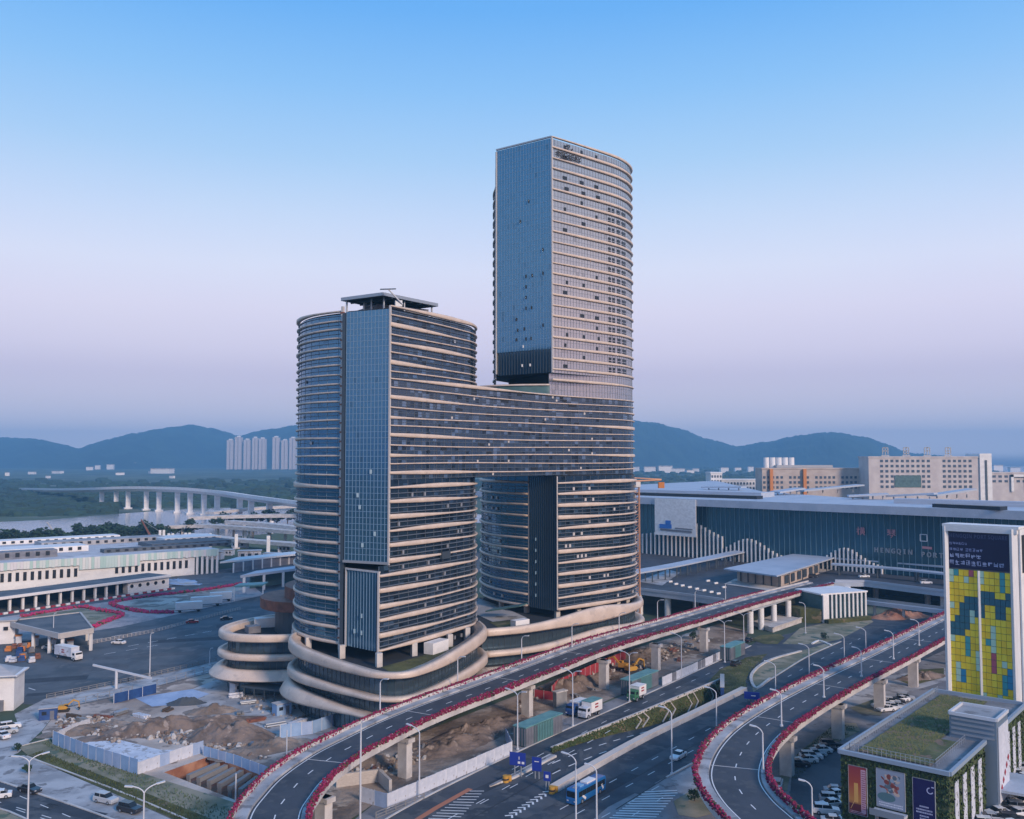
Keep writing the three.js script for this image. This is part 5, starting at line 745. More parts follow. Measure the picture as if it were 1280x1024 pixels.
// ================================================================== customs hall and yard on the left
{
  const hall = thing('customs_hall', 'long white customs hall with pale green patterned parapet and narrow windows', 'hall');
  const H = 11.2, f0 = G(-70, 744.5), f1 = G(272, 716), along = f1.clone().sub(f0).normalize(), inw = V(along.z, 0, -along.x); const at = (s, o = 0) => f0.clone().addScaledVector(along, s).addScaledVector(inw, o), L = f0.distanceTo(f1);
  mesh('wall', prism([at(0), at(L * 0.9), at(L * 0.9, 100), at(0, 130)], 0, H - 0.6), M.white, hall);
  mesh('roof', prism([at(-2, -0.6), at(L + 1, -0.6), at(L + 1, 18), at(L * 0.9, 20), at(L * 0.9, 102), at(-2, 132)], H - 0.6, H), M.roofLight, hall);
  // patterned green fascia: a run of narrow panels of changing tint
  const tints = [[0.48, 0.62, 0.60], [0.56, 0.64, 0.63], [0.62, 0.66, 0.66], [0.40, 0.57, 0.54], [0.66, 0.69, 0.68], [0.64, 0.64, 0.67]].map((c) => std(c, 0.7)); const n = 92, pg = bx(L / n * 0.96, 1, 0.25);
  for (let i = 0; i < n; i++) { const p = at((i + 0.5) * L / n, -0.8), big = i > 40 && i < 62; const m = mesh('fascia_panel', pg, tints[Math.floor(hsh(i, 3, 8) * 6)], hall); m.scale.y = big ? 5.2 : 3 + 0.4 * hsh(i, 1, 1); m.position.set(p.x, H - m.scale.y / 2 + 0.3, p.z); m.rotation.y = Math.atan2(-along.z, along.x); }
  for (let i = 0; i < 34; i++) { if (i > 16 && i < 22) continue; const p = at(L * (0.03 + 0.86 * i / 34), -0.12); mesh('window', bx(1.3, 3.6, 0.2, p.x, 5.2, p.z, Math.atan2(-along.z, along.x)), M.winDark, hall); }
  for (let i = 0; i < 5; i++) { const p = at(L * (0.91 + 0.0215 * i), -0.3); mesh('porch_column', bx(0.9, H - 0.6, 0.9, p.x, (H - 0.6) / 2, p.z), M.white, hall); }
  // raised roofs, courts and skylights
  for (const [s, o, w, d, h, m] of [[20, 40, 46, 16, 2.6, M.white], [60, 70, 60, 14, 2.2, M.roofGrey], [90, 35, 40, 20, 1.8, M.roofDark], [100, 60, 30, 20, 2.0, M.white], [40, 95, 70, 12, 2.0, M.white], [8, 18, 34, 8, 3.2, M.greyPanel], [75, 18, 60, 6, 1.6, M.roofDark]]) { const p = at(s + 20, o); const r = mesh('roof_block', bx(w, h, d, p.x, H + h / 2, p.z, Math.atan2(-along.z, along.x)), m, hall); for (let i = 0; i < Math.floor(w / 4); i++) { const q = at(s + 20 - w / 2 + 2 + i * 4, o - d / 2 - 0.1); mesh('roof_window', bx(1.6, h * 0.55, 0.3, q.x, H + h * 0.55, q.z, Math.atan2(-along.z, along.x)), M.winDark, r); } }
  // canopy in front
  const c0 = G(-70, 776), c1 = G(210, 735), ca = c1.clone().sub(c0).normalize(), ci = V(ca.z, 0, -ca.x), cp = thing('arcade', 'long low dark roofed arcade with white columns before the customs hall', 'arcade'), CL = c0.distanceTo(c1), ry = Math.atan2(-ca.z, ca.x); const cat = (s, o) => c0.clone().addScaledVector(ca, s).addScaledVector(ci, o);
  mesh('roof', prism([cat(0, -1.5), cat(CL, -1.5), cat(CL, 13), cat(0, 13)], 5.0, 5.5), M.roofDark, cp); mesh('fascia', bar(cat(0, -1.7).setY(5.2), cat(CL, -1.7).setY(5.2), 0.4, 1.0), M.white, cp);
  for (let i = 0; i < 14; i++) { const p = cat(3 + i * CL * 0.75 / 14, 0); mesh('column', bx(0.8, 5, 0.8, p.x, 2.5, p.z, ry), M.white, cp); } mesh('back_wall', bar(cat(0, 11).setY(2.5), cat(CL, 11).setY(2.5), 0.4, 5), M.core, cp);
  const e = mesh('end_block', bar(cat(CL * 0.78, 1).setY(2.4), cat(CL, 1).setY(2.4), 3, 4.9), M.white, cp); for (let i = 0; i < 5; i++) { const p = cat(CL * (0.8 + 0.042 * i), -0.6); mesh('round_window', new THREE.CylinderGeometry(0.75, 0.75, 0.2, 14).rotateX(Math.PI / 2).rotateY(ry).translate(p.x, 2.9, p.z), M.winDark, e); }
  for (let i = 0; i < 46; i++) { const p = cat(i * CL / 46, -5.5), o = thing('bollard_block', 'small red and white kerb block along the arcade', 'kerb block', V(p.x, 0.04, p.z), ry, 'kerb blocks along the arcade'); o.userData.label = `${i % 2 ? 'white' : 'red'} kerb block in the red and white row along the arcade`; mesh('body', bx(1.6, 0.7, 0.6, 0, 0.35, 0), i % 2 ? M.white : M.red, o); }
  // blue tarpaulins by the end of the arcade
  const tp = G(222, 731); const tarp = tag(heapLike(tp, 9, 4, 2.2, M.hoardBlue), 'heap of goods under blue sheets at the arcade end', 'tarpaulin');
  // office with pale roof behind podium
  const b2 = thing('gatehouse', 'low pale gatehouse with wide eaves and columns beside the podium', 'building'); const g0 = G(292, 716), g1 = G(372, 704), gi = V(0.12, 0, -1); mesh('wall', prism([g0, g1, g1.clone().addScaledVector(gi, 14), g0.clone().addScaledVector(gi, 14)], 0, 4.6), M.greyPanel, b2); mesh('roof', prism([g0.clone().add(V(-6, 0, 2)), g1.clone().add(V(4, 0, 2)), g1.clone().add(V(5, 0, -18)), g0.clone().add(V(-4, 0, -18))], 4.6, 5.4), M.white, b2); for (let i = 0; i < 8; i++) { const p = g0.clone().lerp(g1, i / 7); mesh('pilaster', bx(0.6, 4.6, 0.6, p.x, 2.3, p.z + 0.4), M.white, b2); }
  const b3 = thing('gatehouse', 'flat blue grey canopy hall half hidden by the podium', 'building'); const h0 = G(300, 742), h1 = G(380, 730); mesh('roof', prism([h0, h1, h1.clone().add(V(2, 0, -16)), h0.clone().add(V(2, 0, -16))], 6.2, 7.2), M.roofBlue, b3); for (const f of [0.05, 0.35, 0.65, 0.95]) { const p = h0.clone().lerp(h1, f); mesh('post', bx(0.9, 6.2, 0.9, p.x, 3.1, p.z - 0.6), M.white, b3); } mesh('back_wall', bar(h0.clone().add(V(0, 3, -14)), h1.clone().add(V(0, 3, -14)), 0.5, 6), M.tealDark, b3);
  const b4 = thing('awning_shelter', 'small shelter with a teal roof behind the brown drum', 'shelter'); const q0 = G(292, 752), q1 = G(328, 750); mesh('roof', prism([q0, q1, q1.clone().add(V(0, 0, -8)), q0.clone().add(V(0, 0, -8))], 5.4, 5.9), M.teal, b4); for (const p of [q0, q1]) mesh('post', bx(0.4, 5.4, 0.4, p.x, 2.7, p.z - 0.5), M.white, b4);
}
function heapLike(p, rx, rz, h, mat) { const g = new THREE.SphereGeometry(1, 18, 10, 0, Math.PI * 2, 0, Math.PI / 2), q = g.attributes.position; for (let i = 0; i < q.count; i++) { const k = 0.75 + 0.5 * hsh(Math.round(q.getX(i) * 20), Math.round(q.getZ(i) * 20 + q.getY(i) * 40), 6); q.setXYZ(i, q.getX(i) * rx * k, q.getY(i) * h * k, q.getZ(i) * rz * k); } g.computeVertexNormals(); const m = mesh('goods_heap', g, mat); m.position.copy(p); return m; }
// flower bordered islands
{
  const border = (px, label, close) => { const ps = curvePx(close ? [...px, px[0]] : px, 0, 1.2), n = normals(ps), per = 9, im = new THREE.InstancedMesh(new THREE.IcosahedronGeometry(0.45, 0), M.flower, (ps.length - 1) * per), m4 = new THREE.Matrix4(), q = new THREE.Quaternion(); let k = 0; for (let i = 0; i < ps.length - 1; i++) for (let j = 0; j < per; j++) { const p = ps[i].clone().lerp(ps[i + 1], rnd()).addScaledVector(n[i], rr(-0.9, 0.9)); p.y = rr(0.1, 0.8); q.setFromEuler(new THREE.Euler(rnd() * 6, rnd() * 6, 0)); const s = rr(0.7, 1.4); m4.compose(p, q, V(s, s * 0.7, s)); im.setMatrixAt(k, m4); im.setColorAt(k++, rnd() < 0.15 ? rgb(0.06, 0.08, 0.03) : rgb(rr(0.34, 0.46), rr(0.02, 0.05), rr(0.09, 0.14))); } im.name = numbered('flower_border'); im.castShadow = im.receiveShadow = true; tag(im, label, 'flowers', null, 'stuff'); scene.add(im); };
  sheet('island_lawn', [[27, 772], [100, 761], [152, 769], [116, 784], [60, 790]], 3, M.grassDry); sheet('island_lawn', [[140, 754], [190, 746], [300, 731], [310, 735], [216, 764], [190, 767], [150, 759]], 3, M.sand);
  border([[26, 772], [60, 766], [100, 760], [125, 764], [152, 769], [135, 777], [116, 785]], 'magenta flower border round the lawn behind the checkpoint roof'); border([[308, 730], [250, 739], [190, 746], [142, 754], [146, 759], [180, 766], [216, 767]], 'magenta flower border round the sandy island');
  // white lorries and trailers parked beyond island
  for (const [x, y, w] of [[236, 765, 9], [258, 758, 11], [276, 752, 8]]) { const p = G(x, y), o = thing('box_trailer', 'white box trailer parked beside the sandy island', 'trailer', p, 0.42, 'box trailers by the island'); mesh('box', bx(w, 2.6, 2.5, 0, 2.3, 0), M.white, o); for (const sx of [-0.35, 0.35]) for (const sz of [-1, 1]) mesh('wheel', new THREE.CylinderGeometry(0.5, 0.5, 0.35, 12).rotateX(Math.PI / 2).translate(sx * w, 0.5, sz * 1.05), M.rubber, o); mesh('chassis', bx(w, 0.3, 1.2, 0, 0.85, 0), M.black, o); }
}
// checkpoint roof
{
  const o = thing('checkpoint_canopy', 'flat dark checkpoint roof with pale fascia on white columns', 'canopy'); const c = GP([[8, 777], [100, 766], [116, 786], [74, 793]], 6.2); mesh('roof', prism(c, 5.6, 6.2), M.roofDark, o); for (let i = 0; i < 4; i++) mesh('fascia', bar(c[i].clone().setY(5.7), c[(i + 1) % 4].clone().setY(5.7), 0.5, 1.5), M.concrete, o);
  for (const [a, b, f] of [[0, 3, 0.1], [0, 3, 0.5], [3, 2, 0.05], [3, 2, 0.9], [0, 3, 0.8], [1, 2, 0.5]]) { const p = c[a].clone().lerp(c[b], f); mesh('column', bx(0.7, 5.6, 0.7, p.x, 2.8, p.z - 1), M.white, o); }
  for (let i = 0; i < 4; i++) { const p = c[0].clone().lerp(c[2], 0.15 + i * 0.2), k = thing('toll_booth', 'small booth under the checkpoint roof', 'booth', V(p.x, 0.03, p.z), 0.5, 'checkpoint booths'); mesh('body', bx(1.6, 2.4, 2.6, 0, 1.2, 0), M.hoardWhite, k); mesh('window', bx(1.66, 0.9, 2, 0, 1.6, 0), M.winDark, k); mesh('roof', bx(2, 0.2, 3, 0, 2.5, 0), M.orange, k); }
  const wb = thing('white_house', 'white gable roofed building at the yard entrance', 'house'), p = G(-14, 889); const X = p.x, Z = p.z; mesh('wall', bx(9, 7.4, 7, X, 3.7, Z - 3, 0.2), M.white, wb); const rf = new THREE.CylinderGeometry(0.01, 7.2, 2.2, 4, 1).rotateY(Math.PI / 4 + 0.2).scale(1, 1, 0.85).translate(X, 8.5, Z - 3); mesh('roof', rf, M.roofGrey, wb); mesh('eaves', bx(10.4, 0.3, 8.4, X, 7.5, Z - 3, 0.2), M.white, wb); mesh('door', bx(1.4, 2.4, 0.2, X + 2.6, 1.2, Z + 0.4, 0.2), M.greyPanel, wb);
  const wc = thing('guard_hut', 'pale hut half under the checkpoint roof', 'hut'), q = G(2, 805); mesh('wall', bx(6, 6.6, 5, q.x, 3.3, q.z - 2, 0.3), M.white, wc); mesh('roof', bx(7, 0.4, 6, q.x, 6.8, q.z - 2, 0.3), M.roofGrey, wc); mesh('window', bx(1.2, 1, 0.2, q.x + 1.4, 4.6, q.z + 0.6, 0.3), M.winDark, wc);
  // stacked goods on pallets
  const cols = [M.orange, M.greyPanel, M.hoardWhite, M.copper, M.bluePanel]; for (let i = 0; i < 16; i++) { const a = G(rr(8, 60), rr(808, 832)); const o2 = thing('pallet_load', 'pallet load of goods stacked by the checkpoint', 'pallet', V(a.x, 0.04, a.z), rr(0, 1), 'pallet loads by the checkpoint'); mesh('pallet', bx(1.8, 0.15, 1.4, 0, 0.08, 0), M.bark, o2); mesh('load', [bx(1.6, rr(0.6, 1.1), 1.2, 0, 0.55, 0), bx(1.2, 0.5, 0.9, 0.1, 1.3, 0)], cols[i % 5], o2); o2.userData.label = `pallet load with ${['orange', 'dark grey', 'pale', 'rust brown', 'dark blue'][i % 5]} goods by the checkpoint`; o2.userData.group = 'pallet loads by the checkpoint'; }
}
// fences, blue hoarding, lorry
function fence(a, b, h, label, mat, step = 3, name = 'railing_fence') { const L = a.distanceTo(b), o = thing(name, label, 'fence'), n = Math.max(1, Math.round(L / step)); for (let i = 0; i <= n; i++) { const p = a.clone().lerp(b, i / n); mesh('post', bx(0.14, h, 0.14, p.x, h / 2, p.z), mat, o); } for (const f of [0.95, 0.55, 0.15]) mesh('rail', bar(a.clone().setY(h * f), b.clone().setY(h * f), 0.08, 0.1), mat, o); return o; }
fence(G(76, 886), G(165, 866), 1.6, 'pale railing between the footway and the site', M.frame); fence(G(196, 859), G(276, 835), 1.6, 'pale railing leading up to the left podium lobe', M.frame); fence(G(58, 874), G(160, 853), 1.1, 'low railing along the yard edge, near stretch', M.concreteDark, 2); fence(G(160, 853), G(270, 827), 1.1, 'low railing along the yard edge, far stretch', M.concreteDark, 2);
fence(G(110, 806), G(195, 790), 1.0, 'striped barrier rail across the yard', M.concrete, 1.5); fence(G(195, 790), G(300, 762), 1.0, 'barrier rail running on towards the podium', M.concrete, 1.5);
function hoarding(pts, h, mats, label, w = 2.4) {
  const o = thing('site_hoarding', label, 'hoarding'); for (let i = 0; i + 1 < pts.length; i++) { const a = pts[i], b = pts[i + 1], L = a.distanceTo(b), n = Math.max(1, Math.round(L / w)), ry = Math.atan2(-(b.z - a.z), b.x - a.x), g = bx(L / n * 0.985, h, 0.08); for (let k = 0; k < n; k++) { const p = a.clone().lerp(b, (k + 0.5) / n), m = mesh('panel', g, mats[Math.floor(hsh(k, i, 5) * mats.length)], o); m.position.set(p.x, h / 2 + rr(-0.04, 0.04), p.z); m.rotation.set((rnd() - 0.5) * 0.05, ry + (rnd() - 0.5) * 0.02, 0); const q = a.clone().lerp(b, k / n); mesh('post', bx(0.12, h + 0.15, 0.12, q.x, h / 2, q.z, ry), M.lampWhite, o); } } return o;
}
const hb2 = mapped(noisy(256, 7, [0.28, 0.38, 0.56], [0.38, 0.48, 0.66], 4, 6, 71), 0.6);
hoarding([G(66, 931), G(110, 949), G(172, 969)], 2.6, [M.hoardBlue, hb2], 'blue corrugated hoarding beside the planting strip'); hoarding([G(172, 969), G(212, 955), G(254, 941)], 2.2, [M.hoardWhite, hb2], 'pale hoarding running back from the blue corner'); hoarding([G(254, 945), G(292, 956), G(334, 972)], 1.8, [M.hoardBlue, hb2], 'low blue hoarding behind the orange pit'); hoarding([G(66, 928), G(90, 916), G(112, 908)], 1.6, [M.hoardWhite], 'short pale hoarding at the site corner');
hoarding([G(350, 923), G(390, 918), G(425, 906)], 2.6, [M.hoardBlue, hb2], 'blue hoarding below the podium beside the ramp');
hoarding([G(142, 880), G(195, 867)], 2.2, [M.bluePanel], 'dark blue hoarding by the yard railing', 4);
hoarding([G(452, 1003), G(484, 1012), G(545, 985), G(596, 963), G(640, 943), G(632, 926)], 2.4, [M.hoardWhite, hb2, M.hoardWhite], 'white hoarding of the dig beside the main road'); hoarding([G(828, 858), G(862, 843), G(900, 825)], 2.2, [M.hoardWhite, M.hoardWhite, M.greyPanel], 'white hoarding between the two far containers');
tag(mesh('blue_sheet', sheetGeo(GP([[168, 873], [240, 862], [262, 868], [232, 880], [190, 884]]), 0.1), hb2), 'blue ground sheet spread beside the railing', 'ground sheet'); tag(mesh('pale_sheet', sheetGeo(GP([[104, 930], [135, 922], [200, 938], [250, 938], [212, 953], [172, 966], [130, 944]]), 0.1), M.hoardWhite), 'pale blue ground sheet behind the hoarding', 'ground sheet');
{ // red site wall, grey gate block, planks
  const o = hoarding([G(690, 872), G(697, 864), G(762, 834), G(782, 826)], 2.6, [M.red], 'red site wall bent round the earth heap', 3); const o2 = hoarding([G(668, 873), G(692, 876)], 2.0, [M.red], 'short red site panel beside the grey gate', 3); const g = thing('gate_block', 'grey concrete block between the red panels', 'block'), p = G(700, 884); mesh('body', bx(3.2, 3.4, 1.2, p.x, 1.7, p.z, 0.7), M.concreteDark, g); mesh('cap', bx(3.5, 0.25, 1.5, p.x, 3.5, p.z, 0.7), M.concrete, g);
  const wr = thing('retaining_slab', 'bent concrete slab wall under the near ramp', 'wall'); const pts = GP([[420, 985], [474, 978], [488, 992]]); for (let i = 0; i < 2; i++) mesh('slab', bar(pts[i].clone().setY(1.1), pts[i + 1].clone().setY(1.1), 0.5, 2.2), M.concrete, wr);
  fence(G(470, 1024), G(530, 1000), 1.1, 'dark railing on the footway beside the hatching', M.concreteDark, 2);
}
// containers
function container(x, y, len, h, ry, label) { const p = G(x, y), o = thing('site_container', label, 'container', p, ry); const g = []; const body = mesh('body', bx(len, h - 0.2, 2.9, 0, h / 2 + 0.1, 0), M.tealDark, o); mesh('roof', bx(len + 0.2, 0.2, 3.1, 0, h + 0.1, 0), M.teal, o); mesh('base', bx(len, 0.25, 2.7, 0, 0.12, 0), M.black, o); const n = Math.round(len / 0.55); const ge = bx(0.2, h - 0.5, 0.12); for (let i = 0; i < n; i++) for (const s of [1]) { const f = i / n, m = mesh('rib', ge, f < 0.3 || f > 0.72 ? M.greyPanel : M.teal, o); m.position.set(-len / 2 + 0.3 + i * len / n, h / 2 + 0.1, s * 1.5); } const gz = bx(0.12, h - 0.5, 0.22); for (let i = 0; i < 5; i++) for (const s of [-1, 1]) { const m = mesh('rib', gz, M.greyPanel, o); m.position.set(s * (len / 2 + 0.05), h / 2 + 0.1, -1.2 + i * 0.6); } mesh('side_panel', bx(len * 0.28, h - 0.35, 0.06, len * 0.36, h / 2 + 0.1, 1.47), M.greyPanel, o); mesh('side_panel', bx(len * 0.2, h - 0.35, 0.06, -len * 0.4, h / 2 + 0.1, 1.47), M.greyPanel, o); return o; }
const CR = Math.PI / 2 - 0.64;
container(673, 924, 12.5, 3.7, CR, 'teal and grey steel container beside the white hoarding'); container(800, 863, 13, 3.5, CR, 'teal and grey container behind the white headed lorry'); container(916, 822, 10, 3.5, CR, 'teal and grey container nearest the station columns'); 
// ================================================================== vehicles
function wheels(o, L, W, r, xs) { for (const x of xs) for (const s of [-1, 1]) { const w = mesh('wheel', new THREE.CylinderGeometry(r, r, 0.24, 16).rotateX(Math.PI / 2).translate(x, r, s * (W / 2 - 0.1)), M.rubber, o); mesh('rim', new THREE.CylinderGeometry(r * 0.6, r * 0.6, 0.26, 10).rotateX(Math.PI / 2).translate(x, r, s * (W / 2 - 0.1)), M.steel, w); } }
const carGlass = std([0.02, 0.028, 0.036], 0.12, { metalness: 0.2 });
function carProto(color, suv, label) {
  const o = thing('parked_car', label, 'car'), pm = new THREE.MeshPhysicalMaterial({ color: rgb(...color), roughness: 0.35, clearcoat: 0.7, clearcoatRoughness: 0.15 }), H = suv ? 1.68 : 1.46, W = 1.8;
  const prof = new THREE.Shape(suv ? [[-2.25, 0.3], [2.2, 0.3], [2.28, 0.62], [2.18, 0.9], [1.2, 1.02], [-2.2, 1.05], [-2.3, 0.7]].map((p) => new THREE.Vector2(...p)) : [[-2.25, 0.28], [2.2, 0.28], [2.28, 0.55], [2.15, 0.76], [1.05, 0.92], [-1.75, 0.94], [-2.25, 0.86], [-2.3, 0.6]].map((p) => new THREE.Vector2(...p)));
  mesh('body', new THREE.ExtrudeGeometry(prof, { depth: W - 0.2, bevelEnabled: true, bevelSize: 0.08, bevelThickness: 0.1, bevelSegments: 2 }).translate(0, 0, -(W - 0.2) / 2), pm, o);
  const cab = new THREE.Shape((suv ? [[-2.1, 1.0], [1.1, 1.0], [0.45, H - 0.04], [-1.95, H - 0.04]] : [[-1.75, 0.9], [1.05, 0.9], [0.3, H - 0.04], [-1.05, H - 0.04]]).map((p) => new THREE.Vector2(...p))); mesh('cabin_glass', new THREE.ExtrudeGeometry(cab, { depth: W - 0.5, bevelEnabled: true, bevelSize: 0.04, bevelThickness: 0.08, bevelSegments: 1 }).translate(0, 0, -(W - 0.5) / 2), carGlass, o);
  mesh('roof', bx(suv ? 2.3 : 1.35, 0.06, W - 0.42, suv ? -0.76 : -0.38, H + 0.02, 0), pm, o); for (const s of [-1, 1]) { mesh('pillar', bar(V(suv ? -0.7 : -0.4, 0.95, s * 0.77), V(suv ? -0.72 : -0.42, H, s * 0.72), 0.08), pm, o); mesh('headlight', bx(0.12, 0.16, 0.36, 2.26, 0.68, s * 0.62), M.lampWhite, o); mesh('tail_light', bx(0.1, 0.16, 0.3, -2.32, 0.76, s * 0.64), M.red, o); }
  wheels(o, 4.5, W, 0.33, [-1.4, 1.4]); o.scale.setScalar(0.87); return o;
}
const COL = { white: [0.72, 0.73, 0.75], silver: [0.42, 0.45, 0.48], black: [0.02, 0.022, 0.028], red: [0.35, 0.03, 0.03], blue: [0.05, 0.12, 0.3] }, protos = {};
function car(kind, suv, px, py, ry, label, group, h = 0.16) { const key = kind + (suv ? 's' : ''); const p = G(px, py, h); if (!protos[key]) { protos[key] = carProto(COL[kind], suv, label); protos[key].position.copy(p); protos[key].rotation.y = ry; if (group) protos[key].userData.group = group; return protos[key]; } const c = copyOf(protos[key], p, ry, label); if (group) c.userData.group = group; else delete c.userData.group; return c; }
const RDIR = Math.PI / 2 - 0.6435;      // facing up the road
// on the roads
car('white', 0, 848, 948, RDIR + Math.PI, 'white car on the main road behind the bus'); car('black', 1, 920, 832, RDIR, 'black car on the side road near the far container'); car('black', 0, 936, 802, RDIR, 'black car beside the white station columns'); car('black', 0, 37, 990, -0.42, 'dark car with red tail lights passing the lamp post', null, 0.13); car('white', 0, -3, 998, -0.42, 'white car behind the dark car on the lower road', null, 0.13);
car('silver', 1, 132, 1003, -0.42, 'silver people carrier on the lower road', null, 0.13); car('black', 1, 162, 1015, -0.42, 'black off roader following the silver carrier', null, 0.13); car('white', 0, 148, 805, 0.2, 'white car crossing the left yard', null, 0.03); car('silver', 0, 1172, 806, RDIR, 'silver car on the main road beyond the right ramp');
car('red', 0, 240, 779, 0.4, 'small red car beside the barrier rail', null, 0.03); car('black', 0, 283, 775, 0.4, 'black car at the yard end near the podium', null, 0.03); car('white', 0, 1080, 722, -0.1, 'white car on the deck road near the pavilion', null, 8.5); car('white', 1, 1158, 730, -0.1, 'white off roader on the deck road', null, 8.5); car('black', 1, 1017, 722, 0.6, 'dark car at the pavilion door', null, 8.5); car('silver', 0, 62, 811, 0.2, 'silver car under the checkpoint roof edge', null, 0.03);
// parked
const park = (list, label, group, ry) => list.forEach(([k, s, x, y, a = 0]) => car(k, s, x, y, ry + a, `${k === 'black' ? 'black' : k === 'silver' ? 'silver' : k} ${s ? 'off roader' : 'saloon'} ${label}`, group + ', ' + k + (s ? ' off roaders' : ' saloons'), 0.2));
park([['black', 1, 1038, 934], ['black', 0, 1032, 938], ['white', 0, 1026, 941], ['silver', 0, 1019, 945], ['white', 1, 1014, 949], ['white', 0, 1008, 953], ['black', 0, 998, 958]], 'parked on the grass edge under the ramp', 'cars under the ramp', -0.05);
park([['silver', 0, 1046, 992], ['white', 0, 1043, 997], ['silver', 1, 1041, 1003], ['white', 0, 1038, 1009], ['white', 1, 1033, 1017], ['white', 0, 1062, 1027], ['silver', 0, 1044, 1030]], 'parked by the poster wall of the green building', 'cars by the poster wall', -0.2);
park([['white', 0, 1101, 884], ['silver', 0, 1108, 881], ['white', 1, 1114, 880], ['black', 0, 1120, 879], ['white', 0, 1126, 877], ['silver', 1, 1132, 875], ['white', 0, 1108, 889], ['white', 1, 1117, 887], ['silver', 0, 1125, 885]], 'parked beyond the long roof parapet', 'cars beyond the green building', -0.3);
{ const l = []; const ks = ['white', 'silver', 'white', 'black', 'white', 'silver']; for (let i = 0; i < 9; i++) { l.push([ks[i % 6], i % 3 === 0 ? 1 : 0, 1236 + i * 5.4, 1034 - i * 7.2]); l.push([ks[(i + 2) % 6], i % 2, 1262 + i * 4.6, 1036 - i * 7.5]); } for (let i = 0; i < 4; i++) l.push([ks[i], 1, 1272 + i * 7, 972 - i * 8]); park(l, 'in the dense car park beside the white windows', 'cars in the dense park', -0.2); }
car('white', 1, 972, 984, 1.2, 'white car on the grass right under the ramp parapet', null, 0.2);
park([['white', 0, 2, 922], ['silver', 0, 8, 917], ['white', 1, 12, 911]], 'parked by the kerb below the white house', 'cars below the white house', 0.6);
// blue bus
{
  const p = G(733, 998), o = thing('city_bus', 'blue single deck bus driving on the main road', 'bus', V(p.x, 0.15, p.z), RDIR + Math.PI), bm = new THREE.MeshPhysicalMaterial({ color: rgb(0.015, 0.13, 0.36), roughness: 0.35, clearcoat: 0.5 });
  const sh = new THREE.Shape(); sh.moveTo(-5.6, 0.35); sh.lineTo(5.6, 0.35); sh.lineTo(5.72, 1.2); sh.lineTo(5.5, 2.9); sh.lineTo(5.2, 3.1); sh.lineTo(-5.5, 3.1); sh.lineTo(-5.7, 2.8); mesh('body', new THREE.ExtrudeGeometry(sh, { depth: 2.3, bevelEnabled: true, bevelSize: 0.06, bevelThickness: 0.1, bevelSegments: 2 }).translate(0, 0, -1.15), bm, o);
  for (const s of [-1, 1]) { for (let i = 0; i < 7; i++) mesh('side_window', bx(1.35, 1.05, 0.06, -4.6 + i * 1.45, 2.1, s * 1.26), carGlass, o); mesh('white_swoosh', [bar(V(2.2, 0.7, s * 1.27), V(3.4, 1.6, s * 1.27), 0.04, 0.5), bar(V(-4.6, 0.8, s * 1.27), V(-4, 1.9, s * 1.27), 0.04, 0.5)], M.white, o); mesh('headlight', bx(0.08, 0.25, 0.4, 5.74, 0.9, s * 0.85), M.lampWhite, o); }
  mesh('windscreen', bx(0.1, 1.4, 2.1, 5.68, 2.05, 0), carGlass, o); mesh('roof_unit', bx(3.4, 0.3, 1.7, -0.6, 3.3, 0), M.white, o); mesh('roof_unit', bx(1.4, 0.25, 1.5, 2.8, 3.28, 0), std([0.2, 0.4, 0.6], 0.5), o); mesh('roof_hatch', bx(0.8, 0.12, 0.8, 4.4, 3.22, 0), M.steel, o); wheels(o, 11, 2.5, 0.5, [-3.4, 3.5]); o.scale.setScalar(0.78);
}
// lorries
function lorry(px, py, ry, label, boxM, cabM, L, bh, h0 = 0.16, stripe) { const p = G(px, py), o = thing('box_lorry', label, 'lorry', V(p.x, h0, p.z), ry); mesh('box', bx(L, bh, 2.4, -0.7, 1.05 + bh / 2, 0), boxM, o); mesh('box_roof', bx(L + 0.1, 0.12, 2.5, -0.7, 1.1 + bh, 0), stripe ?? M.teal, o); const c = new THREE.Shape([[0, 0.5], [1.7, 0.5], [1.75, 1.3], [1.4, 2.3], [0, 2.4]].map((q) => new THREE.Vector2(...q))); mesh('cab', new THREE.ExtrudeGeometry(c, { depth: 2.0, bevelEnabled: true, bevelSize: 0.05, bevelThickness: 0.08, bevelSegments: 1 }).translate(L / 2 - 0.62, 0, -1.0), cabM, o); mesh('windscreen', bx(0.08, 0.75, 1.8, L / 2 + 1.0, 1.82, 0).rotateZ(0), carGlass, o); for (const s of [-1, 1]) { mesh('side_window', bx(0.8, 0.6, 0.06, L / 2 + 0.15, 1.85, s * 1.1), carGlass, o); mesh('headlight', bx(0.08, 0.2, 0.3, L / 2 + 1.2, 0.8, s * 0.8), M.lampWhite, o); mesh('side_print', [bx(1.2, 0.3, 0.05, -0.6, 2.0, s * 1.23), bx(1.2, 0.3, 0.05, -0.6, 2.6, s * 1.23)], M.red, o); } mesh('chassis', bx(L + 1.6, 0.3, 1.2, 0, 0.8, 0), M.black, o); wheels(o, L, 2.3, 0.48, [-L / 2 + 0.6, L / 2 + 0.3]); return o; }
lorry(738, 896, RDIR + Math.PI, 'small white lorry with a teal roof and red side print', M.white, M.hoardWhite, 4.4, 2.2); lorry(796, 875, RDIR + Math.PI, 'short white tank lorry with a green cab beside the container', M.white, std([0.04, 0.16, 0.08], 0.5), 3.2, 2.0, 0.16, M.white); lorry(722, 893, RDIR + Math.PI, 'blue and white lorry half hidden by the teal roofed one', M.hoardWhite, M.bluePanel, 4, 1.6, 0.16, M.white);
lorry(85, 824, -0.55, 'long white box lorry parked before the checkpoint', M.hoardWhite, M.white, 7.6, 2.4, 0.04, M.white);
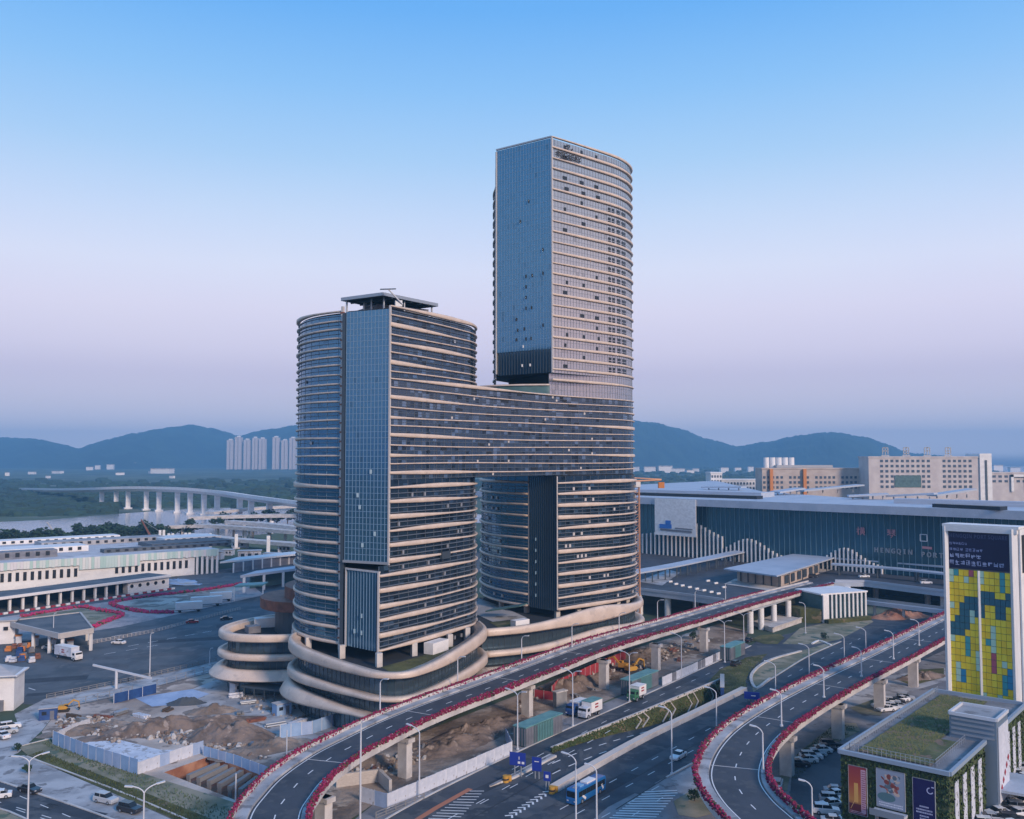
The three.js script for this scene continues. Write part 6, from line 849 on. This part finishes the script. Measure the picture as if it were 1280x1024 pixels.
// excavators
function excavator(px, py, ry, label) { const p = G(px, py), o = thing('excavator', label, 'excavator', V(p.x, 0.1, p.z), ry); for (const s of [-1, 1]) { const t = new THREE.Shape(); t.moveTo(-1.6, 0); t.lineTo(1.6, 0); t.absarc(1.6, 0.45, 0.45, -Math.PI / 2, Math.PI / 2); t.lineTo(-1.6, 0.9); t.absarc(-1.6, 0.45, 0.45, Math.PI / 2, Math.PI * 1.5); mesh('track', new THREE.ExtrudeGeometry(t, { depth: 0.6, bevelEnabled: false }).translate(0, 0, s * 1.1 - 0.3), M.black, o); } mesh('house', bx(3, 1.3, 2.6, -0.5, 1.7, 0), M.yellow, o); const cb = mesh('cab', bx(1.4, 1.6, 1.1, 0.7, 2.2, 0.7), M.yellow, o); mesh('window', bx(1.2, 0.9, 1.14, 0.85, 2.4, 0.7), carGlass, cb); mesh('boom', [bar(V(0.8, 1.9, -0.2), V(3.2, 4.2, -0.2), 0.5), bar(V(3.2, 4.2, -0.2), V(5.2, 3.4, -0.2), 0.45)], M.yellow, o); mesh('arm', bar(V(5.2, 3.5, -0.2), V(5.4, 1.2, -0.2), 0.35), M.yellow, o); mesh('bucket', new THREE.CylinderGeometry(0.6, 0.6, 1, 10, 1, false, 0, 4.2).rotateX(Math.PI / 2).translate(5.2, 0.8, -0.2), M.black, o); return o; }
excavator(790, 842, 0.6, 'yellow excavator digging behind the container').scale.setScalar(0.8); excavator(778, 838, 2.6, 'second yellow excavator turned towards the red wall').scale.setScalar(0.75); excavator(80, 890, 0.3, 'small excavator by the site entrance').scale.setScalar(0.55); 
// ================================================================== poles
function lamp(base, topH, arms, label, group, w = 1) {
  const o = thing('street_lamp', label, 'street lamp', base, 0, group), H = topH; mesh('pole', tube(V(0, 0, 0), V(0, H - 0.5, 0), 0.15 * w, 0.10 * w, 10), M.lampWhite, o); mesh('base_plate', cyl(0.3, 0.3, 0.25, 0, 0, 0, 8), M.lampWhite, o);
  for (const [dx, dz, L = 2.0] of arms) { const c = new THREE.QuadraticBezierCurve3(V(0, H - 0.6, 0), V(dx * L * 0.15, H + 0.1, dz * L * 0.15), V(dx * L, H + 0.35, dz * L)); mesh('arm', new THREE.TubeGeometry(c, 8, 0.085 * w, 7), M.lampWhite, o); mesh('lamp_head', bar(V(dx * L * 0.9, H + 0.3, dz * L * 0.9), V(dx * (L + 0.9), H + 0.42, dz * (L + 0.9)), 0.36, 0.16), M.lampWhite, o); }
  return o;
}
const nL = [-0.8, -0.6], nR = [0.8, 0.6];
const lampsPx = (list, h0, arms, label, group, w) => list.forEach(([x, yb, yt]) => { const p = G(x, yb, h0); lamp(p, HT(p, yt) - h0, arms, label, group, w); });
lampsPx([[475, 893, 850], [572, 857, 822], [652, 829, 796], [715, 809, 781], [774, 791, 767], [822, 777, 751], [869, 763, 739], [907, 752, 729]], DECK + 0.3, [[0.8, 0.6, 1.1]], 'slim white lamp on the outer parapet of the left ramp', 'lamps on the left ramp');
lampsPx([[954, 966, 912], [977, 908, 866], [1030, 872, 835], [1077, 846, 812], [1117, 824, 791], [1149, 807, 777]], DECK + 0.3, [[-0.8, -0.4, 1.2]], 'white lamp on the inner parapet of the right ramp', 'lamps on the right ramp');
lampsPx([[647, 937, 866], [716, 908, 840], [787, 877, 817], [852, 847, 795], [906, 828, 777], [930, 809, 768]], 0.15, [nL, [0.8, 0.6, 1.2]], 'tall double armed white lamp beside the hoarding road', 'lamps along the hoarding road');
lampsPx([[720, 1040, 947], [840, 968, 888], [896, 932, 863], [970, 893, 830], [1012, 868, 808], [1056, 850, 795], [1083, 838, 787]], 0.15, [[-0.85, -0.5, 1.5]], 'tall white lamp on the main road kerb, arm over the lanes', 'lamps along the main road');
lampsPx([[524, 996, 912]], 0.15, [nL], 'white lamp with a blue camera plate beside the hoarding'); lampsPx([[450, 1038, 905]], 0.15, [[0.3, 0.1, 0.6]], 'tallest white mast with cameras in front of the left ramp', null, 1.15);
lampsPx([[358, 966, 909], [294, 1026, 963]], 0.1, [], 'plain white pole just behind the left ramp parapet', 'plain poles behind the left ramp'); lampsPx([[34, 1041, 948], [178, 1090, 986]], 0.12, [[-1, 0.1, 1.6], [0.8, -0.6, 1.8]], 'white two armed lamp on the lower road footway', 'lamps on the lower road'); lampsPx([[187, 846, 793], [66, 812, 768], [262, 832, 812]], 0.03, [[0.6, 0.2, 0.5]], 'slim pale pole in the left yard', 'poles in the left yard'); lampsPx([[1016, 1058, 980], [1007, 792, 755], [746, 1048, 960]], 0.1, [[-0.8, -0.3, 1.2]], 'white pole lamp with side brackets at the pavement edge', 'bracketed pole lamps');
{ // gantry in the yard
  const p = G(145, 861), o = thing('barrier_gantry', 'white T shaped gantry with a long level beam in the yard', 'gantry', p); const H = HT(p, 838); mesh('post', cyl(0.35, 0.35, H, 0, 0, 0), M.lampWhite, o); mesh('beam', bar(V(-6.5, H + 0.8, -2), V(9.5, H - 1.2, 3), 0.4, 0.45), M.lampWhite, o);
}
// blue road signs and yellow crash cushions at the lane splits
function roadSign(px, py, w, h, top, label, marks) { const p = G(px, py), o = thing('road_sign', label, 'road sign', V(p.x, 0.15, p.z), -0.35); const H = HT(p, top); mesh('post', cyl(0.12, 0.12, H - h * 0.5, -w * 0.2, 0, -0.15), M.steel, o); mesh('post', cyl(0.12, 0.12, H - h * 0.5, w * 0.2, 0, -0.15), M.steel, o); mesh('board', bx(w, h, 0.12, 0, H - h / 2, 0), M.blueSign, o); if (marks) for (const [x, y, a, b] of marks) mesh('marking', bx(a, b, 0.02, x * w, H - h / 2 + y * h, 0.08), M.whitePaint, o); return o; }
roadSign(647, 972, 2.9, 2.2, 942, 'wide blue road sign with white marks at the lane split', [[0.1, -0.25, 0.45, 0.4], [0.35, -0.25, 0.45, 0.4], [0.1, 0.1, 0.12, 0.5]]); roadSign(671, 975, 1.7, 2.3, 948, 'narrow blue road sign turned beside the wide one', [[0, 0.2, 0.8, 0.12]]); roadSign(684, 990, 1.2, 1.5, 966, 'small blue road sign above the yellow cushion', [[0, 0, 0.5, 0.5]]); roadSign(940, 878, 3.4, 1.6, 866, 'low blue sign boards behind the right ramp parapet', [[0.1, 0, 1, 0.2]]);
for (const [x, y, l] of [[632, 979, 'yellow crash cushion on the left lane split'], [690, 993, 'yellow crash cushion at the concrete barrier end']]) { const p = G(x, y), o = thing('crash_cushion', l, 'crash cushion', V(p.x, 0.15, p.z), 0.5); mesh('drum', cyl(0.55, 0.5, 1.1, 0, 0, 0, 16), M.yellow, o); mesh('stripe', cyl(0.57, 0.55, 0.25, 0, 0.4, 0, 16), M.black, o); mesh('drum', cyl(0.4, 0.36, 0.9, 0.9, 0, -0.3, 16), M.yellow, o); }
{ const ps = curvePx([[612, 985], [640, 972], [690, 946]], 0, 2), o = thing('lane_divider', 'pale kerbed divider nose before the planted wall', 'divider'); mesh('kerb', sweep(ps.map((p) => p.setY(0.1)), (i, t) => [[0.9 * sm(0, 0.3, t) + 0.15, 0], [0.85 * sm(0, 0.3, t) + 0.12, 0.35], [-0.12 - 0.4 * t, 0.35], [-0.15 - 0.4 * t, 0]], undefined, false), M.concrete, o); mesh('top_fill', ribbon(ps, -0.1, 0.5, 0.36), M.paveDark, o); }

// ---- site materials lying about the dig
{
  const mats = [M.bark, M.concreteDark, M.copper, M.steel, M.hoardWhite], nm = ['timber', 'concrete block', 'rusty rebar', 'grey pipe', 'pale panel'];
  const spots = [[92, 898], [104, 903], [128, 897], [150, 893], [176, 897], [210, 889], [300, 893], [320, 902], [344, 908], [372, 905], [118, 915], [140, 918], [88, 913], [310, 880], [296, 872], [508, 950], [532, 940], [470, 965], [580, 925], [612, 915], [680, 868], [722, 872], [842, 815], [862, 808], [880, 803], [770, 850], [736, 862], [850, 826]];
  spots.forEach(([x, y], i) => { const p = G(x, y), k = i % 5, o = thing('material_stack', `stack of ${nm[k]}s lying on the building site`, 'stack', V(p.x, 0.08, p.z), rr(0, 3), `${nm[k]} stacks on the site`); const n = 4 + Math.floor(rnd() * 4), L = rr(2.2, 4.5); for (let q = 0; q < n; q++) { const lay = Math.floor(q / 3); if (k === 3) mesh('pipe', new THREE.CylinderGeometry(0.22, 0.22, L, 8).rotateZ(Math.PI / 2).translate(rr(-0.2, 0.2), 0.22 + lay * 0.4, (q % 3 - 1) * 0.46 + lay * 0.2), mats[k], o); else mesh('piece', bx(L * rr(0.85, 1), 0.3, 0.42, rr(-0.3, 0.3), 0.16 + lay * 0.31, (q % 3 - 1) * 0.48, rr(-0.06, 0.06)), mats[k], o); } });
  for (const [x, y, c, l] of [[352, 893, M.hoardBlue, 'blue site hut at the podium corner'], [298, 866, M.hoardWhite, 'white site hut by the left podium lobe'], [60, 899, M.bluePanel, 'dark blue site hut at the entrance']]) { const p = G(x, y), o = thing('site_hut', l, 'hut', V(p.x, 0.08, p.z), rr(0, 1)); mesh('body', bx(3.4, 2.3, 2.2, 0, 1.15, 0), c, o); mesh('roof', bx(3.7, 0.15, 2.5, 0, 2.4, 0), M.roofGrey, o); mesh('door', bx(0.8, 1.8, 0.06, 0.8, 0.95, 1.12), M.greyPanel, o); mesh('window', bx(0.9, 0.7, 0.06, -0.7, 1.4, 1.12), M.winDark, o); }
}
// ================================================================== green roofed building and the panelled tower, right
{
  const o = thing('green_roof_building', 'ivy clad box building with a grass roof and large posters', 'building'); const H = 11, c = [G(1051, 938, H), G(1186, 966, H)]; const ax = c[1].clone().sub(c[0]).setY(0), W = ax.length(); ax.normalize(); const ay = V(ax.z, 0, -ax.x), Ln = 47.5; const ry = Math.atan2(-ax.z, ax.x); const at = (u, v, y = 0) => c[0].clone().setY(y).addScaledVector(ax, u).addScaledVector(ay, v);
  const ivy = mapped(noisy(512, 6, [0.030, 0.048, 0.022], [0.075, 0.095, 0.045], 8, 6, 81, 0.3, 0.7, [0.10, 0.09, 0.06], 0.64), 0.95, { bumpMap: bumpT, bumpScale: 0.15 });
  mesh('wall', prism([at(0, 0), at(W, 0), at(W, Ln), at(0, Ln)], 0, H - 0.4), ivy, o);
  const lv = []; for (let i = 0; i < 5200; i++) { const f = rnd() < 0.4, u = f ? rr(0, W) : W + rr(0, 0.12), v = f ? -rr(0, 0.12) : rr(0, Ln), p = at(u, v, rr(0.2, H - 0.5)); lv.push(new THREE.PlaneGeometry(0.34, 0.34).rotateX(rr(-0.7, 0.7)).rotateY(rnd() * 6).translate(p.x, p.y, p.z)); } const im = mesh('ivy', lv, new THREE.MeshStandardMaterial({ color: rgb(0.065, 0.10, 0.035), roughness: 0.95, side: THREE.DoubleSide }), o); im.userData.kind = 'stuff';
  // parapet rim, lawn, walkway, railings
  for (const [a, b] of [[at(-0.2, -0.2), at(W + 0.2, -0.2)], [at(W + 0.2, -0.2), at(W + 0.2, 19)], [at(-0.2, -0.2), at(-0.2, Ln)], [at(-0.2, Ln), at(W, Ln)], [at(W + 0.2, 26), at(W + 0.2, Ln)]]) mesh('parapet', bar(a.setY(H - 0.1), b.setY(H - 0.1), 0.5, 0.6), M.rimBlue, o);
  mesh('roof_walk', sheetGeo([at(0, 0), at(W, 0), at(W, Ln), at(0, Ln)], H - 0.36), M.paveDark, o);
  const lawn = mesh('roof_lawn', sheetGeo([at(1.6, 2.2), at(W - 3, 2.2), at(W - 3, 16.5), at(W - 5.6, 16.5), at(W - 5.6, Ln - 2), at(1.6, Ln - 2)], H - 0.2), mapped(noisy(512, 16, [0.07, 0.085, 0.03], [0.15, 0.15, 0.065], 6, 7, 84, 0.3, 0.7, [0.19, 0.13, 0.09], 0.56), 0.95, { bumpMap: bumpT, bumpScale: 0.2 }), o);
  const tf = []; for (let i = 0; i < 2600; i++) { const p = at(rr(1.8, W - 5.8), rr(2.4, Ln - 2.2), H - 0.15); tf.push(new THREE.ConeGeometry(rr(0.1, 0.25), rr(0.15, 0.4), 3).rotateY(rnd() * 6).translate(p.x, p.y, p.z)); } const tm = mesh('grass_tufts', tf, std([0.11, 0.125, 0.05], 0.95), o); tm.userData.kind = 'stuff';
  const rail = (a, b, n) => { for (let i = 0; i <= n; i++) { const p = a.clone().lerp(b, i / n); mesh('rail_post', bx(0.05, 1.1, 0.05, p.x, H + 0.4, p.z), M.steel, o); } for (const h of [0.9, 0.45]) mesh('rail', bar(a.clone().setY(H + h), b.clone().setY(H + h), 0.05, 0.05), M.steel, o); }; rail(at(0.8, 1.4), at(W - 2.2, 1.4), 18); rail(at(W - 2.2, 1.4), at(W - 2.2, 17), 16); rail(at(0.8, 1.4), at(0.8, Ln - 1), 44);
  // stair box
  const sb = mesh('stair_box', prism([at(W - 5, 19.2), at(W + 1.8, 19.2), at(W + 1.8, 26.4), at(W - 5, 26.4)], 0.2, H + 3.2), std([0.20, 0.27, 0.35], 0.35, { metalness: 0.3 }), o); for (let i = 0; i < 4; i++) mesh('louvre', bar(at(W - 4.7, 19.1, H + 0.4 + i * 0.75), at(W + 1.5, 19.1, H + 0.4 + i * 0.75), 0.12, 0.3), M.steel, sb); mesh('roof_rim', [bar(at(W - 5, 19.2, H + 3.4), at(W + 1.8, 19.2, H + 3.4), 0.4, 0.5), bar(at(W + 1.8, 19.2, H + 3.4), at(W + 1.8, 26.4, H + 3.4), 0.4, 0.5), bar(at(W - 5, 19.2, H + 3.4), at(W - 5, 26.4, H + 3.4), 0.4, 0.5), bar(at(W - 5, 26.4, H + 3.4), at(W + 1.8, 26.4, H + 3.4), 0.4, 0.5)], M.lampWhite, sb); mesh('roof_gravel', sheetGeo([at(W - 4.7, 19.5), at(W + 1.5, 19.5), at(W + 1.5, 26.1), at(W - 4.7, 26.1)], H + 3.24), M.roofGrey, sb);
  mesh('side_banner', bar(at(W + 1.9, 19.8, 7.4), at(W + 1.9, 26, 7.4), 0.1, 11.5), M.hoardWhite, sb); for (let i = 0; i < 5; i++) mesh('banner_mark', bar(at(W + 2.0, 20.6 + i * 1.1, 3.6 + i * 0.9), at(W + 2.0, 21.2 + i * 1.1, 4.0 + i * 0.9), 0.06, 0.7), M.red, sb);
  // tall white windows on the right flank
  for (const v of [2.2, 6.4, 10.6, 14.8, 29, 33, 37, 41]) mesh('tall_window', bar(at(W + 0.14, v, 4.7), at(W + 0.14, v + 1.9, 4.7), 0.1, 8.6), M.hoardWhite, o);
  // posters: flat prints in frames
  const poster = (u0, u1, y0, y1, draw, nm) => { const cv = document.createElement('canvas'); cv.width = 256; cv.height = Math.round(256 * (y1 - y0) / (u1 - u0)); const g = cv.getContext('2d'); draw(g, cv.width, cv.height); const t = new THREE.CanvasTexture(cv); t.colorSpace = THREE.SRGBColorSpace; const pl = new THREE.PlaneGeometry(u1 - u0, y1 - y0).rotateY(ry), p = at((u0 + u1) / 2, -0.3, (y0 + y1) / 2); pl.translate(p.x, p.y, p.z); const m = mesh(nm, pl, new THREE.MeshStandardMaterial({ map: t, roughness: 0.6 }), o); const e = [bar(at(u0, -0.24, y0), at(u1, -0.24, y0), 0.12), bar(at(u0, -0.24, y1), at(u1, -0.24, y1), 0.12), bar(at(u0, -0.24, y0), at(u0, -0.24, y1 + 0.01), 0.12), bar(at(u1, -0.24, y0), at(u1, -0.24, y1 + 0.01), 0.12)]; mesh('frame', e, M.steel, m); return m; };
  const rows = (g, x, y, w, n, lh, col) => { g.fillStyle = col; for (let r = 0; r < n; r++) { let q = x; while (q < x + w) { const ww = 4 + hsh(r, q, 3) * 8; g.fillRect(q, y + r * lh, ww, lh * 0.55); q += ww + 4; } } };
  poster(1.2, 3.9, 2.2, 9.2, (g, w, h) => { const gr = g.createLinearGradient(0, 0, 0, h); gr.addColorStop(0, '#8d3440'); gr.addColorStop(0.35, '#a84a35'); gr.addColorStop(0.7, '#c08244'); gr.addColorStop(1, '#4a2c44'); g.fillStyle = gr; g.fillRect(0, 0, w, h); g.fillStyle = '#d9a45a'; g.fillRect(w * 0.3, h * 0.35, w * 0.22, h * 0.4); g.fillStyle = '#5a2430'; g.fillRect(0, h * 0.78, w, h * 0.22); g.fillStyle = '#caa0b0'; g.fillRect(w * 0.68, h * 0.05, w * 0.26, h * 0.9); rows(g, w * 0.72, h * 0.08, w * 0.18, 18, h * 0.045, '#7a3a4a'); g.strokeStyle = '#e0b070'; g.lineWidth = 6; g.beginPath(); g.moveTo(w * 0.1, h * 0.9); g.lineTo(w * 0.35, h * 0.7); g.stroke(); rows(g, w * 0.08, h * 0.93, w * 0.8, 2, h * 0.03, '#c8a8b8'); }, 'poster');
  poster(5.3, 9.3, 4.2, 9.6, (g, w, h) => { g.fillStyle = '#8d97a8'; g.fillRect(0, 0, w, h); for (let i = 0; i < 60; i++) { g.fillStyle = ['#b8a8a0', '#a05a50', '#c8b0a0', '#5c6c78', '#8fa0b0', '#804038'][i % 6]; g.beginPath(); g.ellipse(w * (0.2 + 0.6 * hsh(i, 1, 2)), h * (0.15 + 0.45 * hsh(i, 2, 2)), 10 + 26 * hsh(i, 3, 2), 8 + 16 * hsh(i, 4, 2), hsh(i, 5, 2) * 3, 0, 7); g.fill(); } g.fillStyle = '#54757c'; g.beginPath(); g.ellipse(w * 0.35, h * 0.72, w * 0.32, h * 0.12, 0, 0, 7); g.fill(); rows(g, w * 0.08, h * 0.86, w * 0.84, 2, h * 0.06, '#d8d8e0'); }, 'poster');
  poster(10.4, 13.4, 0.6, 9.4, (g, w, h) => { g.fillStyle = '#120c4c'; g.fillRect(0, 0, w, h); g.strokeStyle = '#b8bcd8'; g.lineWidth = 12; g.beginPath(); g.arc(w * 0.78, h * 0.16, w * 0.13, 0.4, 4.6); g.stroke(); g.beginPath(); g.moveTo(w * 0.84, h * 0.1); g.lineTo(w * 0.96, h * 0.1); g.stroke(); rows(g, w * 0.3, h * 0.42, w * 0.38, 1, h * 0.045, '#c0c4dc'); rows(g, w * 0.14, h * 0.47, w * 0.72, 2, h * 0.045, '#c0c4dc'); rows(g, w * 0.3, h * 0.57, w * 0.4, 2, h * 0.045, '#c0c4dc'); rows(g, w * 0.2, h * 0.86, w * 0.4, 1, h * 0.03, '#8088b0'); }, 'poster');
  const cn = mesh('entrance_canopy', prism([at(5, -2.2), at(9.6, -2.2), at(9.6, -0.15), at(5, -0.15)], 3.5, 3.9), M.roofBlue, o); mesh('fascia', bar(at(4.9, -2.2, 3.9), at(9.7, -2.2, 3.9), 0.15, 0.9), M.steel, cn); mesh('doorway', bar(at(5.6, -0.16, 1.6), at(9.1, -0.16, 1.6), 0.2, 3.2), M.black, o); for (const u of [5.3, 9.3]) mesh('door_post', bar(at(u, -0.4, 0), at(u, -0.4, 3.5), 0.4), M.concrete, o);
  const tr = mesh('side_canopy', prism([at(W + 0.3, 20), at(W + 7.5, 21), at(W + 7.5, 31), at(W + 0.3, 30)], 3.2, 3.6), M.roofBlue, o); for (const [u, v] of [[W + 7, 21.6], [W + 7, 30]]) mesh('post', bar(at(u, v, 0), at(u, v, 3.2), 0.3), M.steel, tr);
}
{
  const o = thing('panelled_tower', 'slim tower with yellow and teal panels under a dark display', 'tower'); const a = V(84.8, 0, -181.6), b = V(94.2, 0, -172.2), ax = b.clone().sub(a), W = ax.length(); ax.normalize(); const ay = V(ax.z, 0, -ax.x), H = 41.6, ry = Math.atan2(-ax.z, ax.x), fn = ay.clone().multiplyScalar(-1); const at = (u, y, d = 0) => a.clone().addScaledVector(ax, u).addScaledVector(fn, d).setY(y);
  const T = 4.0; mesh('body', prism([at(0, 0), at(W, 0), at(W, 0, -T), at(0, 0, -T)], 0, H - 0.05), M.greyPanel, o); const fr = mesh('frame', [bar(at(0.35, 0, 0.25), at(0.35, H, 0.25), 0.9, 0.7), bar(at(W - 0.75, 0, 0.25), at(W - 0.75, H, 0.25), 0.9, 1.1), bar(at(0, H - 0.35, 0.26), at(W, H - 0.35, 0.26), 0.92, 1.1)], M.white, o); mesh('side_wall', prism([at(W + 0.02, 0), at(W + 0.3, 0), at(W + 0.3, 0, -T), at(W + 0.02, 0, -T)], 0, H + 0.1), M.white, o); mesh('top', prism([at(-0.1, 0, 0.7), at(W + 0.3, 0, 0.7), at(W + 0.3, 0, -T), at(-0.1, 0, -T)], H, H + 0.5), M.white, o);
  mesh('side_sign', bar(at(W + 0.36, H - 4.6, -0.9), at(W + 0.36, H - 4.6, -T + 0.8), 0.1, 7), M.black, o);
  // dark display with faint lettering
  { const w = W - 2.3, h = 7.0, cv = document.createElement('canvas'); cv.width = 512; cv.height = 320; const g = cv.getContext('2d'); g.fillStyle = '#0b0f3a'; g.fillRect(0, 0, 512, 320); g.fillStyle = '#3c466c'; g.font = 'bold 46px sans-serif'; g.fillText('HENGQIN PORT SQUARE', 12, 52, 490); const glyph = (x, y, s, k) => { g.lineWidth = s * 0.1; g.beginPath(); for (let i = 0; i < 7; i++) { const p = hsh(i, k, 1), q = hsh(i, k, 2); if (i % 2) { g.moveTo(x + 0.05 * s, y + p * s); g.lineTo(x + 0.85 * s, y + p * s); } else { g.moveTo(x + p * 0.85 * s, y + q * 0.4 * s); g.lineTo(x + p * 0.85 * s, y + (0.6 + q * 0.4) * s); } } g.stroke(); }; g.strokeStyle = '#8f9cc4'; for (let i = 0; i < 6; i++) glyph(14 + i * 26, 92, 24, i); for (let i = 0; i < 4; i++) glyph(14 + i * 30, 142, 28, i + 10); for (let i = 0; i < 5; i++) glyph(150 + i * 30, 142, 28, i + 20); g.strokeStyle = '#aab4d4'; for (let i = 0; i < 6; i++) glyph(14 + i * 46, 190, 42, i + 30); for (let i = 0; i < 10; i++) glyph(14 + i * 46, 250, 42, i + 40); const t = new THREE.CanvasTexture(cv); t.colorSpace = THREE.SRGBColorSpace; const p = at(0.8 + w / 2, H - 0.95 - h / 2, 0.32), m = mesh('display', new THREE.PlaneGeometry(w, h).rotateY(ry).translate(p.x, p.y, p.z), new THREE.MeshStandardMaterial({ map: t, roughness: 0.4 }), o); }
  // coloured panels, each set in its own joint
  const yl = [[0.90, 0.66, 0.03], [0.92, 0.70, 0.04], [0.85, 0.58, 0.025]].map((c) => std(c, 0.55)), tl = std([0.03, 0.13, 0.17], 0.5), aq = std([0.06, 0.34, 0.36], 0.5), mi = std([0.50, 0.70, 0.52], 0.55), pk = std([0.48, 0.10, 0.14], 0.55), bu = std([0.03, 0.25, 0.42], 0.5);
  const cols = 12, rw = 22, x0 = 0.8, x1 = W - 1.5, pw = (x1 - x0) / cols, top = H - 8.2, bot = 5.5, phh = (top - bot) / rw; const map = {}; const set = (m, list) => list.forEach(([r, c]) => map[r + ',' + c] = m);
  const band = { 0: [8, 9, 10], 1: [7, 8, 9], 2: [5, 6, 7, 8, 9], 3: [4, 5, 6, 7, 8], 4: [4, 5, 6], 5: [4, 5, 6], 6: [3, 4, 5, 6], 7: [3, 4], 8: [3, 4], 9: [4, 5, 6], 10: [4, 5, 6], 11: [3, 4] }; for (const c in band) set(tl, band[c].map((r) => [r, +c])); set(mi, [[0, 0], [1, 0], [5, 0], [10, 0], [1, 3], [7, 4], [6, 4], [0, 6], [1, 6], [8, 8], [9, 8], [10, 8], [11, 8], [13, 5], [14, 5], [15, 1], [14, 1], [16, 1], [13, 10], [19, 2], [20, 2], [18, 6], [19, 6], [20, 6], [18, 9], [19, 9], [20, 9], [19, 8], [20, 8], [12, 5]]); set(aq, [[0, 1], [0, 10], [1, 10], [2, 10], [10, 3], [11, 3], [12, 3], [10, 7], [15, 10], [16, 10], [17, 10]]); set(bu, [[15, 2], [14, 11], [15, 11], [16, 11], [16, 2]]); set(pk, [[0, 4], [12, 8], [13, 8], [14, 8]]);
  const pg = bx(pw * 0.94, phh * 0.93, 0.16); for (let r = 0; r < rw; r++) for (let c = 0; c < cols; c++) { const p = at(x0 + (c + 0.5) * pw, top - (r + 0.5) * phh, 0.12 + 0.03 * hsh(r, c, 4)), m = mesh('panel', pg, map[r + ',' + c] ?? yl[Math.floor(hsh(r, c, 9) * 3)], o); m.position.copy(p); m.rotation.y = ry; }
  mesh('centre_rib', bar(at((x0 + x1) / 2, bot, 0.25), at((x0 + x1) / 2, top, 0.25), 0.3, 0.4), M.white, o);
}
// ================================================================== trees by the river and shrubs
{
  const crownGeo = (s) => { const l = []; const cl = []; for (let i = 0; i < 9; i++) cl.push([rr(-1, 1) * 2.4, rr(2.6, 6.4), rr(-1, 1) * 2.4, rr(1.1, 2.0)]); for (const [x, y, z, r] of cl) for (let k = 0; k < 46; k++) { const a = rnd() * 6.28, b = Math.acos(rr(-1, 1)), q = r * (0.6 + 0.45 * rnd()); l.push(new THREE.PlaneGeometry(0.75, 0.6).rotateX(rnd() * 3).rotateY(rnd() * 6).translate(x + q * Math.sin(b) * Math.cos(a), y + q * Math.cos(b) * 0.8, z + q * Math.sin(b) * Math.sin(a))); } return merge(l); };
  const mats = [M.leaf, new THREE.MeshStandardMaterial({ color: rgb(0.03, 0.07, 0.032), roughness: 0.95, side: THREE.DoubleSide })]; const protoT = [0, 1, 2].map((i) => { const o = thing('river_tree', 'dark broad tree in the row on the near river bank', 'tree', undefined, 0, 'trees on the near river bank'); mesh('trunk', [tube(V(0, -0.3, 0), V(0.2, 3.2, 0), 0.32, 0.18), tube(V(0.2, 2.8, 0), V(1.3, 4.8, 0.5), 0.16, 0.07), tube(V(0.1, 2.4, 0), V(-1.2, 4.6, -0.6), 0.16, 0.07)], M.bark, o); mesh('crown', crownGeo(i), mats[i % 2], o); return o; });
  let k = 0; const spots = []; for (const [a, b, y0, y1, n] of [[-8, 82, 689, 683, 15], [96, 192, 679, 674, 17], [196, 236, 674, 670, 5], [270, 372, 660, 654, 9]]) for (let i = 0; i < n; i++) { const t = i / (n - 1); spots.push([a + (b - a) * t + rr(-2, 2), y0 + (y1 - y0) * t + rr(-1.5, 1.5)]); }
  for (const [x, y] of spots) { const p = G(x, y), s = rr(1.2, 1.9); let o; if (k < 3) { o = protoT[k]; o.position.copy(p); } else o = copyOf(protoT[k % 3], p, rnd() * 6); o.scale.set(s * 1.15, s * 0.95, s * 1.15); o.rotation.y = rnd() * 6; k++; }
  for (const [x, y, s, l] of [[842, 792, 0.35, 'small dark tree by the podium end'], [866, 800, 0.35, 'small dark shrub tree beside the site vehicles'], [22, 940, 0.22, 'small bare shrub on the lower footway'], [35, 968, 0.25, 'reddish shrub on the lower footway'], [868, 1003, 0.3, 'small tree on the corner lawn'], [1030, 800, 0.3, 'small tree on the verge by the ribbed building']]) { const o = copyOf(protoT[k % 3], G(x, y), k, l); delete o.userData.group; o.scale.setScalar(s); k++; }
  // grass tufts on near verges
  const im = new THREE.InstancedMesh(new THREE.ConeGeometry(0.16, 0.42, 3), M.flower, 3600), m4 = new THREE.Matrix4(), q = new THREE.Quaternion(); const quad = (P, u, v) => P[0].clone().lerp(P[1], u).lerp(P[3].clone().lerp(P[2], u), v); const zs = [GP([[40, 944], [52, 940], [300, 1042], [250, 1038]]), GP([[50, 930], [64, 926], [330, 1030], [270, 1030]]), GP([[890, 852], [930, 824], [955, 822], [930, 866]]), GP([[990, 950], [1045, 906], [1072, 910], [990, 980]])];
  for (let i = 0; i < 3600; i++) { const p = quad(zs[i % 4], rnd(), rnd()); p.y = 0.2; q.setFromEuler(new THREE.Euler(rr(-0.3, 0.3), rnd() * 6, rr(-0.3, 0.3))); const s = rr(0.5, 1.3); m4.compose(p, q, V(s, s, s)); im.setMatrixAt(i, m4); const g = rr(0.6, 1.3); im.setColorAt(i, i % 4 === 1 ? rgb(0.10 * g, 0.14 * g, 0.08 * g) : rgb(0.06 * g, 0.08 * g, 0.025 * g)); } im.name = 'grass_tufts'; tag(im, 'rough grass tufts on the road verges', 'grass', null, 'stuff'); im.castShadow = im.receiveShadow = true; scene.add(im);
}
renderer.render(scene, camera);
